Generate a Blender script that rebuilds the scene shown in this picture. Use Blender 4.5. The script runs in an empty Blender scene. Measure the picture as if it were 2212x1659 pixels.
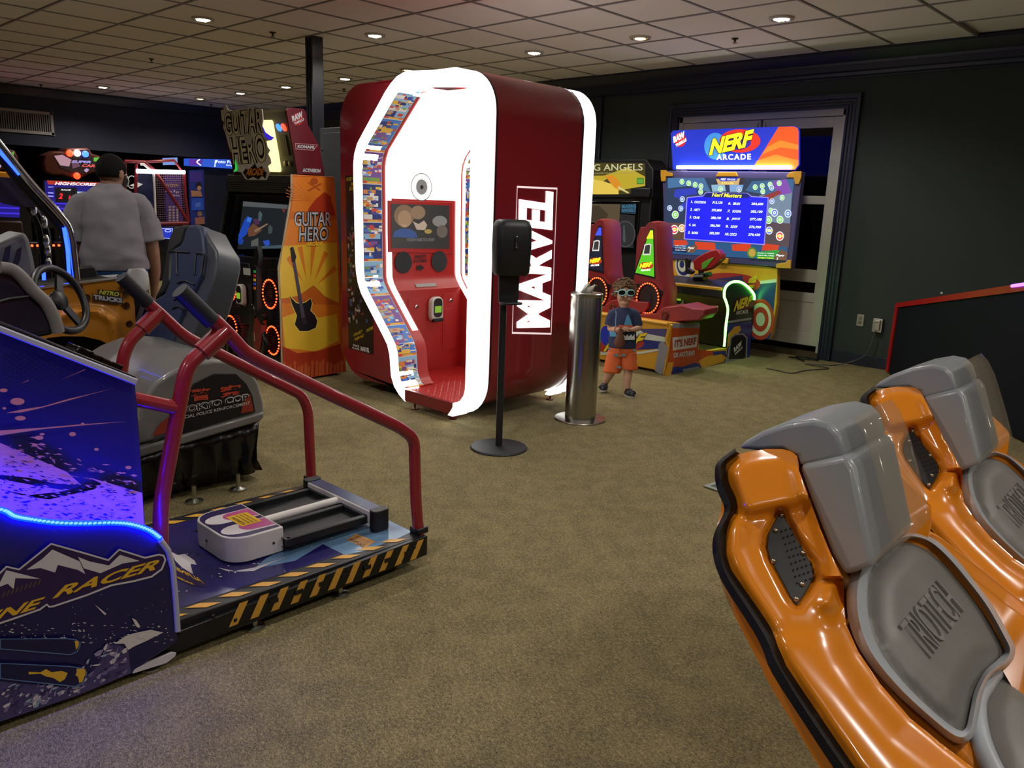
import bpy, bmesh, math, random
from mathutils import Vector, Matrix
from mathutils.geometry import delaunay_2d_cdt

S = bpy.context.scene
COL = S.collection
rnd = random.Random(7)

# ------------------------------------------------------------------ camera
CAM_F, CAM_H = 1739.075, 1.55            # focal length in pixels of a 2212 px frame, eye height (m)
YAW, PITCH, ROLL = math.radians(-43.41), math.radians(-12.505), math.radians(2.0378)
_f = Vector((math.sin(YAW)*math.cos(PITCH), math.cos(YAW)*math.cos(PITCH), math.sin(PITCH)))
_r0 = Vector((math.cos(YAW), -math.sin(YAW), 0)); _u0 = _r0.cross(_f)
_r = _r0*math.cos(ROLL) + _u0*math.sin(ROLL)
_u = -_r0*math.sin(ROLL) + _u0*math.cos(ROLL)
CAMP = Vector((0, 0, CAM_H))
cd = bpy.data.cameras.new('camera'); cam = bpy.data.objects.new('camera', cd); COL.objects.link(cam)
cd.sensor_width = 36.0; cd.lens = CAM_F/2212*36.0; cd.clip_start = .02; cd.clip_end = 100
cam.matrix_world = Matrix.Translation(CAMP) @ Matrix((_r, _u, -_f)).transposed().to_4x4()
S.camera = cam

# ------------------------------------------------------------------ world, exposure
w = bpy.data.worlds.new('world'); S.world = w; w.use_nodes = True
w.node_tree.nodes['Background'].inputs[0].default_value = (.02, .025, .04, 1)
w.node_tree.nodes['Background'].inputs[1].default_value = 1.0
S.view_settings.view_transform = 'Standard'; S.view_settings.look = 'None'
S.view_settings.gamma = 1.0; S.view_settings.use_curve_mapping = False
S.view_settings.exposure = 0.2
LAMP_W = 85.0          # power of one ceiling can light
S.cycles.max_bounces = 8; S.cycles.diffuse_bounces = 4; S.cycles.glossy_bounces = 4
S.cycles.transparent_max_bounces = 12; S.cycles.sample_clamp_indirect = 6.0

# ------------------------------------------------------------------ helpers
def V(*a): return Vector(a)
def lin(h):
    h = h.lstrip('#'); c = [int(h[i:i+2], 16)/255 for i in (0, 2, 4)]
    return tuple(x/12.92 if x <= .04045 else ((x+.055)/1.055)**2.4 for x in c) + (1,)
_M = {}
def mat(name, col='#808080', rough=.5, metal=0., emit=None, es=0., noise=.06, nscale=18., bump=0., bscale=200., trans=0., alpha=1., coat=0., spec=.5):
    """a small procedural material: base colour varied by noise, optional bump, emission, coat"""
    if name in _M: return _M[name]
    m = bpy.data.materials.new(name); m.use_nodes = True; nt = m.node_tree; b = nt.nodes['Principled BSDF']
    c = lin(col) if isinstance(col, str) else col
    b.inputs['Roughness'].default_value = rough; b.inputs['Metallic'].default_value = metal
    b.inputs['Specular IOR Level'].default_value = spec
    b.inputs['Coat Weight'].default_value = coat; b.inputs['Coat Roughness'].default_value = .05
    b.inputs['Transmission Weight'].default_value = trans; b.inputs['Alpha'].default_value = alpha
    tc = nt.nodes.new('ShaderNodeTexCoord')
    n = nt.nodes.new('ShaderNodeTexNoise'); n.inputs['Scale'].default_value = nscale; n.inputs['Detail'].default_value = 2
    nt.links.new(tc.outputs['Object'], n.inputs['Vector'])
    mp = nt.nodes.new('ShaderNodeMapRange'); mp.inputs[3].default_value = 1-noise; mp.inputs[4].default_value = 1+noise
    nt.links.new(n.outputs[0], mp.inputs[0])
    mx = nt.nodes.new('ShaderNodeVectorMath'); mx.operation = 'SCALE'; mx.inputs[0].default_value = c[:3]
    nt.links.new(mp.outputs[0], mx.inputs['Scale']); nt.links.new(mx.outputs[0], b.inputs['Base Color'])
    if emit is not None:
        b.inputs['Emission Color'].default_value = lin(emit) if isinstance(emit, str) else emit
        b.inputs['Emission Strength'].default_value = es
    if bump:
        n2 = nt.nodes.new('ShaderNodeTexNoise'); n2.inputs['Scale'].default_value = bscale
        nt.links.new(tc.outputs['Object'], n2.inputs['Vector'])
        bp = nt.nodes.new('ShaderNodeBump'); bp.inputs['Strength'].default_value = bump; bp.inputs['Distance'].default_value = .002
        nt.links.new(n2.outputs[0], bp.inputs['Height']); nt.links.new(bp.outputs[0], b.inputs['Normal'])
    _M[name] = m
    return m
def glow(name, col, es, base='#202020'): return mat(name, base, .4, emit=col, es=es, noise=0)

# planes of real surfaces; calling one with a photo pixel gives the point of that surface seen there
class PL:
    def __init__(s, p, n): s.p = Vector(p); s.n = Vector(n).normalized()
    def __call__(s, x, y, off=0.):
        d = _f + _r*((x-1106)/CAM_F) - _u*((y-829.5)/CAM_F)
        t = (s.p + s.n*off - CAMP).dot(s.n)/d.dot(s.n)
        return CAMP + d*t
    def pts(s, L, off=0.): return [s(x, y, off) for x, y in L]
def PLX(x): return PL((x, 0, 0), (1, 0, 0))
def PLY(y): return PL((0, y, 0), (0, -1, 0))
def PLZ(z): return PL((0, 0, z), (0, 0, 1))
def PL3(a, b, c):
    n = (Vector(b)-Vector(a)).cross(Vector(c)-Vector(a)).normalized()
    if n.dot(CAMP-Vector(a)) < 0: n = -n
    return PL(a, n)
def scr(p):
    q = Vector(p)-CAMP; d = q.dot(_f)
    return (1106+CAM_F*q.dot(_r)/d, 829.5-CAM_F*q.dot(_u)/d)

_TX = {}
def tmesh(s, bold=0., shear=0., space=1.):
    """glyph outlines of a string as flat triangles, width and cap height normalised to 1"""
    k = (s, bold, shear, space)
    if k in _TX: return _TX[k]
    cu = bpy.data.curves.new('t', 'FONT'); cu.body = s; cu.size = 1; cu.offset = bold; cu.shear = shear
    cu.space_character = space; cu.resolution_u = 3; cu.fill_mode = 'FRONT'
    o = bpy.data.objects.new('t', cu); COL.objects.link(o)
    dg = bpy.context.evaluated_depsgraph_get(); dg.update()
    me = bpy.data.meshes.new_from_object(o.evaluated_get(dg))
    vs = [(v.co.x, v.co.y) for v in me.vertices]; fs = [tuple(p.vertices) for p in me.polygons]
    bpy.data.objects.remove(o); bpy.data.curves.remove(cu); bpy.data.meshes.remove(me)
    if not vs: vs = [(0, 0), (1, 0), (0, 1)]; fs = [(0, 1, 2)]
    x0 = min(v[0] for v in vs); x1 = max(v[0] for v in vs); y0 = min(v[1] for v in vs); y1 = max(v[1] for v in vs)
    r = ([((x-x0)/(x1-x0 or 1), (y-y0)/(y1-y0 or 1)) for x, y in vs], fs)
    _TX[k] = r
    return r

def catmull(P, n=6, closed=False):
    P = [Vector(p) for p in P]; out = []; N = len(P)
    rng = range(N if closed else N-1)
    for i in rng:
        a = P[(i-1) % N] if closed or i else P[0]*2-P[1]
        b = P[i]; c = P[(i+1) % N]
        d = P[(i+2) % N] if closed or i+2 < N else c*2-b
        for k in range(n):
            t = k/n
            out.append(.5*((2*b) + (c-a)*t + (2*a-5*b+4*c-d)*t*t + (3*b-a-3*c+d)*t**3))
    if not closed: out.append(P[-1])
    return out
def fillet(P, r, n=5):
    """round the inner corners of a polyline"""
    P = [Vector(p) for p in P]; out = [P[0]]
    for i in range(1, len(P)-1):
        a, b, c = P[i-1], P[i], P[i+1]; d1 = (a-b); d2 = (c-b)
        k = min(r, d1.length*.45, d2.length*.45); s = b+d1.normalized()*k; e = b+d2.normalized()*k
        for j in range(n+1):
            t = j/n; out.append(s*(1-t)**2 + b*2*t*(1-t) + e*t*t)
    out.append(P[-1]); return out
def rrect(w, h, r, n=5):
    """rounded rectangle outline, centred"""
    o = []
    for cx, cy, a0 in ((w/2-r, h/2-r, 0), (-w/2+r, h/2-r, 90), (-w/2+r, -h/2+r, 180), (w/2-r, -h/2+r, 270)):
        for k in range(n+1):
            a = math.radians(a0+90*k/n); o.append((cx+r*math.cos(a), cy+r*math.sin(a)))
    return o

class MB:
    """collects geometry (with several materials) and builds it as ONE mesh object"""
    def __init__(s): s.v = []; s.f = []; s.mi = []; s.mats = []
    def _m(s, m):
        if m not in s.mats: s.mats.append(m)
        return s.mats.index(m)
    def add(s, vs, fs, m):
        o = len(s.v); k = s._m(m); s.v += [tuple(v) for v in vs]
        for f in fs: s.f.append(tuple(i+o for i in f)); s.mi.append(k)
        return s
    def box(s, lo, hi, m):
        x0, y0, z0 = lo; x1, y1, z1 = hi
        return s.add([(x0,y0,z0),(x1,y0,z0),(x1,y1,z0),(x0,y1,z0),(x0,y0,z1),(x1,y0,z1),(x1,y1,z1),(x0,y1,z1)],
                     [(0,3,2,1),(4,5,6,7),(0,1,5,4),(1,2,6,5),(2,3,7,6),(3,0,4,7)], m)
    def obox(s, c, a, b, d, m):
        c, a, b, d = map(Vector, (c, a, b, d)); vs = []
        for k in (-1, 1):
            for q, p in ((-1,-1),(1,-1),(1,1),(-1,1)): vs.append(c+a*q+b*p+d*k)
        return s.add(vs, [(0,3,2,1),(4,5,6,7),(0,1,5,4),(1,2,6,5),(2,3,7,6),(3,0,4,7)], m)
    def poly(s, pts, m): return s.add(pts, [tuple(range(len(pts)))], m)
    def prism(s, pts, vec, m, mside=None):
        pts = [Vector(p) for p in pts]; vec = Vector(vec); n = len(pts)
        s.add(pts, [tuple(range(n))], m); s.add([p+vec for p in pts], [tuple(range(n))], m if mside is None else mside)
        return s.add(pts+[p+vec for p in pts], [(i, (i+1) % n, (i+1) % n+n, i+n) for i in range(n)], mside or m)
    def strip(s, A, B, m, closed=False):
        n = len(A)
        return s.add(list(A)+list(B), [(i, (i+1) % n, (i+1) % n+n, i+n) for i in range(n if closed else n-1)], m)
    def loft(s, rings, m, closed=True, caps=True):
        n = len(rings[0]); vs = [p for r in rings for p in r]; fs = []
        for j in range(len(rings)-1):
            for i in range(n if closed else n-1):
                a = j*n+i; b = j*n+(i+1) % n; fs.append((a, b, b+n, a+n))
        if caps and closed: fs.append(tuple(range(n))); fs.append(tuple(range((len(rings)-1)*n, len(rings)*n)))
        return s.add(vs, fs, m)
    def tube(s, path, r, m, n=10, closed=False, caps=True, flat=1.):
        P = [Vector(p) for p in path]; N = len(P); rings = []
        rr = r if isinstance(r, (list, tuple)) else [r]*N
        up = None
        for i in range(N):
            t = (P[(i+1) % N]-P[i-1]) if closed else (P[min(i+1, N-1)]-P[max(i-1, 0)])
            t.normalize()
            if up is None: up = Vector((0, 0, 1)) if abs(t.z) < .9 else Vector((1, 0, 0))
            a = t.cross(up).normalized(); b = a.cross(t).normalized(); up = b
            rings.append([P[i]+(a*math.cos(2*math.pi*k/n)+b*math.sin(2*math.pi*k/n)*flat)*rr[i] for k in range(n)])
        if closed: rings.append(rings[0])
        return s.loft(rings, m, True, caps and not closed)
    def lathe(s, prof, base, m, axis=(0, 0, 1), n=24, sx=1., sy=1., caps=True):
        ax = Vector(axis).normalized(); a = ax.orthogonal().normalized(); b = ax.cross(a); base = Vector(base)
        rings = [[base+ax*z+a*(r*sx*math.cos(2*math.pi*k/n))+b*(r*sy*math.sin(2*math.pi*k/n)) for k in range(n)] for r, z in prof]
        return s.loft(rings, m, True, caps)
    def ell(s, c, rx, ry, rz, m, n=14, k=9):
        c = Vector(c); ax = [Vector(a) if not isinstance(a, (int, float)) else None for a in (rx, ry, rz)]
        ex = ax[0] or Vector((rx, 0, 0)); ey = ax[1] or Vector((0, ry, 0)); ez = ax[2] or Vector((0, 0, rz))
        rings = []
        for j in range(1, k):
            t = math.pi*j/k
            rings.append([c+ez*math.cos(t)+(ex*math.cos(2*math.pi*i/n)+ey*math.sin(2*math.pi*i/n))*math.sin(t) for i in range(n)])
        o = len(s.v); s.loft(rings, m, True, False)
        q = len(s.v); s.v += [tuple(c+ez), tuple(c-ez)]; mi = s._m(m)
        for i in range(n):
            s.f.append((q, o+i, o+(i+1) % n)); s.mi.append(mi)
            e = o+(k-2)*n; s.f.append((q+1, e+(i+1) % n, e+i)); s.mi.append(mi)
        return s
    def disc(s, c, n, r, m, k=24, ry=None, up=None):
        n = Vector(n).normalized(); a = Vector(up).normalized() if up else n.orthogonal().normalized(); b = n.cross(a); c = Vector(c)
        return s.poly([c+a*(r*math.cos(2*math.pi*i/k))+b*((ry or r)*math.sin(2*math.pi*i/k)) for i in range(k)], m)
    def ring(s, c, n, r0, r1, m, k=28, ry=1., up=None):
        n = Vector(n).normalized(); a = Vector(up).normalized() if up else n.orthogonal().normalized(); b = n.cross(a); c = Vector(c)
        g = lambda r: [c+a*(r*math.cos(2*math.pi*i/k))+b*(r*ry*math.sin(2*math.pi*i/k)) for i in range(k)]
        return s.strip(g(r0), g(r1), m, True)
    def text(s, t, o, u, v, m, bold=0., shear=0., space=1., thick=0.):
        """string t on the parallelogram with corner o, width vector u and cap-height vector v"""
        o, u, v = Vector(o), Vector(u), Vector(v); vs, fs = tmesh(t, bold, shear, space)
        P = [o+u*a+v*b for a, b in vs]; s.add(P, fs, m)
        return s
    def ptext(s, t, pl, p0, p1, p2, m, off=.002, **k):
        """the same with the three corners given where the photo shows them on surface pl"""
        o = pl(*p0, off); return s.text(t, o, pl(*p1, off)-o, pl(*p2, off)-o, m, **k)
    def ppoly(s, pl, L, m, off=.001): return s.poly(pl.pts(L, off), m)
    def build(s, name, parent=None, smooth=None, bevel=0., seg=2, sub=0, recalc=True):
        me = bpy.data.meshes.new(name); me.from_pydata(s.v, [], s.f)
        for m in s.mats: me.materials.append(m)
        me.polygons.foreach_set('material_index', s.mi)
        if recalc:
            bm = bmesh.new(); bm.from_mesh(me); bmesh.ops.remove_doubles(bm, verts=bm.verts, dist=1e-6)
            bmesh.ops.recalc_face_normals(bm, faces=bm.faces); bm.to_mesh(me); bm.free()
        if smooth is not None:
            me.polygons.foreach_set('use_smooth', [True]*len(me.polygons))
            me.set_sharp_from_angle(angle=math.radians(smooth))
        o = bpy.data.objects.new(name, me); COL.objects.link(o)
        if parent is not None:
            o.parent = parent; o.matrix_parent_inverse = world_of(parent).inverted()
        if bevel:
            b = o.modifiers.new('bevel', 'BEVEL'); b.width = bevel; b.segments = seg; b.limit_method = 'ANGLE'
            b.angle_limit = math.radians(40); b.harden_normals = False
            if smooth is None:
                me.polygons.foreach_set('use_smooth', [True]*len(me.polygons)); me.set_sharp_from_angle(angle=math.radians(35))
        if sub:
            b = o.modifiers.new('sub', 'SUBSURF'); b.levels = sub; b.render_levels = sub
        return o
def world_of(o):
    m = o.matrix_basis.copy() if o.parent is None else world_of(o.parent) @ o.matrix_parent_inverse @ o.matrix_basis
    return m
def thing(name, label, cat, loc, group=None):
    o = bpy.data.objects.new(name, None); COL.objects.link(o); o.location = loc; o.empty_display_size = .1
    return tag(o, label, cat, group)
def tag(o, label, cat, group=None):
    o['label'] = label; o['category'] = cat
    if group: o['group'] = group
    return o
def struct(o): o['kind'] = 'structure'; return o
def copy_tree(o, parent=None):
    c = o.copy(); COL.objects.link(c)
    if parent is not None:
        k = o.matrix_parent_inverse.copy(); c.parent = parent; c.matrix_parent_inverse = k
    for ch in list(o.children): copy_tree(ch, c)
    return c
def relief(pl, outline, h, m, mb, step=10, off=0.):
    """a moulded surface: outline on plane pl, raised by h(px,py) metres along the plane's normal"""
    xs = [p[0] for p in outline]; ys = [p[1] for p in outline]
    pts = [Vector((x, y)) for x, y in outline]; n = len(pts)
    y = min(ys); row = 0
    def inside(px, py):
        c = False
        for i in range(n):
            a = outline[i]; b = outline[i-1]
            if (a[1] > py) != (b[1] > py) and px < (b[0]-a[0])*(py-a[1])/(b[1]-a[1])+a[0]: c = not c
        return c
    while y < max(ys):
        x = min(xs)+(step/2 if row % 2 else 0)
        while x < max(xs):
            if inside(x, y): pts.append(Vector((x, y)))
            x += step
        y += step*.87; row += 1
    vs, es, fs, *_ = delaunay_2d_cdt(pts, [], [tuple(range(n))], 1, 1e-4)
    mb.add([pl(v.x, v.y, off+h(v.x, v.y)) for v in vs], [tuple(f) for f in fs], m)
    return mb
def sdist(px, py, L):
    """distance in pixels to a polyline"""
    best = 1e9
    for i in range(len(L)-1):
        ax, ay = L[i]; bx, by = L[i+1]; dx, dy = bx-ax, by-ay
        t = max(0, min(1, ((px-ax)*dx+(py-ay)*dy)/(dx*dx+dy*dy+1e-9)))
        best = min(best, math.hypot(px-ax-dx*t, py-ay-dy*t))
    return best
def smooth01(t): t = max(0., min(1., t)); return t*t*(3-2*t)
# ================================================================== ROOM
CZ = 3.212; WY = 8.743; SX = -15.75; T = .733; GX0 = -9.030; GY0 = 2.800
def carpet():
    m = bpy.data.materials.new('carpet'); m.use_nodes = True; nt = m.node_tree; b = nt.nodes['Principled BSDF']
    b.inputs['Roughness'].default_value = .95; b.inputs['Specular IOR Level'].default_value = .15
    tc = nt.nodes.new('ShaderNodeTexCoord')
    def noise(sc, det, rough=.6, st=(1, 1, 1)):
        mpn = nt.nodes.new('ShaderNodeMapping'); mpn.inputs['Scale'].default_value = st; mpn.inputs['Rotation'].default_value = (0, 0, .6)
        nt.links.new(tc.outputs['Object'], mpn.inputs['Vector'])
        n = nt.nodes.new('ShaderNodeTexNoise'); n.inputs['Scale'].default_value = sc; n.inputs['Detail'].default_value = det
        n.inputs['Roughness'].default_value = rough; nt.links.new(mpn.outputs[0], n.inputs['Vector']); return n.outputs[0]
    def ramp(inp, stops):
        r = nt.nodes.new('ShaderNodeValToRGB'); e = r.color_ramp.elements
        while len(e) < len(stops): e.new(.5)
        for k, (p, c) in enumerate(stops): e[k].position = p; e[k].color = lin(c)
        nt.links.new(inp, r.inputs[0]); return r.outputs[0]
    a = ramp(noise(55, 5, .75, (1, 1.7, 1)), [(.36, '#2b251c'), (.47, '#5c5338'), (.55, '#7f744e'), (.66, '#b0a372')])
    g = ramp(noise(9, 3), [(.40, '#4d4530'), (.60, '#8a7c52')])
    d = ramp(noise(130, 3, .8, (1, 2.2, 1)), [(.36, '#241f18'), (.50, '#80755a'), (.66, '#d8c78c')])
    def mix(x, y, f, mode='MIX'):
        k = nt.nodes.new('ShaderNodeMix'); k.data_type = 'RGBA'; k.blend_type = mode; k.inputs[0].default_value = f
        nt.links.new(x, k.inputs[6]); nt.links.new(y, k.inputs[7]); return k.outputs[2]
    col = mix(mix(a, g, .35), d, .38)
    nt.links.new(col, b.inputs['Base Color'])
    bp = nt.nodes.new('ShaderNodeBump'); bp.inputs['Strength'].default_value = .6; bp.inputs['Distance'].default_value = .006
    nt.links.new(noise(160, 3), bp.inputs['Height']); nt.links.new(bp.outputs[0], b.inputs['Normal'])
    return m
def tilemat():
    m = mat('ceiling_tile', '#efe9e6', .95, noise=.05, nscale=60, bump=.5, bscale=260, spec=.1); return m
M_CARPET = carpet()
M_WALL = mat('wall_green_grey', '#2b3431', .8, noise=.10, nscale=3, bump=.15, bscale=300)
M_NAVY = mat('wall_navy', '#23273a', .7, noise=.06, nscale=2)
M_TRIM = mat('trim_navy', '#1d2032', .42, noise=.05, nscale=8)
M_DARK = mat('wall_dark', '#0c0d12', .8)
M_DOORW = mat('door_white', '#b9b7a6', .45, noise=.05, nscale=6)
M_GLASSD = mat('pane_dark', '#050507', .08, noise=0, spec=.6)
M_BLACK = mat('black_plastic', '#101114', .42, noise=.1)
M_BLACKG = mat('black_gloss', '#08090c', .16, noise=.05)
M_CHROME = mat('chrome', '#d5d8dc', .12, 1., noise=.02)
M_STEEL = mat('brushed_steel', '#a9a69c', .26, 1., noise=.05, nscale=120)
M_ZINC = mat('zinc', '#b9b8ae', .3, 1., noise=.05)
M_WHITE = mat('white_paint', '#e2e2de', .4, noise=.02)

X0, X1, Y0 = -19.0, 5.0, -6.0
fl = MB(); fl.box((X0-.2, Y0-.2, -.12), (X1+.2, WY+.4, 0), M_CARPET); floor = struct(fl.build('floor'))
c = MB(); c.box((X0-.2, Y0-.2, CZ+.03), (X1+.2, WY+.4, CZ+.14), tilemat()); ceiling = struct(c.build('ceiling'))
# lay-in tiles and T bars of the suspended ceiling
tm = MB(); tm.box((.012, .012, 0), (T-.012, T-.012, .018), tilemat())
proto = tm.build('ceiling_tile', ceiling, bevel=.004, seg=1); first = True
M_BAR = mat('grid_bar', '#8c8686', .5)
nx0, nx1, ny0, ny1 = -9, 12, -4, 8
for i in range(nx0, nx1):
    for j in range(ny0, ny1):
        x = GX0+i*T; y = GY0+j*T
        if y > 8.62: continue
        if first: t = proto; first = False
        else: t = proto.copy(); COL.objects.link(t)
        up = .10 if (i, j) == (9, 7) else rnd.uniform(0, .003)
        t.location = (x, y, CZ+.002+up)
bx = MB(); bx.box((-.011, Y0, -.004), (.011, WY, .03), M_BAR); bar = bx.build('grid_bar', ceiling); bar.location = (GX0+nx0*T, 0, CZ)
for i in range(nx0+1, nx1+1):
    t = bar.copy(); COL.objects.link(t); t.location.x = GX0+i*T
bx = MB(); bx.box((SX, -.011, -.004), (X1, .011, .03), M_BAR); bar = bx.build('grid_bar', ceiling); bar.location = (0, GY0+ny0*T, CZ)
for j in range(ny0+1, ny1+1):
    if GY0+j*T > 8.6: continue
    t = bar.copy(); COL.objects.link(t); t.location.y = GY0+j*T

# right-hand wall with an opening for the double door
DX0, DX1, DZ = -5.64, -3.60, 2.66
wr = MB()
wr.box((X0, WY, 0), (DX0, WY+.2, CZ+.03), M_WALL); wr.box((DX1, WY, 0), (X1, WY+.2, CZ+.03), M_WALL)
wr.box((DX0, WY, DZ), (DX1, WY+.2, CZ+.03), M_WALL); struct(wr.build('wall_right'))
w_ = MB(); w_.box((DX0-.1, WY+.2, 0), (DX1+.1, WY+.32, DZ+.1), M_DARK); struct(w_.build('wall_behind_door'))
w_ = MB(); w_.box((X1, Y0, 0), (X1+.2, WY, CZ+.03), M_NAVY); struct(w_.build('wall_near'))
# wall opposite the door; its windows are added, unseen, and left unlit behind blinds
WX = [-15.2+3.5*k for k in range(6)]; WW, WZ0, WZ1 = 2.5, .75, 2.85
w_ = MB(); w_.box((X0, Y0-.2, 0), (X1, Y0, WZ0), M_NAVY); w_.box((X0, Y0-.2, WZ1), (X1, Y0, CZ+.03), M_NAVY); px0 = X0
for x in WX: w_.box((px0, Y0-.2, WZ0), (x-WW/2, Y0, WZ1), M_NAVY); px0 = x+WW/2
w_.box((px0, Y0-.2, WZ0), (X1, Y0, WZ1), M_NAVY); struct(w_.build('wall_left'))
for n, x in enumerate(WX, 1):
    f = MB()
    for a, b in ((x-WW/2, x-WW/2+.06), (x-.03, x+.03), (x+WW/2-.06, x+WW/2)): f.box((a, Y0-.12, WZ0), (b, Y0-.04, WZ1), M_DOORW)
    for a, b in ((WZ0, WZ0+.06), ((WZ0+WZ1)/2-.025, (WZ0+WZ1)/2+.025), (WZ1-.06, WZ1)): f.box((x-WW/2, Y0-.12, a), (x+WW/2, Y0-.04, b), M_DOORW)
    wn = struct(f.build('added_window_%d' % n))
    for dx in (-1, 1):
        for za, zb in ((WZ0+.06, (WZ0+WZ1)/2-.025), ((WZ0+WZ1)/2+.025, WZ1-.06)):
            g = MB(); g.box((x+dx*(WW/4)-WW/4+.04, Y0-.09, za), (x+dx*(WW/4)+WW/4-.04, Y0-.085, zb), M_GLASSD); g.build('pane', wn)
    g = MB()
    for k in range(26): z = WZ0+.08+k*.078; g.obox((x, Y0-.062, z), (WW/2-.08, 0, 0), (0, .016, .016), (0, -.0008, .0008), M_WHITE)
    o = g.build('added_window_blind', wn); o['kind'] = 'stuff'
w_ = MB(); w_.box((X0-.2, Y0, 0), (X0, WY, CZ+.03), M_DARK); struct(w_.build('wall_back'))
w_ = MB(); w_.box((SX-.3, Y0, 2.25), (SX, WY, CZ+.03), M_NAVY); struct(w_.build('wall_soffit'))
# cornices: stepped profile run along the wall
def cornice(name, prof, a, b, axis):
    m = MB(); n = len(prof)
    if axis == 'x': A = [V(a, WY-d, CZ+z) for d, z in prof]; B = [V(b, WY-d, CZ+z) for d, z in prof]
    else: A = [V(SX+d, a, CZ+z) for d, z in prof]; B = [V(SX+d, b, CZ+z) for d, z in prof]
    m.loft([A, B], M_TRIM, True, True); return struct(m.build(name, smooth=30))
PR = [(0, .01), (.145, .01), (.145, -.02), (.128, -.045), (.10, -.085), (.072, -.11), (.066, -.135), (.058, -.135), (.054, -.19), (.036, -.205), (.030, -.235), (.012, -.245), (.012, -.262), (0, -.262)]
cornice('trim_1', PR, X0, X1, 'x')
cornice('trim_2', [(0, .01), (.12, .01), (.12, -.03), (.05, -.12), (.04, -.16), (0, -.16)], Y0, WY-.1, 'y')
b_ = MB(); b_.box((DX1+.14, WY-.018, 0), (X1, WY, .125), M_TRIM); b_.box((X0, WY-.018, 0), (DX0-.14, WY, .125), M_TRIM); struct(b_.build('baseboard_right', bevel=.005))
p_ = MB(); p_.box((-6.90, WY-.05, 0), (-6.80, WY, CZ-.25), M_TRIM); struct(p_.build('trim_3', bevel=.006))
# door casing: three lengths of the same moulding
def casing():
    prof = [(0, 0), (0, .045), (.022, .05), (.03, .036), (.052, .036), (.06, .028), (.085, .028), (.092, .04), (.11, .05), (.14, .05), (.14, 0)]
    path = [(DX1+.0, 0, 1, 0), (DX1, DZ, 1, 1), (DX0, DZ, -1, 1), (DX0, 0, -1, 0)]
    m = MB(); rings = []
    for x, z, sx, sz in path: rings.append([V(x+sx*d, WY-h, z+(d if sz else 0)) for d, h in prof])
    m.loft(rings, M_TRIM, True, True); return m
struct(casing().build('trim_4', smooth=30))
# double door, each leaf with stiles, rails, dark panes, a slot and a bottom panel
fr = MB(); yb = WY+.03
fr.box((DX0, WY+.01, .06), (DX0+.05, WY+.16, DZ), M_DOORW); fr.box((DX1-.05, WY+.01, .06), (DX1, WY+.16, DZ), M_DOORW); fr.box((DX0, WY+.01, DZ-.07), (DX1, WY+.16, DZ), M_DOORW)
struct(fr.build('door_frame', bevel=.004))
fr = MB(); fr.box((DX0, WY-.005, 0), (DX1, WY+.18, .06), mat('threshold_wood', '#4a3c26', .7, noise=.3, nscale=25)); struct(fr.build('threshold'))
mid = (-4.634-4.506)/2
for n, (a, b) in enumerate(((DX0+.05, mid-.012), (mid+.012, DX1-.05)), 1):
    d = MB(); zs = [.13, .70, .72, .83, .97, 1.675, 1.765, 2.475, DZ-.075]
    st = .095
    d.box((a, yb, .13), (a+st, yb+.045, zs[-1]), M_DOORW); d.box((b-st, yb, .13), (b, yb+.045, zs[-1]), M_DOORW)
    for z0, z1 in ((.13, .27), (.61, .715), (.83, .97), (1.675, 1.765), (2.475, zs[-1])): d.box((a+st, yb, z0), (b-st, yb+.045, z1), M_DOORW)
    door = struct(d.build('door_%d' % n, bevel=.004))
    for z0, z1 in ((.715, .83), (.97, 1.675), (1.765, 2.475)):
        g = MB(); g.box((a+st, yb+.012, z0), (b-st, yb+.02, z1), M_GLASSD); g.build('pane', door)
    g = MB(); g.box((a+st, yb+.008, .27), (b-st, yb+.03, .61), M_DOORW); g.build('bottom_panel', door, bevel=.006)
for n, x in enumerate((mid-.045, mid+.045)):
    g = MB(); g.tube([V(x, yb-.012, .95), V(x, yb-.012, DZ-.1)], .008, M_ZINC, 8)
    o = g.build('bolt_rod', bpy.data.objects['door_%d' % (n+1)], smooth=40)
# electrical wall plates and the cord plugged in
def plate(x, z, w, h, d, label, cover):
    r = thing('wall_outlet', label, 'outlet', (x, WY, z-h/2))
    m = MB(); m.prism([V(x+a, WY-.002, z+b) for a, b in rrect(w, h, .01)], (0, -d, 0), M_ZINC if cover else mat('outlet_plate', '#a8a49c', .3, .6)); m.build('cover_plate', r, bevel=.003)
    m = MB()
    if cover:
        m.box((x-.03, WY-d-.02, z-.05), (x+.03, WY-d+.002, z+.055), M_ZINC); m.build('flip_lid', r, bevel=.004)
        m = MB(); m.box((x-.018, WY-d-.022, z+.03), (x+.018, WY-d-.018, z+.036), M_BLACK); m.build('latch', r)
    else:
        for dz in (-.022, .022):
            m = MB(); m.prism([V(x+a, WY-d-.001, z+dz+b) for a, b in rrect(.034, .034, .012)], (0, -.003, 0), mat('outlet_face', '#6b6760', .4)); m.build('socket', r)
    return r
plate(-3.196, .484, .075, .125, .008, 'bare steel duplex outlet plate beside the door casing', 0)
plate(-3.006, .455, .10, .145, .035, 'boxed outlet with lid and a grey cord plugged in', 1)
cz = [V(-3.01, WY-.06, .40), V(-3.02, WY-.08, .30), V(-3.08, WY-.10, .12), V(-3.3, WY-.25, .012), V(-3.55, WY-.45, .008)] + [PLZ(.008)(x, y) for x, y in ((1790, 795), (1740, 800), (1710, 806), (1680, 800), (1655, 795))]
m = MB(); m.tube(catmull(cz, 8), .006, mat('grey_cord', '#4c4a48', .5), 6); tag(m.build('power_cord', smooth=60), 'thin grey power cord trailing over the carpet from the boxed outlet', 'cord')
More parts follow.
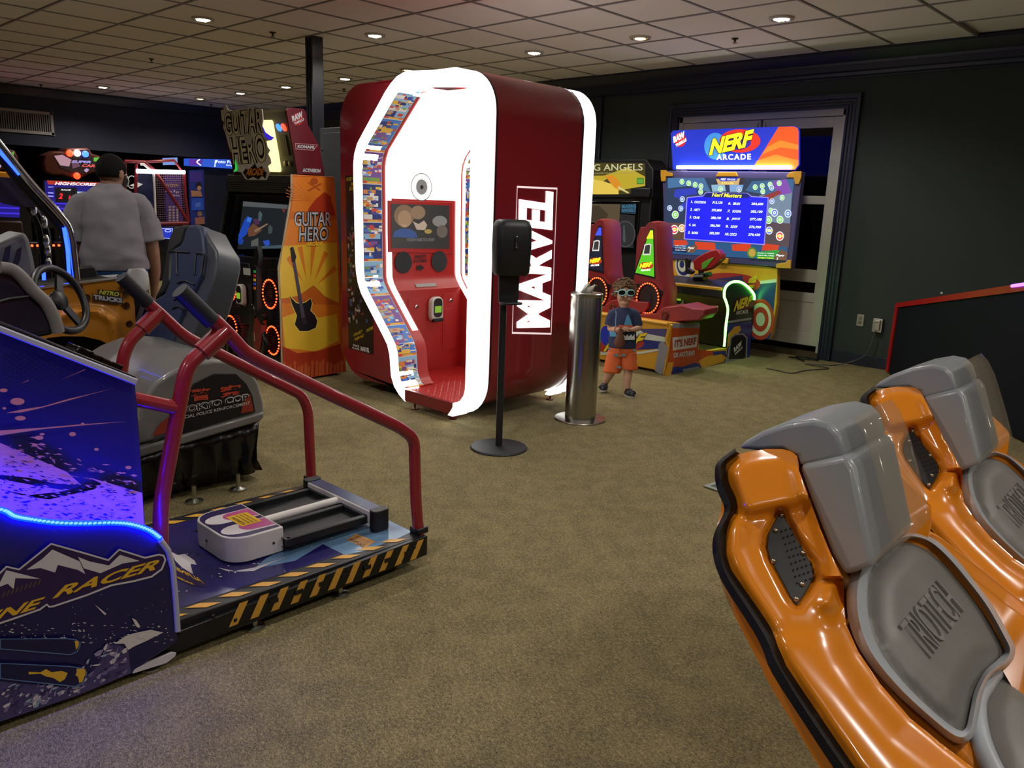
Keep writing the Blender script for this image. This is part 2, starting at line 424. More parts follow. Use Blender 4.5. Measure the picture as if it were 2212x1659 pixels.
m = MB(); m.tube(catmull([V(-3.62, 8.42, .01), V(-3.8, 8.60, .01), V(-3.72, 8.66, .012), V(-3.55, 8.62, .012), V(-3.66, 8.5, .02), V(-3.84, 8.52, .014)], 8), .009, M_BLACK, 6); tag(m.build('cable_loop', smooth=60), 'black cable loop lying on the carpet under the white door', 'cable')

# air vent in the soffit
vt = thing('air_vent', 'wide white slatted air vent in the navy soffit', 'vent', (SX, 4.2, 2.44))
M_VENT = mat('vent_white', '#a8a29c', .5)
v0, v1, z0, z1 = 3.45, 4.95, 2.447, 2.83
m = MB()
for lo, hi in (((v0, z0), (v1, z0+.05)), ((v0, z1-.05), (v1, z1)), ((v0, z0), (v0+.05, z1)), ((v1-.05, z0), (v1, z1))): m.box((SX, lo[0], lo[1]), (SX+.03, hi[0], hi[1]), M_VENT)
m.build('frame', vt, bevel=.005)
m = MB(); m.box((SX, v0+.04, z0+.04), (SX+.006, v1-.04, z1-.04), M_DARK); m.build('backing', vt)
sl = MB(); sl.box((SX+.006, -.008, z0+.045), (SX+.024, .008, z1-.045), mat('vent_slat', '#8f8a80', .5)); s0 = sl.build('slat', vt); y = v0+.07; s0.location.y = y
while y < v1-.08:
    y += .034; s = s0.copy(); COL.objects.link(s); s.location.y = y
# steel column
pc = thing('support_column', 'slim black steel column running up to the ceiling tiles', 'column', (-7.854, 5.07, 0))
m = MB(); m.box((-7.92, 5.0, 0), (-7.79, 5.14, CZ), mat('column_black', '#15161c', .35)); m.build('shaft', pc, bevel=.006)
m = MB()
for dx in (-.028, .02): m.box((-7.855+dx, 4.992, .05), (-7.845+dx, 5.002, CZ-.02), M_BLACK)
m.build('channel_rib', pc)
m = MB(); m.box((-7.97, 4.95, 0), (-7.74, 5.19, .015), M_BLACK); m.build('foot_plate', pc)
# recessed can lights and sprinklers
M_REFL = mat('can_reflector', '#cfcac0', .18, .9, noise=.03); M_RIM = mat('can_rim', '#b9b3a8', .4)
M_CFL = glow('cfl_tube', (1, .93, .82, 1), 9.0, '#fff4e0')
can_m = {}
NOFF = [0]
def can_light(x, y, label, group, lit=True, warm=False, off=False):
    r = thing('can_light', label, 'ceiling light', (x, y, CZ), group)
    n = 20; R = .085
    cir = lambda r_, z: [V(x+r_*math.cos(6.2832*k/n), y+r_*math.sin(6.2832*k/n), CZ+z) for k in range(n)]
    m = MB(); m.strip(cir(R, -.018), cir(R+.02, -.014), M_RIM, True); m.strip(cir(R+.02, -.014), cir(R+.024, .004), M_RIM, True); m.build('rim', r, smooth=40)
    m = MB(); m.strip(cir(R, -.018), cir(.055, -.003), M_REFL, True); m.disc((x, y, CZ-.003), (0, 0, 1), .055, M_REFL, n)
    for k in range(0, n, 2):
        t = 6.2832*k/n; m.box((x+.07*math.cos(t)-.004, y+.07*math.sin(t)-.004, CZ-.014), (x+.07*math.cos(t)+.004, y+.07*math.sin(t)+.004, CZ-.010), M_REFL)
    m.build('reflector', r)
    m = MB(); mm = glow('warm_bulb', (1, .62, .28, 1), 3.0, '#ffd9a0') if warm else M_CFL
    if off: mm = M_WHITE
    if warm: m.ell((x, y, CZ-.012), .055, .055, .014, mm, 10, 6)
    else:
        for dx in (-.036, 0, .036): m.tube([V(x+dx, y-.045, CZ-.013), V(x+dx, y+.045, CZ-.013)], .010, mm, 6)
    m.build('bulb', r)
    if lit:
        l = bpy.data.lights.new('can_lamp', 'SPOT'); l.energy = LAMP_W*(1.1 if not warm else .8); l.spot_size = math.radians(150); l.spot_blend = .6
        l.shadow_soft_size = .09; l.color = (1, .95, .88) if not warm else (1, .84, .64)
        if off: NOFF[0] += 1
        o = bpy.data.objects.new('can_lamp_%d_offscreen' % NOFF[0] if off else 'can_lamp', l); COL.objects.link(o); o.location = (x, y, CZ-.035)
for x, wm in ((-3.544, 0), (-5.019, 1), (-6.436, 0), (-8.641, 1), (-10.031, 0), (-11.592, 0), (-13.003, 0), (-14.454, 1)):
    can_light(x, 6.97, 'recessed can light glowing warm orange in the ceiling row along the green wall' if wm else 'recessed can light with fluted reflector in the ceiling row along the green wall', 'can lights along the green wall', warm=bool(wm))
can_light(-7.193, 5.37, 'recessed can light in the ceiling next to the black column top', None)
can_light(-14.499, 5.35, 'recessed can light in the ceiling close to the navy soffit', None)
can_light(-8.011, 3.93, 'recessed can light with bare warm bulb, alone in its tile toward the guitar cabinet', None)
for x, y in ((-5.0, 3.9), (-2.1, 3.9), (.8, 3.9), (-8, 1.0), (-5, 1.0), (-2.1, 1.0), (.8, 1.0), (-3.5, -2), (0, -2), (2.9, 2.4), (.6, 6.97), (2.6, 5.4)):
    can_light(x, y, 'recessed can light in the ceiling tiles over the ski machine and orange seats', 'can lights over the near part of the room', off=True)
for k, (x, y) in enumerate(((589, 70), (327, 127), (88, 182), (1588, 83), (743, 192), (456, 225))):
    p = PLZ(CZ)(x, y)
    r = thing('sprinkler', ['small brown sprinkler head in the tile next to the black column top', 'small dark sprinkler head in the middle of the pinkish tiles', 'small dark sprinkler head in the ceiling above the air vent', 'small dark sprinkler head in the tile above the white door', 'small dark sprinkler head above the red booth corner', 'small dark sprinkler head above the guitar marquee sign'][k], 'sprinkler', p)
    m = MB(); m.lathe([(.035, 0), (.03, -.008), (.012, -.012), (.012, -.03), (.006, -.032)], p, mat('sprinkler_brass', '#4a3a34', .4, .6), n=12); m.build('body', r, smooth=40)
    m = MB(); m.lathe([(.022, -.04), (.022, -.043), (.006, -.036)], p, mat('sprinkler_brass'), n=12); m.build('deflector', r)
# ================================================================== PHOTO BOOTH
M_RED = mat('booth_red', '#8a1c26', .30, noise=.03, coat=.4)
M_REDI = mat('booth_red_inside', '#a81e1a', .38, noise=.03)
M_LIT = glow('booth_lit_acrylic', (1, 1, .97, 1), 2.6, '#f4f4f0')
M_LITB = glow('booth_lit_edge', (.92, .97, 1, 1), 1.15, '#f4f4f0')
M_LITP = glow('booth_lit_panel', (1, 1, 1, 1), 1.1, '#f4f4f0')
BF, BR_, BB, BX0, BX1 = 3.80, 3.945, 4.99, -5.75, -3.96      # front of frame, front of red shell, back, left, right
bo = thing('photo_booth', 'tall red photo booth with glowing white rounded frames and MARVEL letters', 'photo booth', ((BX0+BX1)/2, 4.4, 0))
def rr_xz(x0, x1, z0, z1, r, n=8):
    cx, cz = (x0+x1)/2, (z0+z1)/2
    return [(cx+a, cz+b) for a, b in rrect(x1-x0, z1-z0, r, n)]
pf = PLY(BF)
def on(pl, L): return [pl(x, y) for x, y in L]
OUT = [(994,140),(879,153),(862,160),(848,174),(833,196),(783,288),(771,311),(765,333),(763,357),(766,500),(768,580),(772,608),(780,634),(826,723),(838,748),(842,770),(844,809),(848,828),(858,848),(874.4,867)]
INN = [(985,172.5),(892,183),(874,187),(862,194),(853,207),(789,318),(783,338),(781,357),(783,500),(785,600),(788,614),(796,632),(841.5,720),(853,744),(858,764),(860.5,808),(864,822),(868,831.6),(874.4,839)]
COM = [(980,180.5),(929,193),(911.4,195),(903,198),(896,205),(828,315),(820,335),(817,357),(816,465),(818,585),(821,608),(830,631),(881,723),(889,742),(892,762),(893.4,804),(898,820),(906,831.6)]
o2 = [(p.x, p.z) for p in on(pf, OUT)]; i2 = [(p.x, p.z) for p in on(pf, INN)]
SILL_L = -4.705; SILL_R = -4.175; ZB = .045; ZS = .145; ZT = 2.43
def arc(cx, cz, r, a0, a1, n=9): return [(cx+r*math.cos(math.radians(a0+(a1-a0)*k/n)), cz+r*math.sin(math.radians(a0+(a1-a0)*k/n))) for k in range(n+1)]
R0 = .27; R1 = .14
jamb = .088
# outer and inner outlines of the white frame, from the sill's left end round over the top to the sill's right end
outer = list(reversed(o2[1:])) + [(-4.42, ZT)] + arc(BX1-R0, ZT-R0, R0, 90, 0) + arc(BX1-R0, ZB+R0, R0, 0, -90)
inner = list(reversed(i2[1:])) + arc(BX1-jamb-R1, ZT-.11-R1, R1, 90, 0) + arc(BX1-jamb-R1, ZS+.02+R1-.02, R1, 0, -90)
outer += [(SILL_R, ZB)]; inner += [(SILL_R, ZS)]
def resample(L, n):
    d = [0]
    for a, b in zip(L, L[1:]): d.append(d[-1]+math.hypot(b[0]-a[0], b[1]-a[1]))
    out = []
    for k in range(n):
        t = d[-1]*k/(n-1); i = max(j for j in range(len(d)) if d[j] <= t+1e-9); i = min(i, len(L)-2)
        s = (t-d[i])/(d[i+1]-d[i] or 1); out.append((L[i][0]+(L[i+1][0]-L[i][0])*s, L[i][1]+(L[i+1][1]-L[i][1])*s))
    return out
def frame(y0, y1, name, mface, mside, parent):
    # matched section by section so that the corners stay opposite each other
    no = len(o2)-1; A = resample(outer[:no+1], 40)+resample(outer[no:no+11], 20)[1:]+resample(outer[no+10:], 40)[1:]
    ni = len(i2)-1; B = resample(inner[:ni+1], 40)+resample(inner[ni:ni+10], 20)[1:]+resample(inner[ni+9:], 40)[1:]
    m = MB(); f0 = lambda L, y: [V(x, y, z) for x, z in L]
    m.strip(f0(A, y0), f0(B, y0), mface); m.strip(f0(A, y1), f0(B, y1), mface)
    m.strip(f0(A, y0), f0(A, y1), mside); m.strip(f0(B, y0), f0(B, y1), mface)
    m.poly([V(A[0][0], y0, A[0][1]), V(B[0][0], y0, B[0][1]), V(B[0][0], y1, B[0][1]), V(A[0][0], y1, A[0][1])], mface)
    m.poly([V(A[-1][0], y0, A[-1][1]), V(B[-1][0], y0, B[-1][1]), V(B[-1][0], y1, B[-1][1]), V(A[-1][0], y1, A[-1][1])], mface)
    return m.build(name, parent, smooth=45)
frame(BF, BR_-.004, 'lit_frame', M_LIT, M_LITB, bo)
frame(BB-.125, BB+.02, 'lit_frame', M_LIT, M_LITB, bo)
# red shell: left slab (console housing), roof, right skin
prof_in = list(reversed(i2[1:]))          # console profile, bottom to top
yb0, yb1 = BR_, BB-.13
sh = MB()
left = [(x, z) for x, z in rr_xz(BX0, BX1, .085, ZT+.005, R0+.02, 8)]
# full rounded tube skin (right side, roof, floor) as a thin shell
Lo = left; Li = [(x, z) for x, z in rr_xz(BX0+.05, BX1-.05, .13, ZT-.05, R0-.03, 8)]
f0 = lambda L, y: [V(x, y, z) for x, z in L]
sh.strip(f0(Lo, yb0), f0(Lo, yb1), M_RED, True); sh.strip(f0(Li, yb0), f0(Li, yb1), M_REDI, True)
sh.strip(f0(Lo, yb0), f0(Li, yb0), M_RED, True); sh.strip(f0(Lo, yb1), f0(Li, yb1), M_RED, True)
sh.build('shell', bo, smooth=40)
# front and back faces of the housing, to the left of the opening
ho = MB()
face = [(x, z) for x, z in left if x < -5.0]
face = sorted(face, key=lambda p: math.atan2(p[1]-1.25, p[0]+4.9) % (2*math.pi))
top_l = [p for p in face if p[1] > 1.25]; bot_l = [p for p in face if p[1] <= 1.25]
opening = [(x, z) for x, z in outer[:len(o2)-1]]       # bottom -> top along the frame's left outline
def shift_in(L, d): return [(x+d, z) for x, z in L]
poly = [(-4.70, .09)] + [( -4.70, .12)] + shift_in(opening, .01) + [(-4.62, ZT)] + top_l + bot_l
for yy in (yb0-.003, yb1+.003):
    ho.poly([V(x, yy, z) for x, z in poly], M_RED)
ho.build('housing_face', bo)
# console surface inside the opening: bands run from front to back along the same profile
def band(y0, y1, prof, dx, m, name, parent, thick=0):
    b = MB(); b.strip([V(x+dx, y0, z) for x, z in prof], [V(x+dx, y1, z) for x, z in prof], m); return b.build(name, parent, smooth=40)
low = 0
def px_at(z):
    for (xa, za), (xb_, zb) in zip(prof_in, prof_in[1:]):
        if min(za, zb) <= z <= max(za, zb) and abs(zb-za) > 1e-6: return xa+(xb_-xa)*(z-za)/(zb-za)
    return -5.27
ZL = .84; hi_p = [(px_at(ZL), ZL)]+[p for p in prof_in if p[1] > ZL+.005]; lo_p = [p for p in prof_in if p[1] < ZL-.005]+[(px_at(ZL), ZL)]
band(BF+.002, 4.885, hi_p, -.012, M_REDI, 'console', bo)
for ya, yb_, yi in ((BF+.002, 4.105, 4.105), (4.785, 4.885, 4.785)):
    ck = MB(); ck.strip([V(x-.012, ya, z) for x, z in lo_p], [V(x-.012, yb_, z) for x, z in lo_p], M_REDI)
    ck.poly([V(x-.012, yi, z) for x, z in lo_p]+[V(-5.20, yi, ZL), V(-5.20, yi, .14)], M_REDI); ck.build('console_cheek', bo, smooth=40)
y1, y2, y3, y4 = 3.99, 4.034, 4.089, 4.78
for a, b in ((y2-.002, y3), (y4, y4+.06)):
    pts = [p for p in prof_in if p[1] > .55]; band(a, b, pts, -.006, M_LIT, 'light_strip', bo)
for a, b in ((y1, y1+.012), (4.875, 4.885)): band(a, b, prof_in, -.008, mat('booth_line', '#3a1014', .4), 'edge_line', bo)
# comic-cover print bands: coloured panels only
CPAL = ['#2a52b8', '#3f7fd6', '#e8e6e2', '#d8453a', '#f0c23a', '#7fa83a', '#7a4fa0', '#f4f0e8', '#1d2f7a', '#e58a3a', '#8fc4e8', '#c9a27a']
CM = [mat('comic_%d' % k, c, .4, noise=0) for k, c in enumerate(CPAL)]
def arclen(L):
    d = [0]
    for a, b in zip(L, L[1:]): d.append(d[-1]+math.hypot(b[0]-a[0], b[1]-a[1]))
    return d
dl = arclen(prof_in)
def at_s(s, dx=-.005):
    s = max(0, min(dl[-1]-1e-6, s)); i = max(j for j in range(len(dl)) if dl[j] <= s); i = min(i, len(prof_in)-2)
    k = (s-dl[i])/(dl[i+1]-dl[i]); a, b = prof_in[i], prof_in[i+1]
    return a[0]+(b[0]-a[0])*k+dx, a[1]+(b[1]-a[1])*k
def comic_band(ya, yb, seed):
    r = random.Random(seed); m = MB(); s = .0
    def q(s0, s1, u0, u1, mt, dx):
        n = max(1, int((s1-s0)/.03)); A = []; B = []
        for k in range(n+1):
            x, z = at_s(s0+(s1-s0)*k/n, dx); A.append(V(x, ya+(yb-ya)*u0, z)); B.append(V(x, ya+(yb-ya)*u1, z))
        m.strip(A, B, mt)
    q(0, dl[-1], 0, 1, CM[2], .002)
    while s < dl[-1]-.03:
        h = r.uniform(.24, .34); e = min(dl[-1], s+h)
        q(s+.012, e-.006, .02, .98, CM[r.choice((0, 1, 8, 6, 10))], .0026)
        for k in range(5): q(s+.02+(h-.05)*k/5, s+.02+(h-.05)*(k+r.uniform(.5, 1.))/5, .04, r.uniform(.4, .9), CM[r.randrange(12)], .003)
        for k in range(34):                     # loose blobs of colour standing for the drawn figures
            u = r.random(); c = s+.03+r.random()*(h-.07); w = r.uniform(.05, .16); hh = r.uniform(.008, .03)
            q(c, min(e-.012, c+hh), max(.02, u-w), min(.98, u+w), CM[r.randrange(12)], .0034+k*2e-5)
        q(s+.002, s+.018, .02, .98, CM[9], .0046); q(s+.004, s+.014, .25, .75, CM[4], .005); q(s+.002, s+.02, .02, .2, CM[3], .0054)
        s = e
    return m.build('comic_print', bo)
comic_band(BF+.004, y1, 3); comic_band(4.886, 4.975, 9)
# floor pan, sill, inner back wall
m = MB(); m.box((SILL_L-.02, BF, ZB+.01), (SILL_R, BF+.03, ZS), M_RED); m.build('sill', bo, bevel=.004)
m = MB(); m.box((SILL_L-.01, BF+.03, ZB+.05), (BX1-.22, BB-.04, ZS-.004), M_REDI); m.box((-5.2, BR_+.01, ZB+.05), (SILL_L-.01, BB-.14, ZS-.004), M_REDI); m.build('floor_pan', bo)
m = MB()
k = 0
for i in range(32):
    for j in range(34):
        x = -5.16+i*.034; y = BF+.05+j*.033
        if x < SILL_L and y < BR_+.03 or x > BX1-.24: continue
        if y > BB-.06: continue
        a = .011; b = .0035
        if (i+j) % 2: a, b = b, a
        m.add([(x-a, y-b, ZS-.004), (x+a, y-b, ZS-.004), (x+a, y+b, ZS-.004), (x-a, y+b, ZS-.004), (x, y, ZS)], [(0, 1, 4), (1, 2, 4), (2, 3, 4), (3, 0, 4)], M_REDI)
o = m.build('tread_bumps', bo, smooth=70); o['kind'] = 'stuff'
m = MB(); m.box((BX1-.09, BR_, .33), (BX1-.07, yb1, ZT-.26), M_WHITE); m.build('backdrop_panel', bo)
m = MB(); m.box((-4.9, BR_, ZT-.125), (BX1-.30, yb1, ZT-.115), M_LITP); m.build('ceiling_light_panel', bo)
# console front below the screen: vertical wall with locks, coin door, card reader
XC = -5.185; pc_ = PLX(XC)
m = MB(); m.prism([V(XC, 4.10, .14), V(XC, 4.79, .14), V(XC, 4.79, ZL), V(XC, 4.10, ZL)], (-.03, 0, 0), M_REDI)
m.box((XC-.02, 4.10, ZL-.02), (px_at(ZL)-.012, 4.79, ZL), M_REDI); m.build('console_front', bo, bevel=.003)
M_REDD = mat('booth_red_door', '#a81f1e', .4)
for y0, y1_, z0, z1, d0 in ((4.20, 4.36, .36, .77, 0), (4.58, 4.74, .30, .79, 0), (4.22, 4.34, .40, .62, .006), (4.60, 4.70, .42, .66, .006)):
    m = MB(); m.box((XC+d0, y0, z0), (XC+.006+d0*.6, y1_, z1), M_REDD); m.build('access_door', bo, bevel=.002)
for y, z in ((4.28, .70), (4.66, .73)):
    m = MB(); m.lathe([(.016, 0), (.016, .01), (.01, .014), (.01, .022)], (XC+.006, y, z), M_CHROME, (1, 0, 0), 14); m.build('lock', bo, smooth=40)
m = MB(); m.prism([V(px_at(.88)-.010, 4.30, .88), V(px_at(.88)-.010, 4.52, .88), V(px_at(.855)-.010, 4.52, .855), V(px_at(.855)-.010, 4.30, .855)], (.004, 0, .004), mat('label_plate', '#8f8a88', .4)); m.build('info_plate', bo)
def reader(parent, c, nx, up, w, h, name='card_reader'):
    """swipe-card reader: pale rounded body, dark face, green display"""
    c = Vector(c); n = Vector(nx).normalized(); up = Vector(up).normalized(); a = up.cross(n).normalized()
    m = MB(); P = [c+a*x+up*y for x, y in rrect(w, h, w*.42, 5)]; m.prism(P, n*(w*.45), mat('reader_body', '#c9c6bb', .4)); b = m.build(name, parent, bevel=w*.08)
    m = MB(); m.prism([c+a*x+up*(y+h*.06)+n*(w*.45) for x, y in rrect(w*.74, h*.74, w*.3, 5)], n*.004, M_BLACK); m.build('face', b)
    m = MB(); m.prism([c+a*x+up*y+n*(w*.45+.004) for x, y in rrect(w*.58, h*.26, .004, 2)], n*.002, glow('reader_lcd', '#7fae2a', .8)); m.build('display', b)
    m = MB(); m.obox(c-up*(h*.42)+n*(w*.42), a*w*.42, up*h*.07, n*w*.16, M_BLACK); m.build('slot', b, bevel=.004)
    return b
reader(bo, (XC+.004, 4.475, .665), (1, 0, .1), (0, 0, 1), .125, .215)
# screen, camera ring, speakers, print
XS = at_s(dl[-1]*.55, 0)[0]-.008; ps = PLX(XS+.012)
m = MB(); P = [(838,433),(978,437),(979,547),(838,545)]
m.prism([ps(x, y) for x, y in P], (-.02, 0, 0), M_REDI); scr_f = m.build('screen_frame', bo, bevel=.003)
m = MB(); g = lambda n, c, e=.8: glow(n, c, e)
m.ppoly(ps, [(845,440),(971,444),(971,538),(845,536)], g('scr_bg', '#33302e', .55), .002)
# portrait on the screen: two simple heads over dark ground
def blob(cx, cy, rx, ry, n=16): return [(cx+rx*math.cos(6.2832*k/n), cy+ry*math.sin(6.2832*k/n)) for k in range(n)]
for c, P in (('#8a6a4c', blob(873, 466, 22, 24)), ('#b08a66', blob(874, 473, 15, 19)), ('#32518f', [(848,512),(852,500),(865,494),(885,494),(898,502),(902,514)]), ('#9a7a5c', blob(903, 459, 16, 15)), ('#c9b09a', [(892,478),(904,484),(916,476),(923,486),(918,497),(900,496)]), ('#8f8a84', blob(950, 478, 16, 12)), ('#6d6258', blob(955, 500, 12, 14)), ('#b59a4c', blob(925, 500, 8, 5)), ('#d8c7b0', [(866,484),(874,487),(882,484),(874,489)])):
    m.ppoly(ps, P, g('scr_'+c[1:], c, .6), .0025+.0002*len(m.v)/10)
m.ptext('TOUCH HERE TO START', ps, (878,521), (939,521), (878,515), g('scr_txt', '#8a8a86', .7), .006, bold=.01)
m.build('screen', bo)
m = MB()
def prof_x(z):
    for (xa, za), (xb_, zb) in zip(prof_in, prof_in[1:]):
        if min(za, zb) <= z <= max(za, zb) and abs(zb-za) > 1e-6: return xa+(xb_-xa)*(z-za)/(zb-za)
    return -5.27
pr = PLX(max(prof_x(1.25), prof_x(1.10), prof_x(1.0))-.016)
for x, y, w, h in ((871.5, 567, 18.5, 23.5), (949, 564.5, 17, 22.5)):
    m = MB(); m.ppoly(pr, blob(x, y, w, h, 28), mat('speaker_cloth', '#26282c', .8, bump=.4, bscale=500), .012); m.build('speaker_mesh', bo)
m = MB(); MKB = mat('print_black', '#1c0c0c', .5)
m.ptext('PRINTS', pr, (896,559), (921,557), (896,552), MKB, .012, bold=.03, shear=.2); m.ptext('OUTSIDE', pr, (893,568), (923,566.5), (893,561), MKB, .012, bold=.03, shear=.2)
m.ppoly(pr, [(900,574),(908,573.5),(908,571),(917,578.5),(908,586),(908,583),(900,583.5)], MKB, .012); m.build('lettering', bo)
ring = thing  # camera ring above the screen
pcam = PLX(XS+.02)
m = MB(); cc = pcam(910, 404); m.lathe([(.105, -.03), (.105, .0), (.098, .008), (.062, .01), (.06, 0)], cc, M_LITP, (1, 0, 0), 30); m.ring(cc+V(.004, 0, 0), (1, 0, 0), .104, .112, mat('cam_rim', '#77776a', .4), 36); rg = m.build('camera_ring', bo, smooth=40)
m = MB(); m.disc(cc+V(.006, 0, 0), (1, 0, 0), .062, mat('lens_grey', '#8f8f8c', .3)); m.disc(cc+V(.009, 0, 0), (1, 0, 0), .016, mat('lens_dark', '#3a3a3e', .1)); m.build('lens', rg)
m = MB()
for k in range(30):
    a = 6.2832*k/30; m.box((cc.x+.009, cc.y+.066*math.cos(a)-.003, cc.z+.066*math.sin(a)-.003), (cc.x+.013, cc.y+.066*math.cos(a)+.003, cc.z+.066*math.sin(a)+.003), mat('cam_rim'))
m.build('knurl', rg)
# upper console panel glowing white above the screen
pts = [p for p in prof_in if p[1] > 1.62]
band(y3, y4, [(prof_in[[i for i in range(len(prof_in)) if prof_in[i][1] > 1.55][0]-1][0], 1.57)]+pts, -.004, M_LITP, 'lit_upper_panel', bo)
# poster on the housing face
pp = PLY(BR_-.006)
m = MB(); m.ppoly(pp, [(746,380),(768,378),(769,583),(780,634),(805,683),(806,766),(753,752)], mat('poster_black', '#17151a', .35), .001)
r5 = random.Random(5); PM = [mat('poster_%d' % k, c, .4) for k, c in enumerate(['#5a4a66', '#7d6a58', '#8f3a34', '#3d4f7d', '#a8947a', '#4d6a4a', '#2c2c44', '#b8a89a'])]
for k in range(90):
    x = r5.uniform(749, 766) if k < 52 else r5.uniform(752, 796); y = r5.uniform(440, 640) if k < 52 else r5.uniform(640, 700)
    w, h = r5.uniform(2, 6), r5.uniform(3, 11)
    if x+w > 768 and y < 600: continue
    if y > 600 and x+w > 775+(y-634)*.5: continue
    m.ppoly(pp, [(x, y), (x+w, y-h*.2), (x+w+1, y+h*.7), (x+1, y+h)], PM[r5.randrange(8)], .0012+k*1e-5)
YL = mat('poster_yellow', '#d8b62a', .4); WT = mat('poster_white', '#e6e2e0', .4)
m.ptext('POSE W', pp, (748,392), (767,389), (748,384), YL, .003, bold=.02, shear=.3); m.ptext('FAV', pp, (758,402), (767,400.5), (758,394.5), YL, .003, bold=.02, shear=.3); m.ptext('SUP', pp, (754,412), (767,409.5), (754,404), YL, .003, bold=.02, shear=.3)
m.ptext('COLLECT', pp, (764,727), (783,718), (764,721), YL, .003, bold=.03, shear=.2); m.ptext('THEM ALL!', pp, (766,737), (786,727), (766,731), YL, .003, bold=.03, shear=.2)
m.ptext('FACE', pp, (763,748), (776,751), (763,743), WT, .003, bold=.03); m.ptext('PLACE', pp, (761,753), (776,757), (761,749), WT, .003, bold=.03); m.ptext('MARVEL', pp, (779,758), (798,762), (779,748), WT, .003, bold=.04); m.ptext('PANTHER', pp, (792,718), (806,711), (792,711), YL, .003, bold=.02)
m.build('poster', bo)
# lit letters on the right skin
pm = PLX(BX1+.0)
m = MB(); LW = .008
def dframe(pl, q, wd, mt, off):
    P = pl.pts(q, off); c = sum(P, Vector())/4; Q = [p+(c-p).normalized()*wd for p in P]; m.strip(P, Q, mt, True)
LG = [(1117,401.5),(1204,405.5),(1191,723),(1106,721)]
dframe(pm, LG, .014, glow('logo_outline', (1, .8, .8, 1), .8), .003); m.build('logo_outline', bo)
m = MB(); o = pm(1117, 711, .004); uu = pm(1127, 420, .004)-o; vv = pm(1187, 711, .004)-o
# letters read upwards: width runs up the panel, cap height runs to the left
o = pm(1188, 707, .004); uu = pm(1196, 415, .004)-o; vv = pm(1116, 708.5, .004)-o
m.text('MARVEL', o, uu, vv, glow('logo_white', (1, 1, 1, 1), 2.2, '#f4f4f0'), bold=.042, space=.96); m.build('logo_letters', bo)
gk = [p for p in rr_xz(BX0, BX1+.003, .082, ZT+.008, R0+.02, 8) if p[0] > -4.6]; gk = [p for p in gk if p[1] < 1.25][::1]+[p for p in gk if p[1] >= 1.25]
for y_ in (BR_-.002, yb1-.012):
    m = MB(); m.strip([V(x, y_, z) for x, z in gk], [V(x, y_+.016, z) for x, z in gk], M_BLACK); m.build('black_gasket', bo)
for x, y in ((-4.247, 3.87), (-4.648, 3.84), (-5.30, 4.03), (-4.2, 4.9), (-5.4, 4.85)):
    m = MB(); m.lathe([(.03, 0), (.03, .008), (.008, .014), (.008, .1)], (x, y, 0), mat('foot_red', '#5a2020', .4, .5), n=12); m.build('levelling_foot', bo, smooth=40)
m = MB(); m.tube([V(-5.22, 4.03, .03), V(-5.22, 4.06, .03)], .03, M_BLACK, 14); m.build('caster', bo)

# ================================================================== SANITISER STAND
P0 = V(-3.517, 3.613, 0)
ss = thing('sanitizer_stand', 'matte black hand sanitizer dispenser on a round-base pole', 'dispenser stand', P0)
MK = mat('matte_black', '#17181b', .5)
m = MB(); m.lathe([(.185, 0), (.187, .006), (.18, .014), (.05, .02), (.0001, .02)], P0, MK, n=44); m.build('base', ss, smooth=30)
m = MB(); m.tube([P0+V(0, 0, .015), P0+V(0, 0, 1.25)], .022, MK, 16); m.build('pole', ss, smooth=50)
d_ = V(.764, -.645, 0).normalized(); l_ = V(.645, .764, 0)      # facing the camera, and to its right
d_ = V(.90, -.43, 0).normalized(); l_ = V(.43, .90, 0)
cD = P0 + l_*.02 + d_*.03
m = MB(); rings = []
for z, w, dp, bk in ((1.13, .098, .075, 0), (1.15, .108, .09, 0), (1.30, .112, .10, 0), (1.42, .110, .098, 0), (1.455, .10, .08, 0), (1.466, .085, .05, 0)):
    rr = rrect(2*w, dp*1.6, .04, 4); rings.append([cD+l_*a+d_*(b+.03)+V(0, 0, z) for a, b in rr])
m.loft(rings, MK, True, True); dsp = m.build('dispenser', ss, smooth=50)
m = MB(); m.obox(cD+d_*.117+V(0, 0, 1.335), l_*.008, d_*.004, V(0, 0, .036), M_CHROME); m.build('window', dsp, bevel=.004)
m = MB(); m.box((0, 0, 0), (0, 0, 0), MK)
m = MB(); Q = [cD+l_*a+V(0, 0, z) for a, z in ((-.075, 1.14), (.06, 1.14), (.06, .98), (.05, .955), (-.065, .955), (-.07, .98))]; m.prism(Q, d_*.03, MK); m.build('back_plate', ss, bevel=.006)
m = MB(); Q = [cD+l_*a+d_*b+V(0, 0, .952) for a, b in rrect(.135, .10, .03, 4)]; Q = [q+d_*.05 for q in Q]; m.prism(Q, (0, 0, .014), MK); m.build('drip_tray', ss, bevel=.004)

# ================================================================== STEEL WIPE BIN
P0 = V(-3.648, 4.614, 0)
wb = thing('wipe_dispenser_bin', 'tall brushed steel cylinder with a wipe sticking out of its top', 'wipe dispenser', P0)
m = MB(); m.lathe([(.195, 0), (.196, .006), (.19, .012), (.11, .02)], P0, M_STEEL, n=44); m.build('base', wb, smooth=30)
m = MB(); m.lathe([(.116, .012), (.116, .935), (.112, .945), (.095, .95), (.02, .951)], P0, M_STEEL, n=44); m.build('body', wb, smooth=30)
m = MB(); m.lathe([(.117, .925), (.1195, .93), (.1195, .944), (.112, .95)], P0, M_STEEL, n=44); m.build('lid_ring', wb, smooth=30)
m = MB(); q = P0+V(0, 0, .95); pts = []
rs = random.Random(2); A = [q+V(-.035+.01*k, -.03+.014*k, 0) for k in range(6)]; B = [a+V(.02*math.sin(k*2.1)+.01, .03, .05+.012*math.sin(k*1.7)) for k, a in enumerate(A)]; D = [b+V(.01, .012, .012*math.cos(k*2)) for k, b in enumerate(B)]
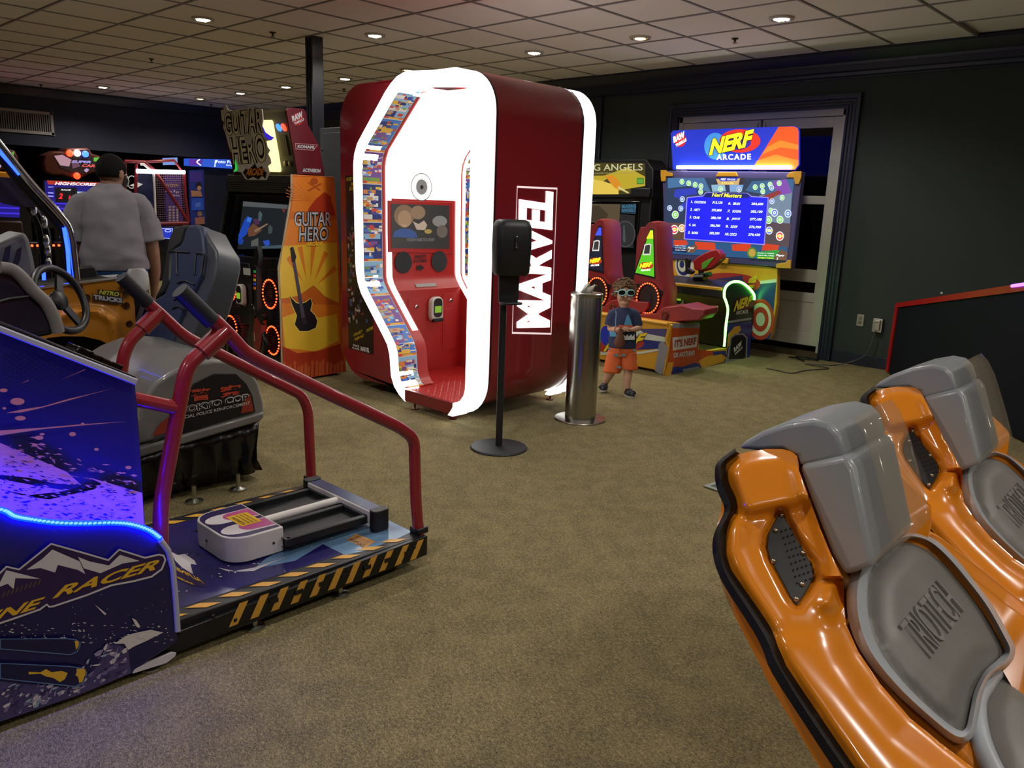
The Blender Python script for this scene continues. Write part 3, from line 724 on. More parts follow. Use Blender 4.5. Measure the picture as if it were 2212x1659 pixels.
m.strip(A, B, mat('wipe_paper', '#d9d6cc', .8)); m.strip(B, D, mat('wipe_paper')); o = m.build('wipe', wb, smooth=60); so = o.modifiers.new('s', 'SOLIDIFY'); so.thickness = .002
dv = V(.35, .94, 0).normalized(); a = dv.cross(V(0, 0, 1))
m = MB(); rg_ = []
for z in (.42, .46, .52, .58, .62):
    h = .075*math.sqrt(max(.02, 1-((z-.52)/.10)**2)); rg_.append([P0+V(0, 0, z)+(dv*math.cos(t)+a*math.sin(t))*.118 for t in [h/.118*(k/4-1) for k in range(9)]])
m.loft(rg_, M_BLACK, False, False); m.build('waste_opening', wb, smooth=40)
# ================================================================== SKI RACING MACHINE
XK = -2.497; px_ = PLX(XK); DZK = .137; pd = PLZ(DZK)
sk = thing('ski_racing_machine', 'blue-lit ski arcade machine lettered ALPINE RACER with red handrails', 'arcade machine', (-2.95, 1.2, 0))
M_SKN = mat('ski_navy', '#181542', .32, noise=.15, nscale=6, coat=.2); M_SKP = mat('ski_purple', '#2a1748', .32); M_SKW = mat('ski_white', '#c9c2c4', .35)
M_SKY = mat('ski_yellow', '#d8a82a', .35); M_RAIL = mat('rail_red', '#8c1c26', .30, noise=.03, coat=.5)
def SKX(L, off=0.): return px_.pts(L, off)
Z2 = lambda L: [(x/3.318, 1080+y/3.318) for x, y in L]
top = [(0,1104),(30,1118),(66,1125),(120.6,1132),(181,1133.6),(241,1132),(283,1136),(319.5,1148),(345,1166),(361.7,1188.5),(372,1224.7),(378,1291),(382.8,1361.8)]
XL = .030        # lower cabinet side stands proud of the rail
P = SKX(top, XL); pl_low = PLX(XK+XL)
Pb = pl_low.pts([(384,1385),(286,1452),(169,1502),(0,1559)])
lo_pts = P+Pb
yl = -.55
lo_pts = [V(XK+XL, yl, P[0].z+.24), V(XK+XL, P[0].y-.3, P[0].z+.13)]+lo_pts+[V(XK+XL, yl, .02)]
m = MB(); m.prism(lo_pts, (-.90, 0, 0), M_SKN); m.build('lower_cabinet', sk, bevel=.004)
# printed side art: mountains, lettering, skis, splashes
a = MB(); off = [.0010]
def art(L, mt, raw=False):
    off[0] += .00004; a.ppoly(pl_low, L if raw else Z2(L), mt, off[0])
rs = random.Random(11)
# snow ground along the bottom
MS = [mat('snow_%d' % k, c, .4) for k, c in enumerate(['#8f86a4', '#b9b0b8', '#4a4068', '#6d6288', '#cfc6c2', '#352c58', '#8fa0b0'])]
art([(0,1300),(300,1330),(560,1350),(700,1180),(760,1050),(830,1030),(920,1075),(935,1215),(945,1240),(560,1400),(0,1590)], MS[2])
def edge_y(x): return 1590-x*.345
for k in range(150):
    x = rs.uniform(0, 900); y = rs.uniform(1330 if x < 560 else 1060+max(0, 700-x)*1.2, edge_y(x)-20)
    w, h = rs.uniform(14, 70), rs.uniform(6, 26); q = [(x, y), (x+w*.5, y-h), (x+w, y-h*1.4), (x+w*.7, y+h*.3), (x+w*.2, y+h*.8)]
    if all(v < edge_y(u)-4 and u < 925 and v > 1000 for u, v in q): art(q, MS[rs.randrange(7)])
art([(820,1030),(900,975),(960,955),(1080,930),(1170,950),(1050,1010),(960,1050),(920,1075),(890,1030)], MS[4])
for k in range(170):
    t = rs.random(); x = rs.uniform(0, 1230); y = rs.uniform(200, 1000) if k < 60 else rs.uniform(880, 1030)
    if y < 860 and 300 < y and x < 1190 and y < 900-x*.36 : continue
    l = rs.uniform(2, 9) if k < 60 else rs.uniform(4, 26); h = rs.uniform(1.5, 5)
    art([(x, y), (x+l*.6, y-h), (x+l*1.2, y+h*.2), (x+l*.7, y+h)], MS[4])
for L in ([(680,750),(700,765),(762,815),(755,826),(740,815)], [(945,845),(975,860),(1005,905),(995,918),(975,905)]): art(L, MS[4])
out_w = [(-30,910),(0,890),(120,850),(290,790),(335,755),(350,772),(380,770),(620,690),(720,650),(800,618),(960,588),(1090,555),(1165,500),(1192,430),(1178,395),(1140,385),(1040,408),(852,350),(775,425),(590,370),(365,308),(135,492),(45,472),(0,515),(-30,540)]
art(out_w, M_SKW)
def inset(L, d):
    cx = sum(p[0] for p in L)/len(L); cy = sum(p[1] for p in L)/len(L); r = []
    n = len(L)
    area = sum(L[i][0]*L[(i+1) % n][1]-L[(i+1) % n][0]*L[i][1] for i in range(n)); sg = 1 if area > 0 else -1
    for i in range(n):
        (x0, y0), (x1, y1), (x2, y2) = L[i-1], L[i], L[(i+1) % n]
        n1 = (-(y1-y0), x1-x0); n2 = (-(y2-y1), x2-x1); l1 = math.hypot(*n1) or 1; l2 = math.hypot(*n2) or 1
        bx, by = n1[0]/l1+n2[0]/l2, n1[1]/l1+n2[1]/l2; l = math.hypot(bx, by) or 1
        r.append((x1+sg*bx/l*d, y1+sg*by/l*d))
    return r
art(inset(out_w, 13), M_SKP)
for L in ([(190,500),(300,425),(375,355),(570,440),(612,532),(560,502),(415,465),(395,520),(290,488)], [(560,408),(640,440),(780,470),(860,393),(1000,437),(880,455),(720,525),(600,490)], [(-30,620),(0,590),(45,503),(290,565),(110,560),(98,640),(55,600),(0,622)]): art(L, M_SKW)
for k in range(9): art([(10+k*32, 700-k*11), (24+k*32, 696-k*11), (40+k*32, 655-k*11), (30+k*32, 657-k*11)], mat('ski_brown', '#5a4234', .4))
a.ptext('RACER', pl_low, (112,1294), (338,1230), (121,1269), M_SKY, off[0]+.0006, bold=.03, shear=.35); a.ptext('ALPINE', pl_low, (-165,1388), (91,1311), (-156,1363), M_SKY, off[0]+.0006, bold=.03, shear=.35)
for q, yel in (([(0,995),(480,990),(545,998),(578,1025),(575,1050),(555,1090),(505,1112),(0,1070)], [(535,1010),(560,1010),(566,1040),(545,1075),(540,1040)]), ([(0,1168),(500,1190),(595,1203),(625,1235),(618,1275),(595,1315),(540,1340),(300,1315),(0,1282)], [(548,1208),(610,1210),(614,1245),(590,1305),(568,1312),(560,1270),(540,1255),(550,1235)])):
    art([(x, y) for x, y in q], mat('ski_edge', '#5a7aa8', .4)); art(inset(q, 7), mat('ski_body', '#15133a', .35)); art(yel, M_SKY)
art([(205,1232),(290,1235),(330,1212),(370,1235),(440,1225),(485,1240),(465,1285),(430,1305),(380,1275),(330,1265),(290,1245),(205,1250)], M_SKY)
a.build('side_art', sk)
# edge trim and LED rope
m = MB(); ed = [p+V(.004, 0, 0) for p in P[8:]]; m.tube(ed, .010, mat('trim_pale', '#a8a8b4', .4), 8); m.build('edge_trim', sk, smooth=60)
BLU = glow('led_blue', (0, .001, 1, 1), 110.0, '#2040ff'); BLW = glow('led_blue_core', (.04, .14, 1, 1), 3.5, '#80c0ff')
led = catmull([V(XK+XL+.005, P[0].y-.3, P[0].z+.136), V(XK+XL+.005, P[0].y-.1, P[0].z+.05)]+[p+V(.005, 0, .006) for p in P[:9]], 6)
m = MB(); m.tube(led, .009, BLU, 8); lr = m.build('led_rope', sk, smooth=60)
m = MB(); d = 0
for i in range(0, len(led)-1): m.ell(led[i]+V(.007, 0, .002), .005, .007, .004, BLW, 6, 4)
o = m.build('led_bulbs', lr); o['kind'] = 'stuff'
# upper side panel
XU = -.03; pu = PLX(XK+XU); Z1 = lambda L: [(x/3.19, 640+y/3.19) for x, y in L]
up_px = [(292,826),(300,920),(306,1010),(313,1140)]
U = pu.pts(up_px); zt = pu(0, 716).z
pts = [V(XK+XU, yl, zt+.25), V(XK+XU, pu(0, 716).y, zt)]+U+[V(XK+XU, U[-1].y, .33), V(XK+XU, yl, .33)]
M_SKU = mat('ski_upper_print', '#23205e', .35, noise=.1, nscale=12)
m = MB(); m.prism(pts, (-.80, 0, 0), M_SKU); m.build('upper_cabinet', sk, bevel=.003)
a = MB(); off[0] = .001
def art2(L, mt): off[0] += .00004; a.ppoly(pu, Z1(L), mt, off[0])
MSAL = mat('ski_salmon', '#d88a86', .4); MPUR = MSAL; MDK = mat('ski_weave', '#15123f', .35)
for i in range(34):       # woven carbon pattern fading out downwards
    for j in range(26):
        x = 40+i*26; y = 400+j*17
        if y < 395+max(0, (x-250))*.29 or (i+j) % 2 or x > 900: continue
        s_ = max(2, 8-j*.28); art2([(x-s_, y-s_*.6), (x+s_, y-s_*.6), (x+s_, y+s_*.6), (x-s_, y+s_*.6)], MDK)
art2([(590,1240),(760,1290),(980,1355),(992,1575),(850,1560),(640,1572),(400,1550),(200,1530),(0,1470),(0,1330),(180,1380),(340,1400),(520,1360),(650,1330),(700,1290)], MSAL)
art2([(0,1010),(120,1060),(300,1140),(460,1210),(560,1300),(380,1290),(200,1250),(0,1230)], MPUR); art2([(0,1260),(220,1300),(460,1340),(200,1370),(0,1330)], MPUR)
for k in range(120):
    x = rs.uniform(0, 920); y = rs.uniform(960, 1540); l = rs.uniform(10, 70); h = rs.uniform(2, 10)
    if x+l > 960 or y < 900+x*.35: continue
    art2([(x, y), (x+l*.5, y-h), (x+l, y+h*.4), (x+l*.6, y+h*1.2)], M_SKU if y > 1230+.1*x else (MPUR if x < 350 else MSAL))
for k in range(520):      # fine spray streaks over the sunset
    x = rs.uniform(0, 930); y = rs.uniform(1000, 1545); l = rs.uniform(12, 60); h = rs.uniform(1.5, 6); sl = rs.uniform(.05, .32)
    if x+l > 955 or y+l*sl > 1555-max(0, 200-x)*.3 or y < 930+x*.36: continue
    art2([(x, y), (x+l*.5, y+l*sl*.5-h), (x+l, y+l*sl), (x+l*.5, y+l*sl*.5+h)], rs.choice((M_SKU, M_SKU, M_SKU, MPUR, MSAL)))
for L in ([(425,575),(590,500),(585,508)], [(40,805),(150,780),(300,758),(480,705),(780,636),(640,672),(460,722),(250,778),(150,800)], [(0,925),(300,905),(560,882),(880,863),(600,887),(300,915),(60,950),(0,960)], [(140,602),(200,575),(196,582)]): art2(L, MSAL if L[0][0] > 100 else MPUR)
for x, y, w, h in ((120,725,50,25),(140,840,38,16),(25,648,28,13),(500,950,24,15),(665,1055,17,10),(885,1180,22,12),(855,1218,11,6),(270,975,30,15),(720,1280,16,9),(30,772,14,8),(290,950,18,8),(240,1025,22,9),(570,880,12,10)): art2(blob(x, y, w, h, 12), MSAL if x > 400 else MPUR)
a.build('upper_art', sk)
# sloping shelf with pale edge bar
ps_ = PLX(XK+.01); A, B, C_, D_ = [ps_(*q) for q in ((-60,680),(295.5,818),(289,831),(-60,695))]
m = MB(); M_SHT = mat('shelf_dark', '#1d1a1e', .25); m.prism([A+V(0, 0, .012), B+V(0, 0, .006), C_, D_], (-.82, 0, 0), M_SHT); m.build('shelf', sk, bevel=.004)
m = MB(); m.prism([A, B, C_, D_], (.016, 0, 0), mat('shelf_edge', '#b4b4c8', .35)); m.build('shelf_edge', sk, bevel=.004)
dirs = (B-A).normalized(); nn = V(0, -dirs.z, dirs.y)
for x, y, l in ((148,745,.045), (170,757,.045), (195,768,.07)):
    q = PLX(XK-.12)(x+8, y+6); m = MB(); m.obox(q+dirs*l*.5+nn*.0, V(.05, 0, 0), dirs*l*.55, nn*.012, M_BLACKG); m.build('button_box', sk, bevel=.004)
# deck
EY = 2.118; FX = -3.40
m = MB(); m.box((FX, .30, .055), (XK-.012, EY, DZK), mat('deck_black', '#121218', .35)); m.build('platform', sk, bevel=.004)
a = MB(); off[0] = .0008; Z4 = lambda L: [(280+x/3.3515, 1020+y/3.3515) for x, y in L]
def art3(L, mt, raw=False): off[0] += .00003; a.ppoly(pd, L if raw else Z4(L), mt, off[0])
M_DN = mat('deck_navy', '#221d5c', .22, noise=.1, coat=.3); M_DB = mat('deck_blue', '#6a8fb0', .2, noise=.12, coat=.3); M_DL = mat('deck_pale', '#b4c2d4', .18, noise=.08, coat=.4)
c4 = lambda x, y: V(x, y, DZK+.0007)
a.poly([c4(FX+.08, .9), c4(XK-.09, .9), c4(XK-.09, EY-.01), c4(FX+.08, EY-.01)], M_DN)
art3([(1745,285),(2045,430),(1740,560),(1560,600),(1400,520),(1200,640),(900,700),(980,630),(1120,545),(1400,420),(1700,330)], M_DB)
art3([(1745,285),(2045,430),(1900,500),(1700,440),(1600,400),(1680,330)], M_DB)
for k in range(110):
    x = rs.uniform(280, 1500); y = rs.uniform(470, 900)
    if y > 1010-x*.36 or y < 700-x*.35 or (470 < x < 1110 and y < 660): continue
    l = rs.uniform(4, 28); h = rs.uniform(2, 6)
    art3([(x, y), (x+l*.5, y-h), (x+l, y-h*.3), (x+l*.6, y+h)], M_SKW)
art3([(640,690),(760,715),(900,690),(1060,640),(1150,610),(1020,660),(900,715),(800,720),(700,715)], M_SKW)
art3([(300,575),(350,600),(400,590),(470,640),(485,670),(440,665),(460,740),(380,690),(330,640)], M_SKW); art3([(330,690),(420,740),(540,790),(550,830),(440,815),(340,770)], M_SKP)
a.ptext('ALPINE', pd, Z4([(540,808)])[0], Z4([(345,712)])[0], Z4([(510,770)])[0], M_SKY, off[0]+.001, bold=.03)
a.ptext('RACER', pd, Z4([(470,822)])[0], Z4([(350,770)])[0], Z4([(450,800)])[0], M_SKY, off[0]+.001, bold=.03)
art3([(1570,490),(1640,445),(1780,500),(1700,550)], mat('caution_orange', '#c08a4a', .4))
a.ptext('CAUTION', pd, Z4([(1690,540)])[0], Z4([(1585,490)])[0], Z4([(1705,528)])[0], M_BLACK, off[0]+.001, bold=.02)
for k in range(3): a.ptext('STEP WITH CARE', pd, Z4([(1712+k*14, 528-k*9)])[0], Z4([(1612+k*14, 484-k*9)])[0], Z4([(1718+k*14, 524-k*9)])[0], M_BLACK, off[0]+.001)
y = .98
while y < 2.05:          # hazard bars along both edges of the deck
    for xa, xb in ((XK-.075, XK-.03), (FX+.03, FX+.075)):
        a.poly([V(xa, y, DZK+.002), V(xa, y+.055, DZK+.002), V(xb, y+.11, DZK+.002), V(xb, y+.055, DZK+.002)], mat('hazard_yellow', '#d09a3a', .35))
    y += .12
a.build('deck_art', sk)
m = MB(); r0 = px_(277,1404); r1 = px_(282,1446); e0 = px_(917,1165); e1 = px_(916,1199)
ra = [V(XK-.012, r0.y, r0.z), V(XK-.012, EY+.015, DZK+.004), V(XK-.012, EY+.015, e1.z), V(XK-.012, r1.y, r1.z)]
M_HB = mat('hazard_black', '#0f1012', .3)
m.prism(ra, (.02, 0, 0), M_HB); m.build('side_rail', sk, bevel=.003)
m = MB(); y0 = px_(486,1362).y
for k in range(11):
    yb_ = y0+.01+k*.082; q = [(yb_, e1.z+.004), (yb_+.034, e1.z+.004), (yb_+.078, DZK-.004), (yb_+.044, DZK-.004)]
    q = [(min(yy, EY+.012), zz) for yy, zz in q]
    if q[0][0] < EY: m.poly([V(XK+.0095, yy, zz) for yy, zz in q], mat('hazard_yellow'))
m.build('hazard_stripes', sk)
for k in range(7):
    m = MB(); yy = y0+.17+k*.105; m.box((XK+.008, yy, .088), (XK+.014, yy+.035, .104), M_HB); m.build('slot_block', sk)
for yy, zz in ((.97, .11), (1.04, .10), (1.16, .118), (1.24, .075), (2.06, .11)):
    m = MB(); m.ell((XK+.009, yy, zz), .006, .008, .008, M_BLACKG, 8, 5); m.build('bolt_head', sk, smooth=60)
for x, y in ((-2.515, 1.70), (-2.51, 1.325), (-2.51, .945), (-3.3, 1.7), (-3.3, 1.0)):
    m = MB(); m.lathe([(.038, 0), (.038, .01), (.014, .016), (.011, .018), (.011, .062)], (x, y, 0), M_ZINC, n=14); m.build('levelling_foot', sk, smooth=40)
for x, y in ((-2.56, 1.99), (-2.56, 1.13), (-3.3, 2.0)):
    m = MB(); m.tube([V(x-.012, y, .028), V(x+.012, y, .028)], .028, M_BLACK, 16); m.box((x-.018, y-.012, .03), (x+.018, y+.012, .06), M_ZINC); m.build('caster', sk, smooth=40)
m = MB(); m.prism(pl_low.pts([(290,1445),(372,1410),(381,1411),(378,1418),(360,1432),(287,1455)]), (-.01, 0, 0), M_SKW); m.build('torn_decal', sk)
# handrails
def path(pl, L, r): return fillet(pl.pts(L), r, 6)
Z3 = lambda L: [(240+x/3.16, 600+y/3.16) for x, y in L]
pn = PLX(-2.55); pfar = PLX(-3.42)
RT = .0255
for nm, pl, rail, grip, leg, cross in (
    ('n', pn, [(905,1160),(898,1080),(895,948),(866,925),(714.7,853),(556.5,777),(525,758),(502,731),(461,691)], [(457,694),(388,627)], [(487,713),(411,783.5),(399,812),(347,1090),(347,1180)], [(285,862),(384,882)]),
    ('f', pfar, [(673,1045),(665.6,885),(652,854),(442.5,748.7),(396,725),(347.6,679),(316,652)], [(320,655),(262,598)], [(347,671),(281,736),(268,765),(255,850),(245,960)], None)):
    m = MB(); m.tube(path(pl, rail, .09), RT, M_RAIL, 14); hr = m.build('handrail', sk, smooth=60)
    m = MB(); g0, g1 = pl.pts(grip); m.tube([g0, g1], .029, mat('grip_rubber', '#1a1b20', .55), 16); m.build('grip', hr, smooth=60)
    m = MB(); L = path(pl, leg, .07); m.tube(L, RT, M_RAIL, 14); m.tube([L[0]+(L[0]-L[2]).normalized()*.0, L[0]+(pl(*leg[1])-L[0]).normalized()*.11], .034, M_RAIL, 16); m.build('rail_leg', hr, smooth=50)
    m = MB(); b = pl.pts(rail)[0]; m.box((b.x-.03, b.y-.03, DZK), (b.x+.03, b.y+.03, DZK+.028), M_BLACK); m.build('rail_socket', hr, bevel=.005)
    if cross: m = MB(); q = pl.pts(cross); m.tube([q[0]+V(-.02, 0, 0), q[1]], .024, M_RAIL, 14); m.build('rail_crossbar', hr, smooth=60)
m = MB(); fc = pfar(285, 870); 
# ski pedals
M_PW = mat('pedal_white', '#d0cac4', .35); M_PK = mat('pedal_black', '#16171b', .45)
x0, x1, y0, y1 = -3.10, -2.755, 1.365, 1.595; hull = []
R = .09
for cx, cy, a0 in ((x0+R, y0+R, 180), (x1-R, y0+R, 270)):
    for k in range(8): t = math.radians(a0+90*k/7); hull.append((cx+R*math.cos(t), cy+R*math.sin(t)))
hull += [(x1, y1), (x0, y1)]
m = MB(); m.prism([V(x, y, DZK+.006) for x, y in hull], (0, 0, .105), M_PW); pdl = m.build('pedal_housing', sk, bevel=.004)
ph = PLZ(DZK+.111); a = MB(); hz = DZK+.1115
ins = [(x*.94+(x0+x1)/2*.06, y*.94+(y0+y1)/2*.06) for x, y in hull]
a.poly([V(x, y, hz) for x, y in ins], mat('pedal_navy', '#2a2150', .3))
for cx in (-2.985, -2.85):
    pts = [(cx+.05*math.cos(t), 1.45+.07*math.sin(t)) for t in [math.pi+math.pi*k/10 for k in range(11)]]+[(cx+.06, 1.585), (cx-.045, 1.585)]
    a.poly([V(x, y, hz+.0005) for x, y in pts], M_SKW); a.poly([V(cx+(x-cx)*.85, 1.50+(y-1.45)*.62, hz+.0008) for x, y in pts], mat('pedal_pink', '#b04a80', .35))
a.poly([V(x, y, hz+.0015) for x, y in ((-2.99, 1.47), (-2.86, 1.47), (-2.86, 1.56), (-2.99, 1.56))], M_SKY)
a.text('ATTENTION', V(-2.87, 1.48, hz+.002), V(-.10, 0, 0), V(0, .016, 0), M_BLACK, bold=.02)
for k in range(3): a.text('KEEP HANDS ON RAIL', V(-2.87, 1.505+k*.016, hz+.002), V(-.11, 0, 0), V(0, .009, 0), M_BLACK)
a.build('pedal_art', pdl)
for x, y in ((-3.07, 1.378), (-2.95, 1.364), (-2.755, 1.55)):
    m = MB(); m.ell((x, y, .19), .006, .006, .006, M_BLACK, 8, 5); m.build('screw', pdl)
for xa, xb in ((-3.19, -2.995), (-2.915, -2.72)):
    m = MB(); z0, z1 = .165, .205; ya, yb_ = 1.59, 2.0
    for lo, hi in (((xa, ya, z0), (xa+.025, yb_, z1)), ((xb-.025, ya, z0), (xb, yb_, z1)), ((xa, ya, z0), (xb, ya+.025, z1)), ((xa, yb_-.025, z0), (xb, yb_, z1)), ((xa+.01, ya+.01, z0), (xb-.01, yb_-.01, z0+.012))): m.box(lo, hi, M_PK)
    t = m.build('foot_tray', sk, bevel=.006)
m = MB(); m.tube([V(-2.955, 1.585, .205), V(-2.955, 2.0, .205)], .018, M_PW, 12); m.build('centre_bar', sk, smooth=60)
m = MB(); m.box((-3.20, 1.985, .165), (-2.70, 2.06, .228), M_PW); rb = m.build('rear_bar', sk, bevel=.006)
m = MB(); m.box((-3.19, 1.99, .2282), (-2.71, 2.055, .2292), mat('bar_print', '#3a4668', .25)); m.build('bar_print', rb)
for x in (-3.215, -2.685):
    m = MB(); m.prism([V(x+a_, 2.022+b_, DZK+.003) for a_, b_ in rrect(.05, .085, .02)], (0, 0, .095), M_PK); m.build('end_cap', rb, bevel=.004)

# ================================================================== POLICE DRIVING CABINET (cockpit)
tc = thing('driving_cockpit', 'grey driving cockpit lettered TOKYO COP with blue bucket seat and torn black skirt', 'arcade machine', (-4.4, 1.7, 0))
M_TG = mat('cockpit_grey', '#6c6a66', .4, noise=.04, coat=.2); M_TB = mat('cockpit_black', '#0e1016', .4)
XT = -3.93; pt = PLX(XT); xw = .95
sh_px = [(293,985),(298,900),(306.5,869),(335,827.8),(373,802.5),(417,783.5),(461.5,777),(509,780),(530,790),(544,802.5),(559.6,827.8),(570.7,869),(572,890)]
m = MB(); Q = pt.pts(sh_px); yb0_ = -.3
Q = [V(XT, yb0_, Q[0].z), V(XT, yb0_, Q[0].z+.25), V(XT, Q[1].y-.25, Q[1].z-.02)]+Q[1:]+[V(XT, Q[-1].y, Q[-1].z-.035)]
m.prism(Q, (-xw, 0, 0), M_TG); m.build('body_shell', tc, bevel=.02, seg=3)
m = MB(); L = pt.pts([(150,1010),(572,890),(570,902),(562,911),(150,1035)], .02); m.prism(L, (-xw-.04, 0, 0), M_TG); m.build('lower_rim', tc, bevel=.012)
m = MB(); lp = [(315,960),(372,932),(400,858),(417,828),(461.5,807),(509,807),(531,828),(544,853),(551,889),(430,925)]
m.prism(pt.pts(lp, .002), (.006, 0, 0), M_TB); m.build('logo_panel', tc, bevel=.002)
m = MB(); MR = mat('cop_red', '#b8402c', .4); pl2 = PLX(XT+.010)
m.ppoly(pl2, [(330,942),(372,932),(392,880),(345,915)], mat('cop_red_dark', '#8a3020', .4)); m.ppoly(pl2, [(520,893),(548,888),(540,850),(528,860)], mat('cop_red_dark'))
m.ptext('警', pl2, (412,868), (457,862), (410,842), MR, .002, bold=.02); m.ptext('察', pl2, (476,860), (524,853), (474,835), MR, .002, bold=.02)
MW_ = mat('cop_outline', '#b9b4b0', .4); MKK = mat('cop_black', '#0a0a0c', .4)
m.ptext('TOKYO COP', pl2, (386,896), (538,864), (385,880), MW_, .0026, bold=.075); m.ptext('TOKYO COP', pl2, (387,895), (537,865), (386,881), MKK, .0032, bold=.02)
m.ptext('SPECIAL POLICE REINFORCEMENT', pl2, (383,908), (540,873), (383,901), MW_, .0026, bold=.01)
m.build('lettering', tc)
# torn plastic skirt: pleated sheet round the base
m = MB(); rim = pt.pts([(150,1030),(230,1005),(300,985),(360,962),(430,945),(500,928),(560,911)], -.03); bot = [V(p.x-.01, p.y, .06) for p in rim]
sd = random.Random(4); top_, botl = [], []
for i in range(49):
    t = i/48*6; k = min(5, int(t)); f = t-k; a_ = rim[k].lerp(rim[k+1], f); w_ = .018*math.sin(i*1.3)+sd.uniform(-.008, .008)
    top_.append(a_); botl.append([V(a_.x+w_*z_, a_.y+(.02*math.sin(i*.9+z_*3)*z_ if i < 44 else sd.uniform(-.045, .03)*z_), a_.z*(1-z_)+.05*z_) for z_ in (.25, .5, .75, 1)])
rows = [top_]+[[b[k] for b in botl] for k in range(4)]
m.loft(rows, mat('torn_plastic', '#0b0c0f', .25, noise=.2, bump=.6, bscale=25), False, False)
rr_ = [r[-1] for r in rows]; back = [[p+V(-.02*j-.9*j/4, (.03*math.sin(j*3)), 0) for p in rr_] for j in range(5)]
m.loft(back, mat('torn_plastic'), False, False); o = m.build('torn_skirt', tc, smooth=70); so = o.modifiers.new('s', 'SOLIDIFY'); so.thickness = .004
m = MB(); m.box((XT-.85, .2, .05), (XT-.10, rim[-1].y-.05, .5), M_TB); m.build('base_box', tc)
for q in ((515, 1058), (420, 1085)):
    f_ = F0 = PLZ(0)(*q); m = MB(); m.lathe([(.045, 0), (.045, .01), (.014, .018), (.012, .02), (.012, .09)], f_, M_ZINC, n=14); m.build('levelling_foot', tc, smooth=40)
# bucket seat facing the dash
SB = V(-4.35, 2.02, .62); ST = V(-4.35, 2.28, 1.42); pse = PL(SB, (0, -(ST.z-SB.z), ST.y-SB.y))
Zs = lambda L: [(250+x/4.148, 480+y/4.148) for x, y in L]
front = Zs([(720,15),(650,25),(620,70),(605,150),(575,200),(505,240),(482,285),(490,430),(475,540),(440,630),(340,695),(250,760),(190,960),(150,1190),(300,1260),(440,1310),(480,1180),(520,1000),(590,830),(700,620),(770,480),(795,280),(778,110),(760,40)])
M_SBL = mat('seat_blue', '#1e2a4c', .55, noise=.12, nscale=30, bump=.15, bscale=400); M_SBK = mat('seat_black', '#15171c', .5); M_SGR = mat('seat_grey', '#3c4048', .45)
m = MB(); m.prism(pse.pts(front), pse.n*-.10, M_SBL); st_ = m.build('seat_back', tc, bevel=.022, seg=3)
m = MB(); side = Zs([(735,25),(780,45),(835,150),(900,255),(905,350),(860,560),(800,760),(720,960),(640,1200),(560,1330),(450,1320),(500,1150),(560,900),(690,640),(765,480),(790,280),(770,100)])
m.prism(pse.pts(side, -.02), pse.n*-.16, M_SGR); m.build('side_bolster', st_, bevel=.03, seg=3)
m = MB(); m.prism(pse.pts(Zs([(720,20),(610,15),(510,40),(470,150),(440,330),(400,560),(330,700),(430,640),(480,520),(480,280),(590,190),(620,80)]), -.06), pse.n*-.14, M_SBK); m.build('rear_shell', st_, bevel=.02)
for L in ([(500,260),(660,270)], [(545,260),(550,470)], [(720,280),(705,470)], [(790,280),(765,480)], [(720,275),(790,285)], [(555,545),(620,525),(705,560)], [(545,620),(600,600),(650,625)], [(520,695),(570,680),(620,705)], [(505,775),(560,755),(610,790)]):
    m = MB(); m.tube(catmull(pse.pts(Zs(L), .003), 5), .006, M_SBK, 6); m.build('seam', st_, smooth=60)
cu = pse(286, 775); m = MB()
m.prism([V(-4.60, 1.38, .50), V(-4.60, 2.1, .40), V(-4.60, 2.1, .56), V(-4.60, 1.38, .62)], (.5, 0, 0), M_SBK); m.build('seat_cushion', tc, bevel=.05, seg=3)
# dash cowl with grey band, and steering wheel
pdh = PLX(-4.12); cw = [(-60,560),(0,577),(28,583),(52,606),(75,636),(105,665),(122,700),(127,722),(60,735),(-60,760)]
m = MB(); m.prism(pdh.pts(cw), (-.55, 0, 0), mat('dash_navy', '#12162a', .3, noise=.1, coat=.3)); dsh = m.build('dash_cowl', tc, bevel=.03, seg=3)
m = MB(); bd = [(0,578),(25,582),(48,600),(72,628),(100,655),(118,690),(126,718)]
A_ = pdh.pts(bd, .012); m.tube(catmull(A_, 6), .028, mat('dash_band', '#7d7874', .45), 10); m.build('trim_band', dsh, smooth=60)
m = MB(); m.tube(pdh.pts([(-40,662),(20,645),(62,640)], .006), .008, M_BLACK, 8); m.build('groove', dsh)
wc = PLX(-4.38)(131, 647); nrm = V(.74, .55, .38).normalized(); ua = nrm.cross(V(1, 0, 0)).normalized(); ub = nrm.cross(ua)
m = MB(); m.tube([wc+(ua*math.cos(6.2832*k/36)+ub*math.sin(6.2832*k/36))*.165 for k in range(36)], .019, M_BLACK, 10, closed=True); sw = m.build('steering_wheel', tc, smooth=60)
m = MB()
for t in (0, 2.1, 4.2): m.obox(wc+(ua*math.cos(t)+ub*math.sin(t))*.085-nrm*.01, (ua*math.cos(t)+ub*math.sin(t))*.08, (ub*math.cos(t)-ua*math.sin(t))*.02, nrm*.008, M_BLACK)
m.lathe([(.05, -.02), (.05, .0), (.035, .012)], wc, M_BLACK, nrm, 16); m.build('spokes', sw, smooth=40)
m = MB(); m.tube([wc, wc-nrm*.28], .04, M_BLACK, 12); m.build('column', sw, smooth=50)
m = MB(); m.prism(PLX(-3.95).pts([(-40,712),(2,722),(18,748),(30,756),(-40,776)]), (-.6, 0, 0), mat('front_cream', '#a8a696', .45)); m.build('front_fender', tc, bevel=.02)

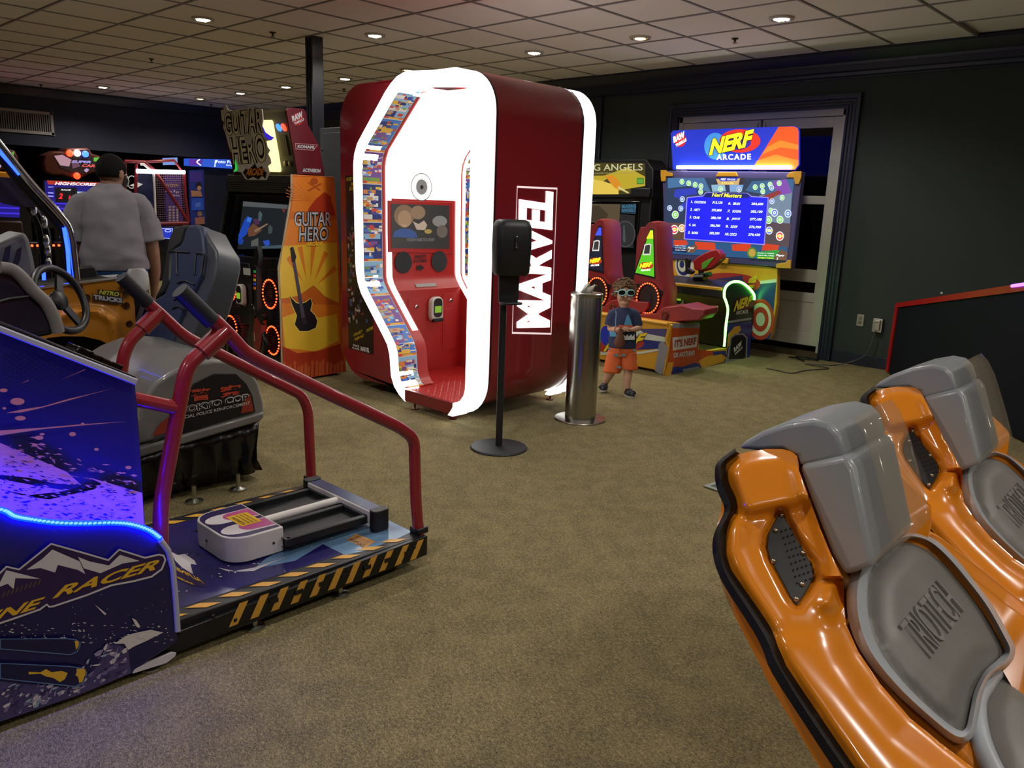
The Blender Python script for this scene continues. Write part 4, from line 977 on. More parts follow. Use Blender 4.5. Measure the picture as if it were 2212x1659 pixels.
# ================================================================== ORANGE TRUCK RIDE
tr = thing('truck_ride', 'orange truck driving ride lettered NITRO TRUCKS with chrome neon roll cage', 'arcade machine', (-5.5, 1.4, 0))
XN = -5.10; pn_ = PLX(XN); Zn = lambda L: [(x/4.148, 560+y/4.148) for x, y in L]
M_TO = mat('truck_orange', '#c07c1e', .28, noise=.04, coat=.5)
body = Zn([(-300,310),(320,262),(700,215),(1050,180),(1085,205),(1190,300),(1208,420),(1215,560),(1205,680),(1130,692),(1075,715),(1035,792),(1000,775),(900,725),(750,692),(560,690),(430,705),(330,760),(-300,800)])
m = MB()
def hb(x, y):
    arch = Zn([(1060,760),(1010,560),(900,480),(740,470),(520,520)]); d = sdist(x, y, arch)
    return .035*math.exp(-(d/9)**2)+.02*smooth01((y-640)/60)
relief(pn_, body, hb, M_TO, m, 8); bp_ = pn_.pts(body); m.strip(bp_, [p+V(-.10, 0, 0) for p in bp_], M_TO, True); bd_ = m.build('body_side', tr, smooth=50)
m = MB(); m.prism([V(XN-.05, p.y, p.z) for p in pn_.pts(Zn([(-300,300),(320,255),(1050,175),(1190,290),(1330,330),(1210,700),(400,720),(-300,790)]))], (-.35, 0, 0), mat('truck_inner', '#1a1512', .5)); m.build('tub', tr, bevel=.02)
m = MB(); m.prism([p+V(.02, 0, 0) for p in pn_.pts(Zn([(1055,150),(1130,130),(1180,180),(1330,330),(1290,395),(1180,270),(1110,215),(1085,200)]))], (-.06, 0, 0), mat('fender_trim', '#17171a', .35)); m.build('black_brace', tr, bevel=.01)
m = MB(); m.tube(pn_.pts(Zn([(320,258),(700,210),(1050,172)]), .012), .010, M_CHROME, 8); m.build('top_rail', tr, smooth=60)
for x, y in ((710,250),(1103,252),(1130,305),(1130,415),(1158,580),(778,345)):
    p = pn_(*Zn([(x, y)])[0], .022); m = MB(); m.lathe([(.022, 0), (.02, .004), (.012, .002)], p, mat('truck_bolt', '#4a2a10', .4, .4), (1, 0, 0), 12); m.build('bolt', bd_, smooth=40)
pl3 = PLX(XN+.03); m = MB(); MO = mat('nitro_shadow', '#33272c', .4); MYL = mat('nitro_yellow', '#c8c83a', .4); MSV = mat('nitro_silver', '#b8b8bc', .35)
m.ppoly(pl3, Zn([(870,270),(1080,285),(1075,340),(1108,345),(1098,402),(830,365),(825,310),(880,318)]), MO, .001)
m.ptext('NITRO', pl3, Zn([(885,312)])[0], Zn([(1068,335)])[0], Zn([(885,272)])[0], MYL, .003, bold=.04, shear=.3); m.ptext('TRUCKS', pl3, Zn([(840,358)])[0], Zn([(1098,392)])[0], Zn([(835,315)])[0], MSV, .003, bold=.05, shear=.05); m.build('lettering', bd_)
m = MB(); cw_ = PLX(XN-.12)(165, 815); m.tube([cw_+V(-.02, 0, 0), cw_+V(-.25, 0, 0)], .30, mat('tyre', '#1b1917', .8, noise=.3, bump=.8, bscale=60), 32); m.build('tyre', tr, smooth=40)
cage = [(-80,215),(0,312),(60,390),(118,452),(148,487),(156,520),(160,560),(165,605)]
m = MB(); cp = fillet(pn_.pts(cage, .03), .1); m.tube(cp, .022, M_CHROME, 12); cg = m.build('roll_cage', tr, smooth=60)
m = MB(); cp2 = fillet(pn_.pts([(x-9, y+12) for x, y in cage], .0), .1); m.tube(cp2, .028, M_BLACK, 10); m.build('cage_backing', cg, smooth=60)
NB = glow('neon_blue', (.008, .03, 1, 1), 9.0, '#3050ff')
for L in ([(-30,295),(30,362),(42,377)], [(138,492),(146,540),(150,607)], [(94,585),(95,605)]):
    m = MB(); m.tube(pn_.pts(L, .035), .010, NB, 8); m.build('neon_tube', cg, smooth=60)
# mirror housing, dash stalks, grey seats
m = MB(); m.prism(PLX(-5.35).pts([(-30,368),(25,372),(45,378),(88,436),(84,440),(60,432),(-30,420)]), (-.15, 0, 0), M_TO); m.build('door_mirror', tr, bevel=.02)
m = MB(); m.prism(PLX(-5.33).pts([(-30,380),(25,384),(42,392),(80,438),(84,448),(40,446),(-30,430)]), (-.06, 0, 0), mat('mirror_glass', '#2a2436', .1)); m.build('mirror_face', tr)
for L in ([(55,440),(80,480),(92,530),(100,600)], [(70,445),(100,500),(104,560),(106,600)]):
    m = MB(); m.tube(catmull(PLX(-5.5).pts(L), 5), .022, M_BLACKG, 10); m.build('inner_bar', tr, smooth=60)
for k, (x, y) in enumerate(((73,452),(96,480),(100,520),(103,540),(105,570))):
    m = MB(); m.ell(PLX(-5.44)(x, y), .012, .02, .04, M_CHROME, 8, 6); m.build('chrome_clip', tr, smooth=60)
m = MB(); m.prism(PLX(-5.6).pts([(-50,545),(10,520),(55,500),(66,520),(75,560),(82,600),(88,640),(-50,640)]), (-.30, 0, 0), mat('truck_seat', '#7d7d80', .5)); ts = m.build('seat', tr, bevel=.03, seg=3)
for L in ([(5,570),(14,535),(24,530),(18,575),(6,585)], [(30,570),(38,540),(47,534),(44,560),(33,585)]):
    m = MB(); m.prism(PLX(-5.585).pts(L), (-.02, 0, 0), mat('seat_slot', '#2a2b30', .4)); m.build('harness_slot', ts)
m = MB(); m.prism(PLX(-5.3).pts([(168,578),(205,574),(212,590),(212,602),(168,608)]), (-.05, 0, 0), M_BLACK); m.build('rear_box', tr, bevel=.01)
# ================================================================== GUITAR CABINET
XG, XG0 = -6.02, -7.13; pg = PLX(XG)
gh = thing('guitar_cabinet', 'tall orange-sided guitar arcade cabinet with cut-out GUITAR HERO marquee sign', 'arcade machine', (-6.57, 3.8, 0))
M_GK = mat('cab_black', '#131419', .4); M_GO = mat('cab_orange', '#c4621c', .35, noise=.12, nscale=5); M_GY = mat('cab_yellow', '#d8a028', .35, noise=.1, nscale=8); M_GM = mat('cab_maroon', '#5c1520', .35, noise=.08, nscale=6)
fr_ = [(3.660, 1.735), (3.657, 1.579), (3.558, 1.124), (3.519, .981), (3.529, .588), (3.528, .05)]
prof = fr_+[(4.165, .05), (4.10, 1.2), (4.063, 1.735)]
for x in (XG-.022, XG0):
    m = MB(); m.prism([V(x, y, z) for y, z in prof], (.022, 0, 0), M_GO if x > -6.5 else M_GK); sp = m.build('side_panel', gh, bevel=.004)
    m = MB(); m.tube([V(x+.011, y-.004, z) for y, z in fr_], .010, M_CHROME if x == XG0 else mat('tmold', '#b9a88a', .3), 6); m.build('edge_mould', gh, smooth=50)
m = MB(); ins_ = [(y+.05, z) for y, z in fr_]; m.prism([V(XG0+.02, y, z) for y, z in ins_+[(4.15, .05), (4.05, 1.735)]], (XG-XG0-.04, 0, 0), M_GK); m.build('cabinet_body', gh)
def slant(a, b, d=.0):   # plane of the front between two profile points, set back d
    return PL3((0, a[0]+d, a[1]), (1, a[0]+d, a[1]), (0, b[0]+d, b[1]))
pm_ = slant(fr_[1], fr_[2], .045); pl_ = PLY(3.57)
# ribbed metal strip under the sign
m = MB(); m.box((XG0+.022, 3.655, 1.585), (XG-.022, 3.72, 1.73), mat('rib_grey', '#55524c', .35, .5)); rb_ = m.build('ribbed_strip', gh, bevel=.006)
for k in range(5):
    m = MB(); m.box((XG0+.03, 3.648, 1.595+k*.018), (XG-.03, 3.657, 1.603+k*.018), mat('rib_grey')); m.build('rib', rb_)
m = MB(); m.prism(pm_.pts([(487,422),(632,424),(607,556),(469,556)]), pm_.n*-.02, M_BLACKG); mo = m.build('monitor_bezel', gh)
m = MB(); Zg = lambda L: [(450+x/5.184, 220+y/5.184) for x, y in L]; Zh = lambda L: [(450+x/5.184, 520+y/5.184) for x, y in L]
sc_ = Zg([(390,1110),(900,1150),(845,1640),(325,1650)])
m.ppoly(pm_, sc_, glow('gh_screen', '#1d2228', .6, '#101216'), .002); o_ = .0025
for c, L in (('#565a5c', [(390,1115),(890,1155),(885,1200),(385,1170)]), ('#1848b8', [(400,1330),(440,1280),(490,1310),(430,1480),(345,1560),(335,1500)]), ('#3a78d8', [(440,1290),(490,1300),(470,1350),(430,1340)]), ('#1840a0', [(330,1530),(400,1540),(380,1600),(335,1590)]), ('#2a50c0', [(610,1560),(680,1545),(690,1600),(640,1620)]), ('#4a5c60', [(560,1250),(580,1220),(605,1260),(590,1340),(560,1330)]), ('#3d4a4c', [(670,1400),(690,1375),(720,1410),(715,1470),(670,1480)]), ('#6a4430', [(440,1430),(500,1360),(560,1400),(600,1440),(520,1500),(450,1510)]), ('#4a2c4c', [(500,1310),(560,1310),(580,1370),(520,1380)]), ('#8a7058', [(510,1440),(660,1360),(670,1370),(530,1460)]), ('#5a5c58', [(480,1560),(560,1520),(560,1610),(480,1620)]), ('#6a2c2c', [(820,1200),(870,1190),(850,1250)]), ('#405560', [(560,1620),(830,1600),(835,1640),(560,1645)])):
    m.ppoly(pm_, Zg(L), glow('gs_'+c[1:], c, .7), o_); o_ += .0002
m.build('screen_picture', mo)
m = MB(); pcp = PLY(3.548); m.prism(pcp.pts([(465,549),(608,560),(604,585),(462,578)]), (0, .05, 0), M_GK); cpn = m.build('control_panel', gh, bevel=.006)
for x, y, c in ((506, 552, '#1a6ae8'), (556, 558, '#d8382c')):
    m = MB(); m.lathe([(.025, 0), (.025, .012), (.015, .018)], PLY(3.547)(x, y), glow('btn_'+c[1:], c, 1.6), (0, -1, 0), 14); m.build('button', cpn, smooth=40)
m = MB(); M_DT = mat('deck_tread', '#26262c', .35, .4); m.box((XG0+.024, 3.552, .07), (XG-.024, 3.575, .97), M_DT)
fp = m.build('lower_front', gh)
for k in range(46):
    pass
m = MB()
for k in range(44): m.box((XG0+.03, 3.546, .10+k*.019), (XG-.03, 3.553, .108+k*.019), mat('tread_line', '#3a3a42', .3, .5))
o = m.build('tread_lines', fp); o['kind'] = 'stuff'
ORG = glow('led_orange', (1, .06, .012, 1), 5.0, '#ff6020')
def led_ring(c, rx, rz, parent, n=26, ax=V(1, 0, 0), az=V(0, 0, 1), nrm_=V(0, -1, 0), name='speaker', br=.008):
    m = MB(); k = 28; e = lambda s, d: [c+ax*(rx*s*math.cos(6.2832*i/k))+az*(rz*s*math.sin(6.2832*i/k))+nrm_*d for i in range(k)]
    m.loft([e(1.16, 0), e(1.14, .02), e(.98, .022), e(.90, .004)], M_BLACK, True, False); m.poly(e(.90, .004), mat('speaker_cone', '#1c1012', .6)); s_ = m.build(name, parent, smooth=50)
    m = MB(); m.poly(e(.30, .012), mat('speaker_dome', '#242022', .4)); m.build('dust_cap', s_)
    m = MB()
    for i in range(n):
        p = c+ax*(rx*1.03*math.cos(6.2832*i/n))+az*(rz*1.03*math.sin(6.2832*i/n))+nrm_*.024; m.ell(p, br, br, br, ORG, 6, 4)
    o = m.build('led_ring', s_); o['kind'] = 'stuff'; return s_
for x, y, rx, rz in ((501, 620, .115, .118), (588, 635, .110, .118), (503, 710, .115, .118), (594, 735, .105, .118)): led_ring(PLY(3.55)(x, y), rx, rz, gh)
cp_ = PLY(3.555); m = MB(); m.prism(cp_.pts([(523,566),(544,569),(550,600),(552,660),(546,700),(525,700),(520,640),(520,600)]), (0, -.03, 0), M_GK); cd_ = m.build('card_column', gh, bevel=.006)
m = MB(); m.ppoly(PLY(3.524), [(525,578),(541,580),(541,595),(526,593)], mat('sticker_white', '#c9c9c4', .4), .001); m.build('sticker', cd_)
reader(gh, PLY(3.52)(527, 638), (0, -1, 0), (0, 0, 1), .11, .20)
# topper: maroon side with names, dark front, lit yellow panel, cut-out sign
tp = [(3.616, 2.232), (3.640, 2.255), (3.780, 2.258), (3.800, 2.235), (3.815, 2.14), (3.925, 1.97), (3.970, 1.74), (3.705, 1.74)]
for x in (XG-.02, XG0+.03):
    m = MB(); m.prism([V(x, y, z) for y, z in tp], (.02, 0, 0), M_GM); m.build('topper_side', gh, bevel=.004)
m = MB(); m.prism([V(XG0+.04, y+(.04 if i in (0, 7) else 0), z) for i, (y, z) in enumerate(tp)], (XG-XG0-.06, 0, 0), mat('topper_grey', '#3c3a34', .45)); m.build('topper_box', gh)
ptf = slant((3.705, 1.74), (3.616, 2.232), .035)
m = MB(); m.prism(ptf.pts(Zg([(560,225),(600,205),(715,203),(728,220),(790,560),(822,770),(812,785),(650,780),(600,500)])), ptf.n*.012, glow('marquee_yellow', (1, .86, .36, 1), 1.25, '#fff0b0')); m.build('lit_panel', gh, bevel=.003)
m = MB(); m.prism(ptf.pts(Zg([(800,375),(868,372),(912,600),(842,612)])), ptf.n*.004, M_BLACK); m.build('vent_slot', gh)
for x, y, c in ((795, 288, '#2a6af0'), (850, 285, '#f0402a')):
    m = MB(); m.lathe([(.024, 0), (.022, .012), (.01, .018)], ptf(*Zg([(x, y)])[0]), glow('beacon_'+c[1:], c, 3.), ptf.n, 12, sy=1.6); m.build('beacon', gh, smooth=50)
for x, y in ((866, 690), (921, 692)):
    m = MB(); m.lathe([(.024, 0), (.022, .01), (.014, .012)], ptf(*Zg([(x, y)])[0]), M_ZINC, ptf.n, 14); m.build('round_knob', gh, smooth=40)
psg = slant((3.645, 1.74), (3.545, 2.26), -.0)
sg = Zg([(138,92),(170,85),(195,32),(218,88),(262,95),(330,90),(440,66),(480,66),(530,80),(598,82),(606,140),(610,210),(602,270),(632,340),(690,385),(732,400),(700,432),(645,440),(655,500),(686,545),(665,585),(690,640),(698,690),(662,720),(684,800),(645,900),(600,905),(560,895),(490,905),(410,860),(370,790),(320,778),(285,790),(282,765),(305,740),(318,700),(296,620),(285,565),(252,565),(225,480),(190,350),(165,285),(176,225),(152,205)])
m = MB(); m.prism(psg.pts(sg), psg.n*-.008, mat('sign_plate', '#d8d0c0', .35)); sn = m.build('cutout_sign', gh)
m = MB(); MSB = mat('sign_black', '#15100c', .4); MSF = mat('sign_cream', '#e6dab4', .4)
def gtext(mb, pl, fn, t, a, b, c, off, m1, m2, b1, b2, sh=0.):
    mb.ptext(t, pl, fn([a])[0], fn([b])[0], fn([c])[0], m1, off, bold=b1, shear=sh); mb.ptext(t, pl, fn([(a[0]+6, a[1]-6)])[0], fn([(b[0]-6, b[1]-6)])[0], fn([(c[0]+6, c[1]+8)])[0], m2, off+.0015, bold=b2, shear=sh)
gtext(m, psg, Zg, 'GUITAR', (190,385), (620,345), (165,118), .002, MSB, MSF, .06, .0); gtext(m, psg, Zg, 'HERO', (275,710), (665,680), (235,395), .002, MSB, MSF, .06, .0)
m.ppoly(psg, Zg([(385,790),(420,745),(450,765),(520,690),(550,745),(600,720),(620,770),(655,790),(640,860),(600,830),(560,870),(500,840),(440,870)]), MSB, .002)
m.ptext('ARCADE', psg, Zg([(420,825)])[0], Zg([(610,825)])[0], Zg([(435,745)])[0], mat('sign_orange', '#e08a24', .4), .005, bold=.05)
m.ppoly(psg, Zg([(605,270),(640,345),(732,402),(690,430),(635,395)]), mat('sign_tip_violet', '#4030a8', .3, emit='#4030ff', es=.5), .004); m.ppoly(psg, Zg([(300,640),(322,720),(320,775),(282,785),(300,750)]), mat('sign_tip_green', '#30a050', .3, emit='#30ff60', es=.4), .004)
m.build('sign_lettering', sn)
for q in ([(258,95),(350,92),(335,165),(290,185)], [(400,380),(460,350),(490,400),(480,480),(415,470)], [(400,110),(455,95),(460,160),(430,185)]):
    m = MB(); m.ppoly(psg, Zg(q), mat('tape', '#cfcab8', .5, alpha=.75), .0065); m.build('tape_patch', sn)
# side art
a = MB(); off = [.0012]; pa = PLX(XG)
def ga(L, mt, f=Zh): off[0] += .00005; a.ppoly(pa, f(L) if f else L, mt, off[0])
MO1 = mat('art_orange', '#d87a20', .35, noise=.1, nscale=9); MO2 = mat('art_red', '#a83418', .35, noise=.15, nscale=9); MO3 = mat('art_yellow', '#e0b430', .35, noise=.1, nscale=9); MO4 = mat('art_rust', '#a8501c', .35)
ga([(945,840),(1410,850),(1425,1200),(1340,1050),(1300,1010),(1220,1080),(1130,1190),(1130,1230),(930,1230),(950,1030)], MO1, Zg)
ga([(1120,1200),(1200,1090),(1300,1010),(1370,1060),(1380,1130),(1420,1270),(1120,1270)], MO2, Zg)
for k in range(9):
    t = 150+k*14; ga([(1160,1110),(1160-330*math.cos(math.radians(t-180))*.9, 1110-260*math.sin(math.radians(k*9+3))), (1160-325*math.cos(math.radians(t-180))*.9, 1120-260*math.sin(math.radians(k*9+3)))], MO4, Zg) if k < 7 else None
ga(blob(1185, 890, 45, 40), MO4, Zg)
for q in ([(1110,905),(1125,900),(1260,985),(1245,1000)], [(1260,905),(1270,925),(1125,1005),(1110,990)]): ga(q, MO4, Zg)
ga([(905,1320),(1440,1320),(1445,1659),(1400,1659),(830,1659)], MO1, Zg)
ga([(835,60),(1440,20),(1455,400),(1465,700),(1300,620),(1180,500),(1000,620),(810,650),(800,300)], MO3)
for k in range(12):
    an = math.radians(-160+k*26); c_, s_ = math.cos(an), math.sin(an); q = [(1130+90*c_, 560+120*s_), (1130+340*c_-30*s_, 560+520*s_+30*c_), (1130+340*c_+30*s_, 560+520*s_-30*c_)]
    if all(815 < x < 1450 for x, y in q): ga(q, MO1)
ga([(820,700),(1465,720),(1475,1000),(1500,1240),(1545,1465),(845,1585),(830,1100)], MO1); ga([(830,860),(1000,800),(1250,860),(1440,820),(1460,1120),(1200,1240),(860,1200)], MO3)
ga([(830,1180),(1000,1260),(1250,1230),(1480,1150),(1545,1465),(845,1585)], MO2)
r7 = random.Random(7)
for k in range(17):            # raised hands of a crowd
    x = 850+k*40+r7.uniform(-8, 8); y = 1400-k*2+r7.uniform(-50, 40); w_ = r7.uniform(13, 20)
    ga([(x-w_, 1570-k*6), (x-w_*.7, y+40), (x-w_*1.1, y), (x-w_*.3, y+12), (x, y-25), (x+w_*.5, y+8), (x+w_*1.2, y-12), (x+w_*.8, y+45), (x+w_*.7, 1565-k*6)], mat('art_crowd', '#c45a2c', .4))
# printed electric guitar
MGB = mat('art_black', '#17141a', .35); MGN = mat('art_neck', '#4a4450', .35)
ga([(905,600),(940,640),(990,690),(1040,700),(1090,680),(1150,640),(1170,700),(1150,780),(1200,830),(1230,900),(1210,980),(1120,1020),(1020,1020),(960,940),(985,840),(930,720)], mat('art_halo', '#f0d868', .4)); ga(inset([(905,600),(940,640),(990,690),(1040,700),(1090,680),(1150,640),(1170,700),(1150,780),(1200,830),(1230,900),(1210,980),(1120,1020),(1020,1020),(960,940),(985,840),(930,720)], 8), MGB)
ga([(940,235),(975,230),(1085,860),(1045,870)], MGN); ga([(915,80),(950,65),(985,180),(970,240),(935,240)], MGB)
for k in range(5): ga([(1045+k*4, 880+k*12), (1090+k*4, 872+k*12), (1091+k*4, 876+k*12), (1046+k*4, 884+k*12)], MGN)
MGS = mat('art_silver', '#c4c8cc', .3, .2); MGD = mat('art_dark', '#20181a', .4)
gtext(a, pa, Zg, 'GUITAR', (960,1400), (1380,1395), (960,1225), off[0]+.0005, MGD, MGS, .08, .01); gtext(a, pa, Zg, 'HERO', (1010,1570), (1345,1560), (1015,1395), off[0]+.0005, MGD, MGS, .08, .01)
a.ptext('ARCADE', pa, Zg([(1090,1615)])[0], Zg([(1270,1610)])[0], Zg([(1105,1570)])[0], mat('art_ylw', '#e8c030', .4), off[0]+.003, bold=.05, shear=.0); a.build('side_art', gh)
a = MB(); pa2 = PLX(XG+.001)
a.ppoly(pa2, Zg(blob(1003, 195, 62, 72, 20)), mat('raw_red', '#9c1f24', .4), .0012); a.ptext('RAW', pa2, Zg([(945,228)])[0], Zg([(1062,170)])[0], Zg([(932,160)])[0], MGS, .003, bold=.06); a.ptext('THRILLS', pa2, Zg([(965,262)])[0], Zg([(1075,205)])[0], Zg([(958,235)])[0], MGS, .003, bold=.05)
kq = [(975,462),(1225,482),(1180,545),(978,530)]
P_ = pa2.pts(Zg(kq), .002); a.strip(P_, pa2.pts(Zg(inset(kq, 7)), .002), mat('line_pink', '#d8a0a0', .4), True)
a.ptext('KONAMI', pa2, Zg([(1000,518)])[0], Zg([(1185,528)])[0], Zg([(1000,480)])[0], MGS, .003, bold=.04); a.ptext('ACTIVISION', pa2, Zg([(1055,785)])[0], Zg([(1255,795)])[0], Zg([(1058,742)])[0], MGS, .003, bold=.06); o = a.build('topper_lettering', gh); o['kind'] = 'stuff'
m = MB(); m.box((XG0+.05, 3.6, 0), (XG-.05, 4.1, .05), M_GK); m.build('plinth', gh)
# two guitar controllers hung on the front
def guitar(c, tilt, lab, col):
    r = thing('guitar_controller', lab, 'guitar', c+V(0, 0, -.2))
    ca, sa = math.cos(tilt), math.sin(tilt); ax = V(ca, 0, sa); az = V(-sa, 0, ca); n = V(0, -1, 0)
    P = lambda L: [c+ax*x+az*y for x, y in L]
    body = [(-.02,.16),(-.05,.20),(-.10,.22),(-.13,.17),(-.11,.08),(-.12,0),(-.16,-.10),(-.13,-.20),(-.06,-.25),(.05,-.24),(.13,-.17),(.14,-.08),(.10,0),(.10,.07),(.12,.13),(.08,.17),(.03,.15)]
    m = MB(); m.prism(catmull([V(*p, 0) for p in body], 3, True) and [c+ax*p.x+az*p.y for p in catmull([V(*p, 0) for p in body], 3, True)], n*.045, M_BLACKG); b = m.build('body', r, bevel=.008)
    m = MB(); m.prism(P([(.10, .06), (.0, .13), (-.05, -.05), (-.02, -.19), (.07, -.17), (.10, -.08)]), n*.05, mat('pick_'+col, col, .3)); m.build('pick_guard', b)
    m = MB(); m.prism(P([(-.022, .1), (.022, .1), (.018, .55), (-.018, .55)]), n*.05, M_BLACK); nk = m.build('neck', r, bevel=.004)
    m = MB(); m.prism(P([(-.03, .55), (.03, .55), (.05, .64), (.02, .72), (-.03, .66)]), n*.045, M_BLACK); m.build('headstock', nk, bevel=.004)
    for k, cc in enumerate(('#2fae4a', '#d03030', '#d8c030', '#3050d0', '#d07a28')):
        m = MB(); q = c+az*(.50-k*.035)+n*.055; m.obox(q, ax*.014, az*.011, n*.006, mat('fret_'+cc[1:], cc, .35)); m.build('fret_button', nk, bevel=.002)
    m = MB(); m.obox(c+az*-.06+n*.052, ax*.008, az*.04, n*.006, M_CHROME); m.build('strum_bar', b, bevel=.002)
guitar(PLY(3.47)(563, 712), -.06, 'red and black guitar controller hanging beside the lit speakers near the orange side', '#7c1c1e')
guitar(PLY(3.47)(520, 730)+V(-.30, 0, 0), .10, 'all-black guitar controller hanging by the far speakers of the cabinet', '#15151a')
# ================================================================== GREY CABINET BEHIND IT
gb = thing('grey_cabinet', 'plain grey metal cabinet standing between the guitar cabinet and red booth', 'cabinet', (-6.9, 4.9, 0))
pgc = PLY(4.62); q0, q1 = pgc(691, 277), pgc(752, 275); MGC = mat('cab_grey', '#4b4d50', .45, noise=.05)
m = MB(); m.box((q0.x, 4.62, 0), (q1.x+.15, 4.95, q0.z), MGC); m.build('body', gb, bevel=.006)
m = MB(); m.box((q0.x+.06, 4.612, .2), (q1.x+.1, 4.622, q0.z-.05), MGC); m.build('door', gb, bevel=.003)
for z in (q0.z-.2, q0.z-.36, q0.z-.9):
    m = MB(); m.ell((q0.x+.03, 4.615, z), .01, .006, .01, M_ZINC, 8, 5); m.build('rivet', gb)

# ================================================================== FOAM-DART SHOOTING MACHINE
XR = -4.145; pr_ = PLX(XR)
nf = thing('shooter_machine', 'two-seat blaster arcade machine with NERF marquee and big score screen', 'arcade machine', (-4.8, 7.3, 0))
M_NR = mat('seat_red', '#8c2a2c', .42, noise=.05); M_NY = mat('nerf_yellow', '#d09a2c', .35, noise=.05); M_NB = mat('nerf_blue', '#22307c', .35); M_NO = mat('nerf_orange', '#b8481e', .35, noise=.06); M_NV = mat('nerf_violet', '#4a4678', .4); M_NG = mat('nerf_grey', '#8a8c92', .35)
Z7 = lambda L: [(1230+x/3.95, 260+y/3.95) for x, y in L]; Z8 = lambda L: [(1180+x/4.254, 560+y/4.254) for x, y in L]
py = PLY(8.20)
m = MB(); m.prism(py.pts(Z7([(790,428),(1985,440),(1895,1262),(800,1180),(800,700)])), (0, .09, 0), M_NV); mn = m.build('monitor', nf, bevel=.01)
# marquee board
m = MB(); mq = Z7([(885,85),(1920,48),(1950,62),(1960,90),(1960,380),(1925,425),(880,420),(862,110)]); m.prism(py.pts(mq), (0, .03, 0), glow('marq_blue', '#1f33d8', .50, '#2038c0')); mqo = m.build('marquee', nf, bevel=.006)
a = MB(); off = [.0015]
def na(L, mt, f=Z7, pl=py): off[0] += .0001; a.ppoly(pl, f(L), mt, off[0])
na([(1785,55),(1915,52),(1945,66),(1955,92),(1955,378),(1925,420),(1560,420)], glow('marq_orange', '#e8501c', .75, '#e05020')); na([(1690,225),(1800,170),(1955,210),(1955,250),(1800,230),(1640,290)], glow('marq_orange2', '#ff7a28', .75, '#f07828')); na([(1600,345),(1760,290),(1900,330),(1955,340),(1955,378),(1925,420),(1560,420)], glow('marq_orange2', '#ff7a28', .75, '#f07828'))
na(blob(1245, 220, 95, 115, 22), glow('splash_cyan', '#3a8ae0', .6, '#4090e0')); na(blob(1455, 175, 175, 100, 30), glow('oval_red', '#d82c20', .7, '#d83020')); na(blob(1420, 190, 130, 62, 26), glow('oval_inner', '#3a28a8', .6, '#3030a0'))
NYE = glow('nerf_letter', '#ffe020', 1.0, '#ffe020'); NDK = mat('nerf_dark', '#161428', .5); NWH = glow('nerf_white', '#ffffff', 1.0, '#ffffff')
NYP = mat('nerf_letter_print', '#e8cc20', .4); NWP = mat('nerf_white_print', '#d8d8d4', .4)
def nerf_logo(mb, pl, f, a_, b_, c_, off_, s=8, ink=None):
    mb.ptext('NERF', pl, f([(a_[0]-s, a_[1]+s*.7)])[0], f([(b_[0]+s*.3, b_[1]+s*.7)])[0], f([(c_[0]-s, c_[1]-s*.4)])[0], NDK, off_, bold=.09, shear=.3); mb.ptext('NERF', pl, f([a_])[0], f([b_])[0], f([c_])[0], ink or NYE, off_+.001, bold=.05, shear=.3)
nerf_logo(a, py, Z7, (1190,300), (1575,215), (1190,165), .006)
a.ptext('ARCADE', py, Z7([(1255,338)])[0], Z7([(1548,335)])[0], Z7([(1255,290)])[0], NWH, .006, bold=.03, space=1.25)
a.build('marquee_art', mqo); a = MB()
na(blob(945, 165, 50, 62, 20), glow('raw_red2', '#c02028', .7, '#c02028')); a.ptext('RAW', py, Z7([(890,195)])[0], Z7([(985,145)])[0], Z7([(885,140)])[0], NWH, .006, bold=.06); a.ptext('THRILLS', py, Z7([(910,230)])[0], Z7([(1000,175)])[0], Z7([(905,205)])[0], NWH, .006, bold=.05)
a.build('maker_badge', mqo)
m = MB(); t0, t1 = py(*Z7([(930,402)])[0]), py(*Z7([(1895,402)])[0]); m.tube([t0+V(0, -.03, 0), t1+V(0, -.03, 0)], .018, glow('tube_white', (1, .98, .94, 1), 9., '#ffffff'), 10); m.build('light_tube', mqo, smooth=60)
for q in ([(785,425),(830,425),(840,440),(885,450),(885,478),(830,478),(825,520),(790,522),(785,470)], [(1860,470),(1895,440),(1940,436),(1985,434),(1985,480),(1965,545),(1930,545),(1920,490),(1862,488)], [(1770,1225),(1800,1218),(1850,1212),(1865,1190),(1898,1192),(1895,1265),(1768,1258)], [(1255,480),(1275,442),(1425,440),(1445,480)], [(1255,1190),(1290,1165),(1365,1180),(1355,1222),(1250,1210)]):
    m = MB(); m.prism(py.pts(Z7(q), .002), (0, -.02, 0), M_NY); m.build('frame_bracket', mn, bevel=.004)
# picture on the screen
a = MB(); off = [.003]; G = lambda c, e=.55: glow('nscr_'+c[1:], c, e*1.45, '#101014')
na([(830,490),(1920,495),(1860,1195),(815,1130),(810,700)], G('#2c3c58', .6))
na([(840,490),(1150,490),(1210,620),(1020,560),(840,580)], G('#4a78a8')); na([(1500,600),(1560,520),(1920,500),(1900,660),(1700,640)], G('#3d6c98')); na([(1620,640),(1900,620),(1880,900),(1700,860)], G('#7a90a8')); na([(1260,490),(1500,490),(1480,560),(1220,560)], G('#3a3440'))
na([(1730,520),(1850,500),(1900,620),(1780,640)], G('#8a50b8')); na([(815,870),(1000,880),(985,1020),(815,1000)], G('#6a4a38')); na([(1680,870),(1890,880),(1870,1090),(1660,1050)], G('#5a4a50')); na([(815,1010),(1860,1080),(1855,1195),(815,1135)], G('#2a5a88'))
for q in ([(890,1020),(1000,1025),(1010,1060),(890,1070)], [(1070,1035),(1240,1045),(1250,1110),(1080,1100)], [(1385,1060),(1550,1050),(1540,1120),(1390,1110)], [(1650,1050),(1790,1065),(1780,1110),(1640,1110)]): na(q, G('#c83c1c', .7))
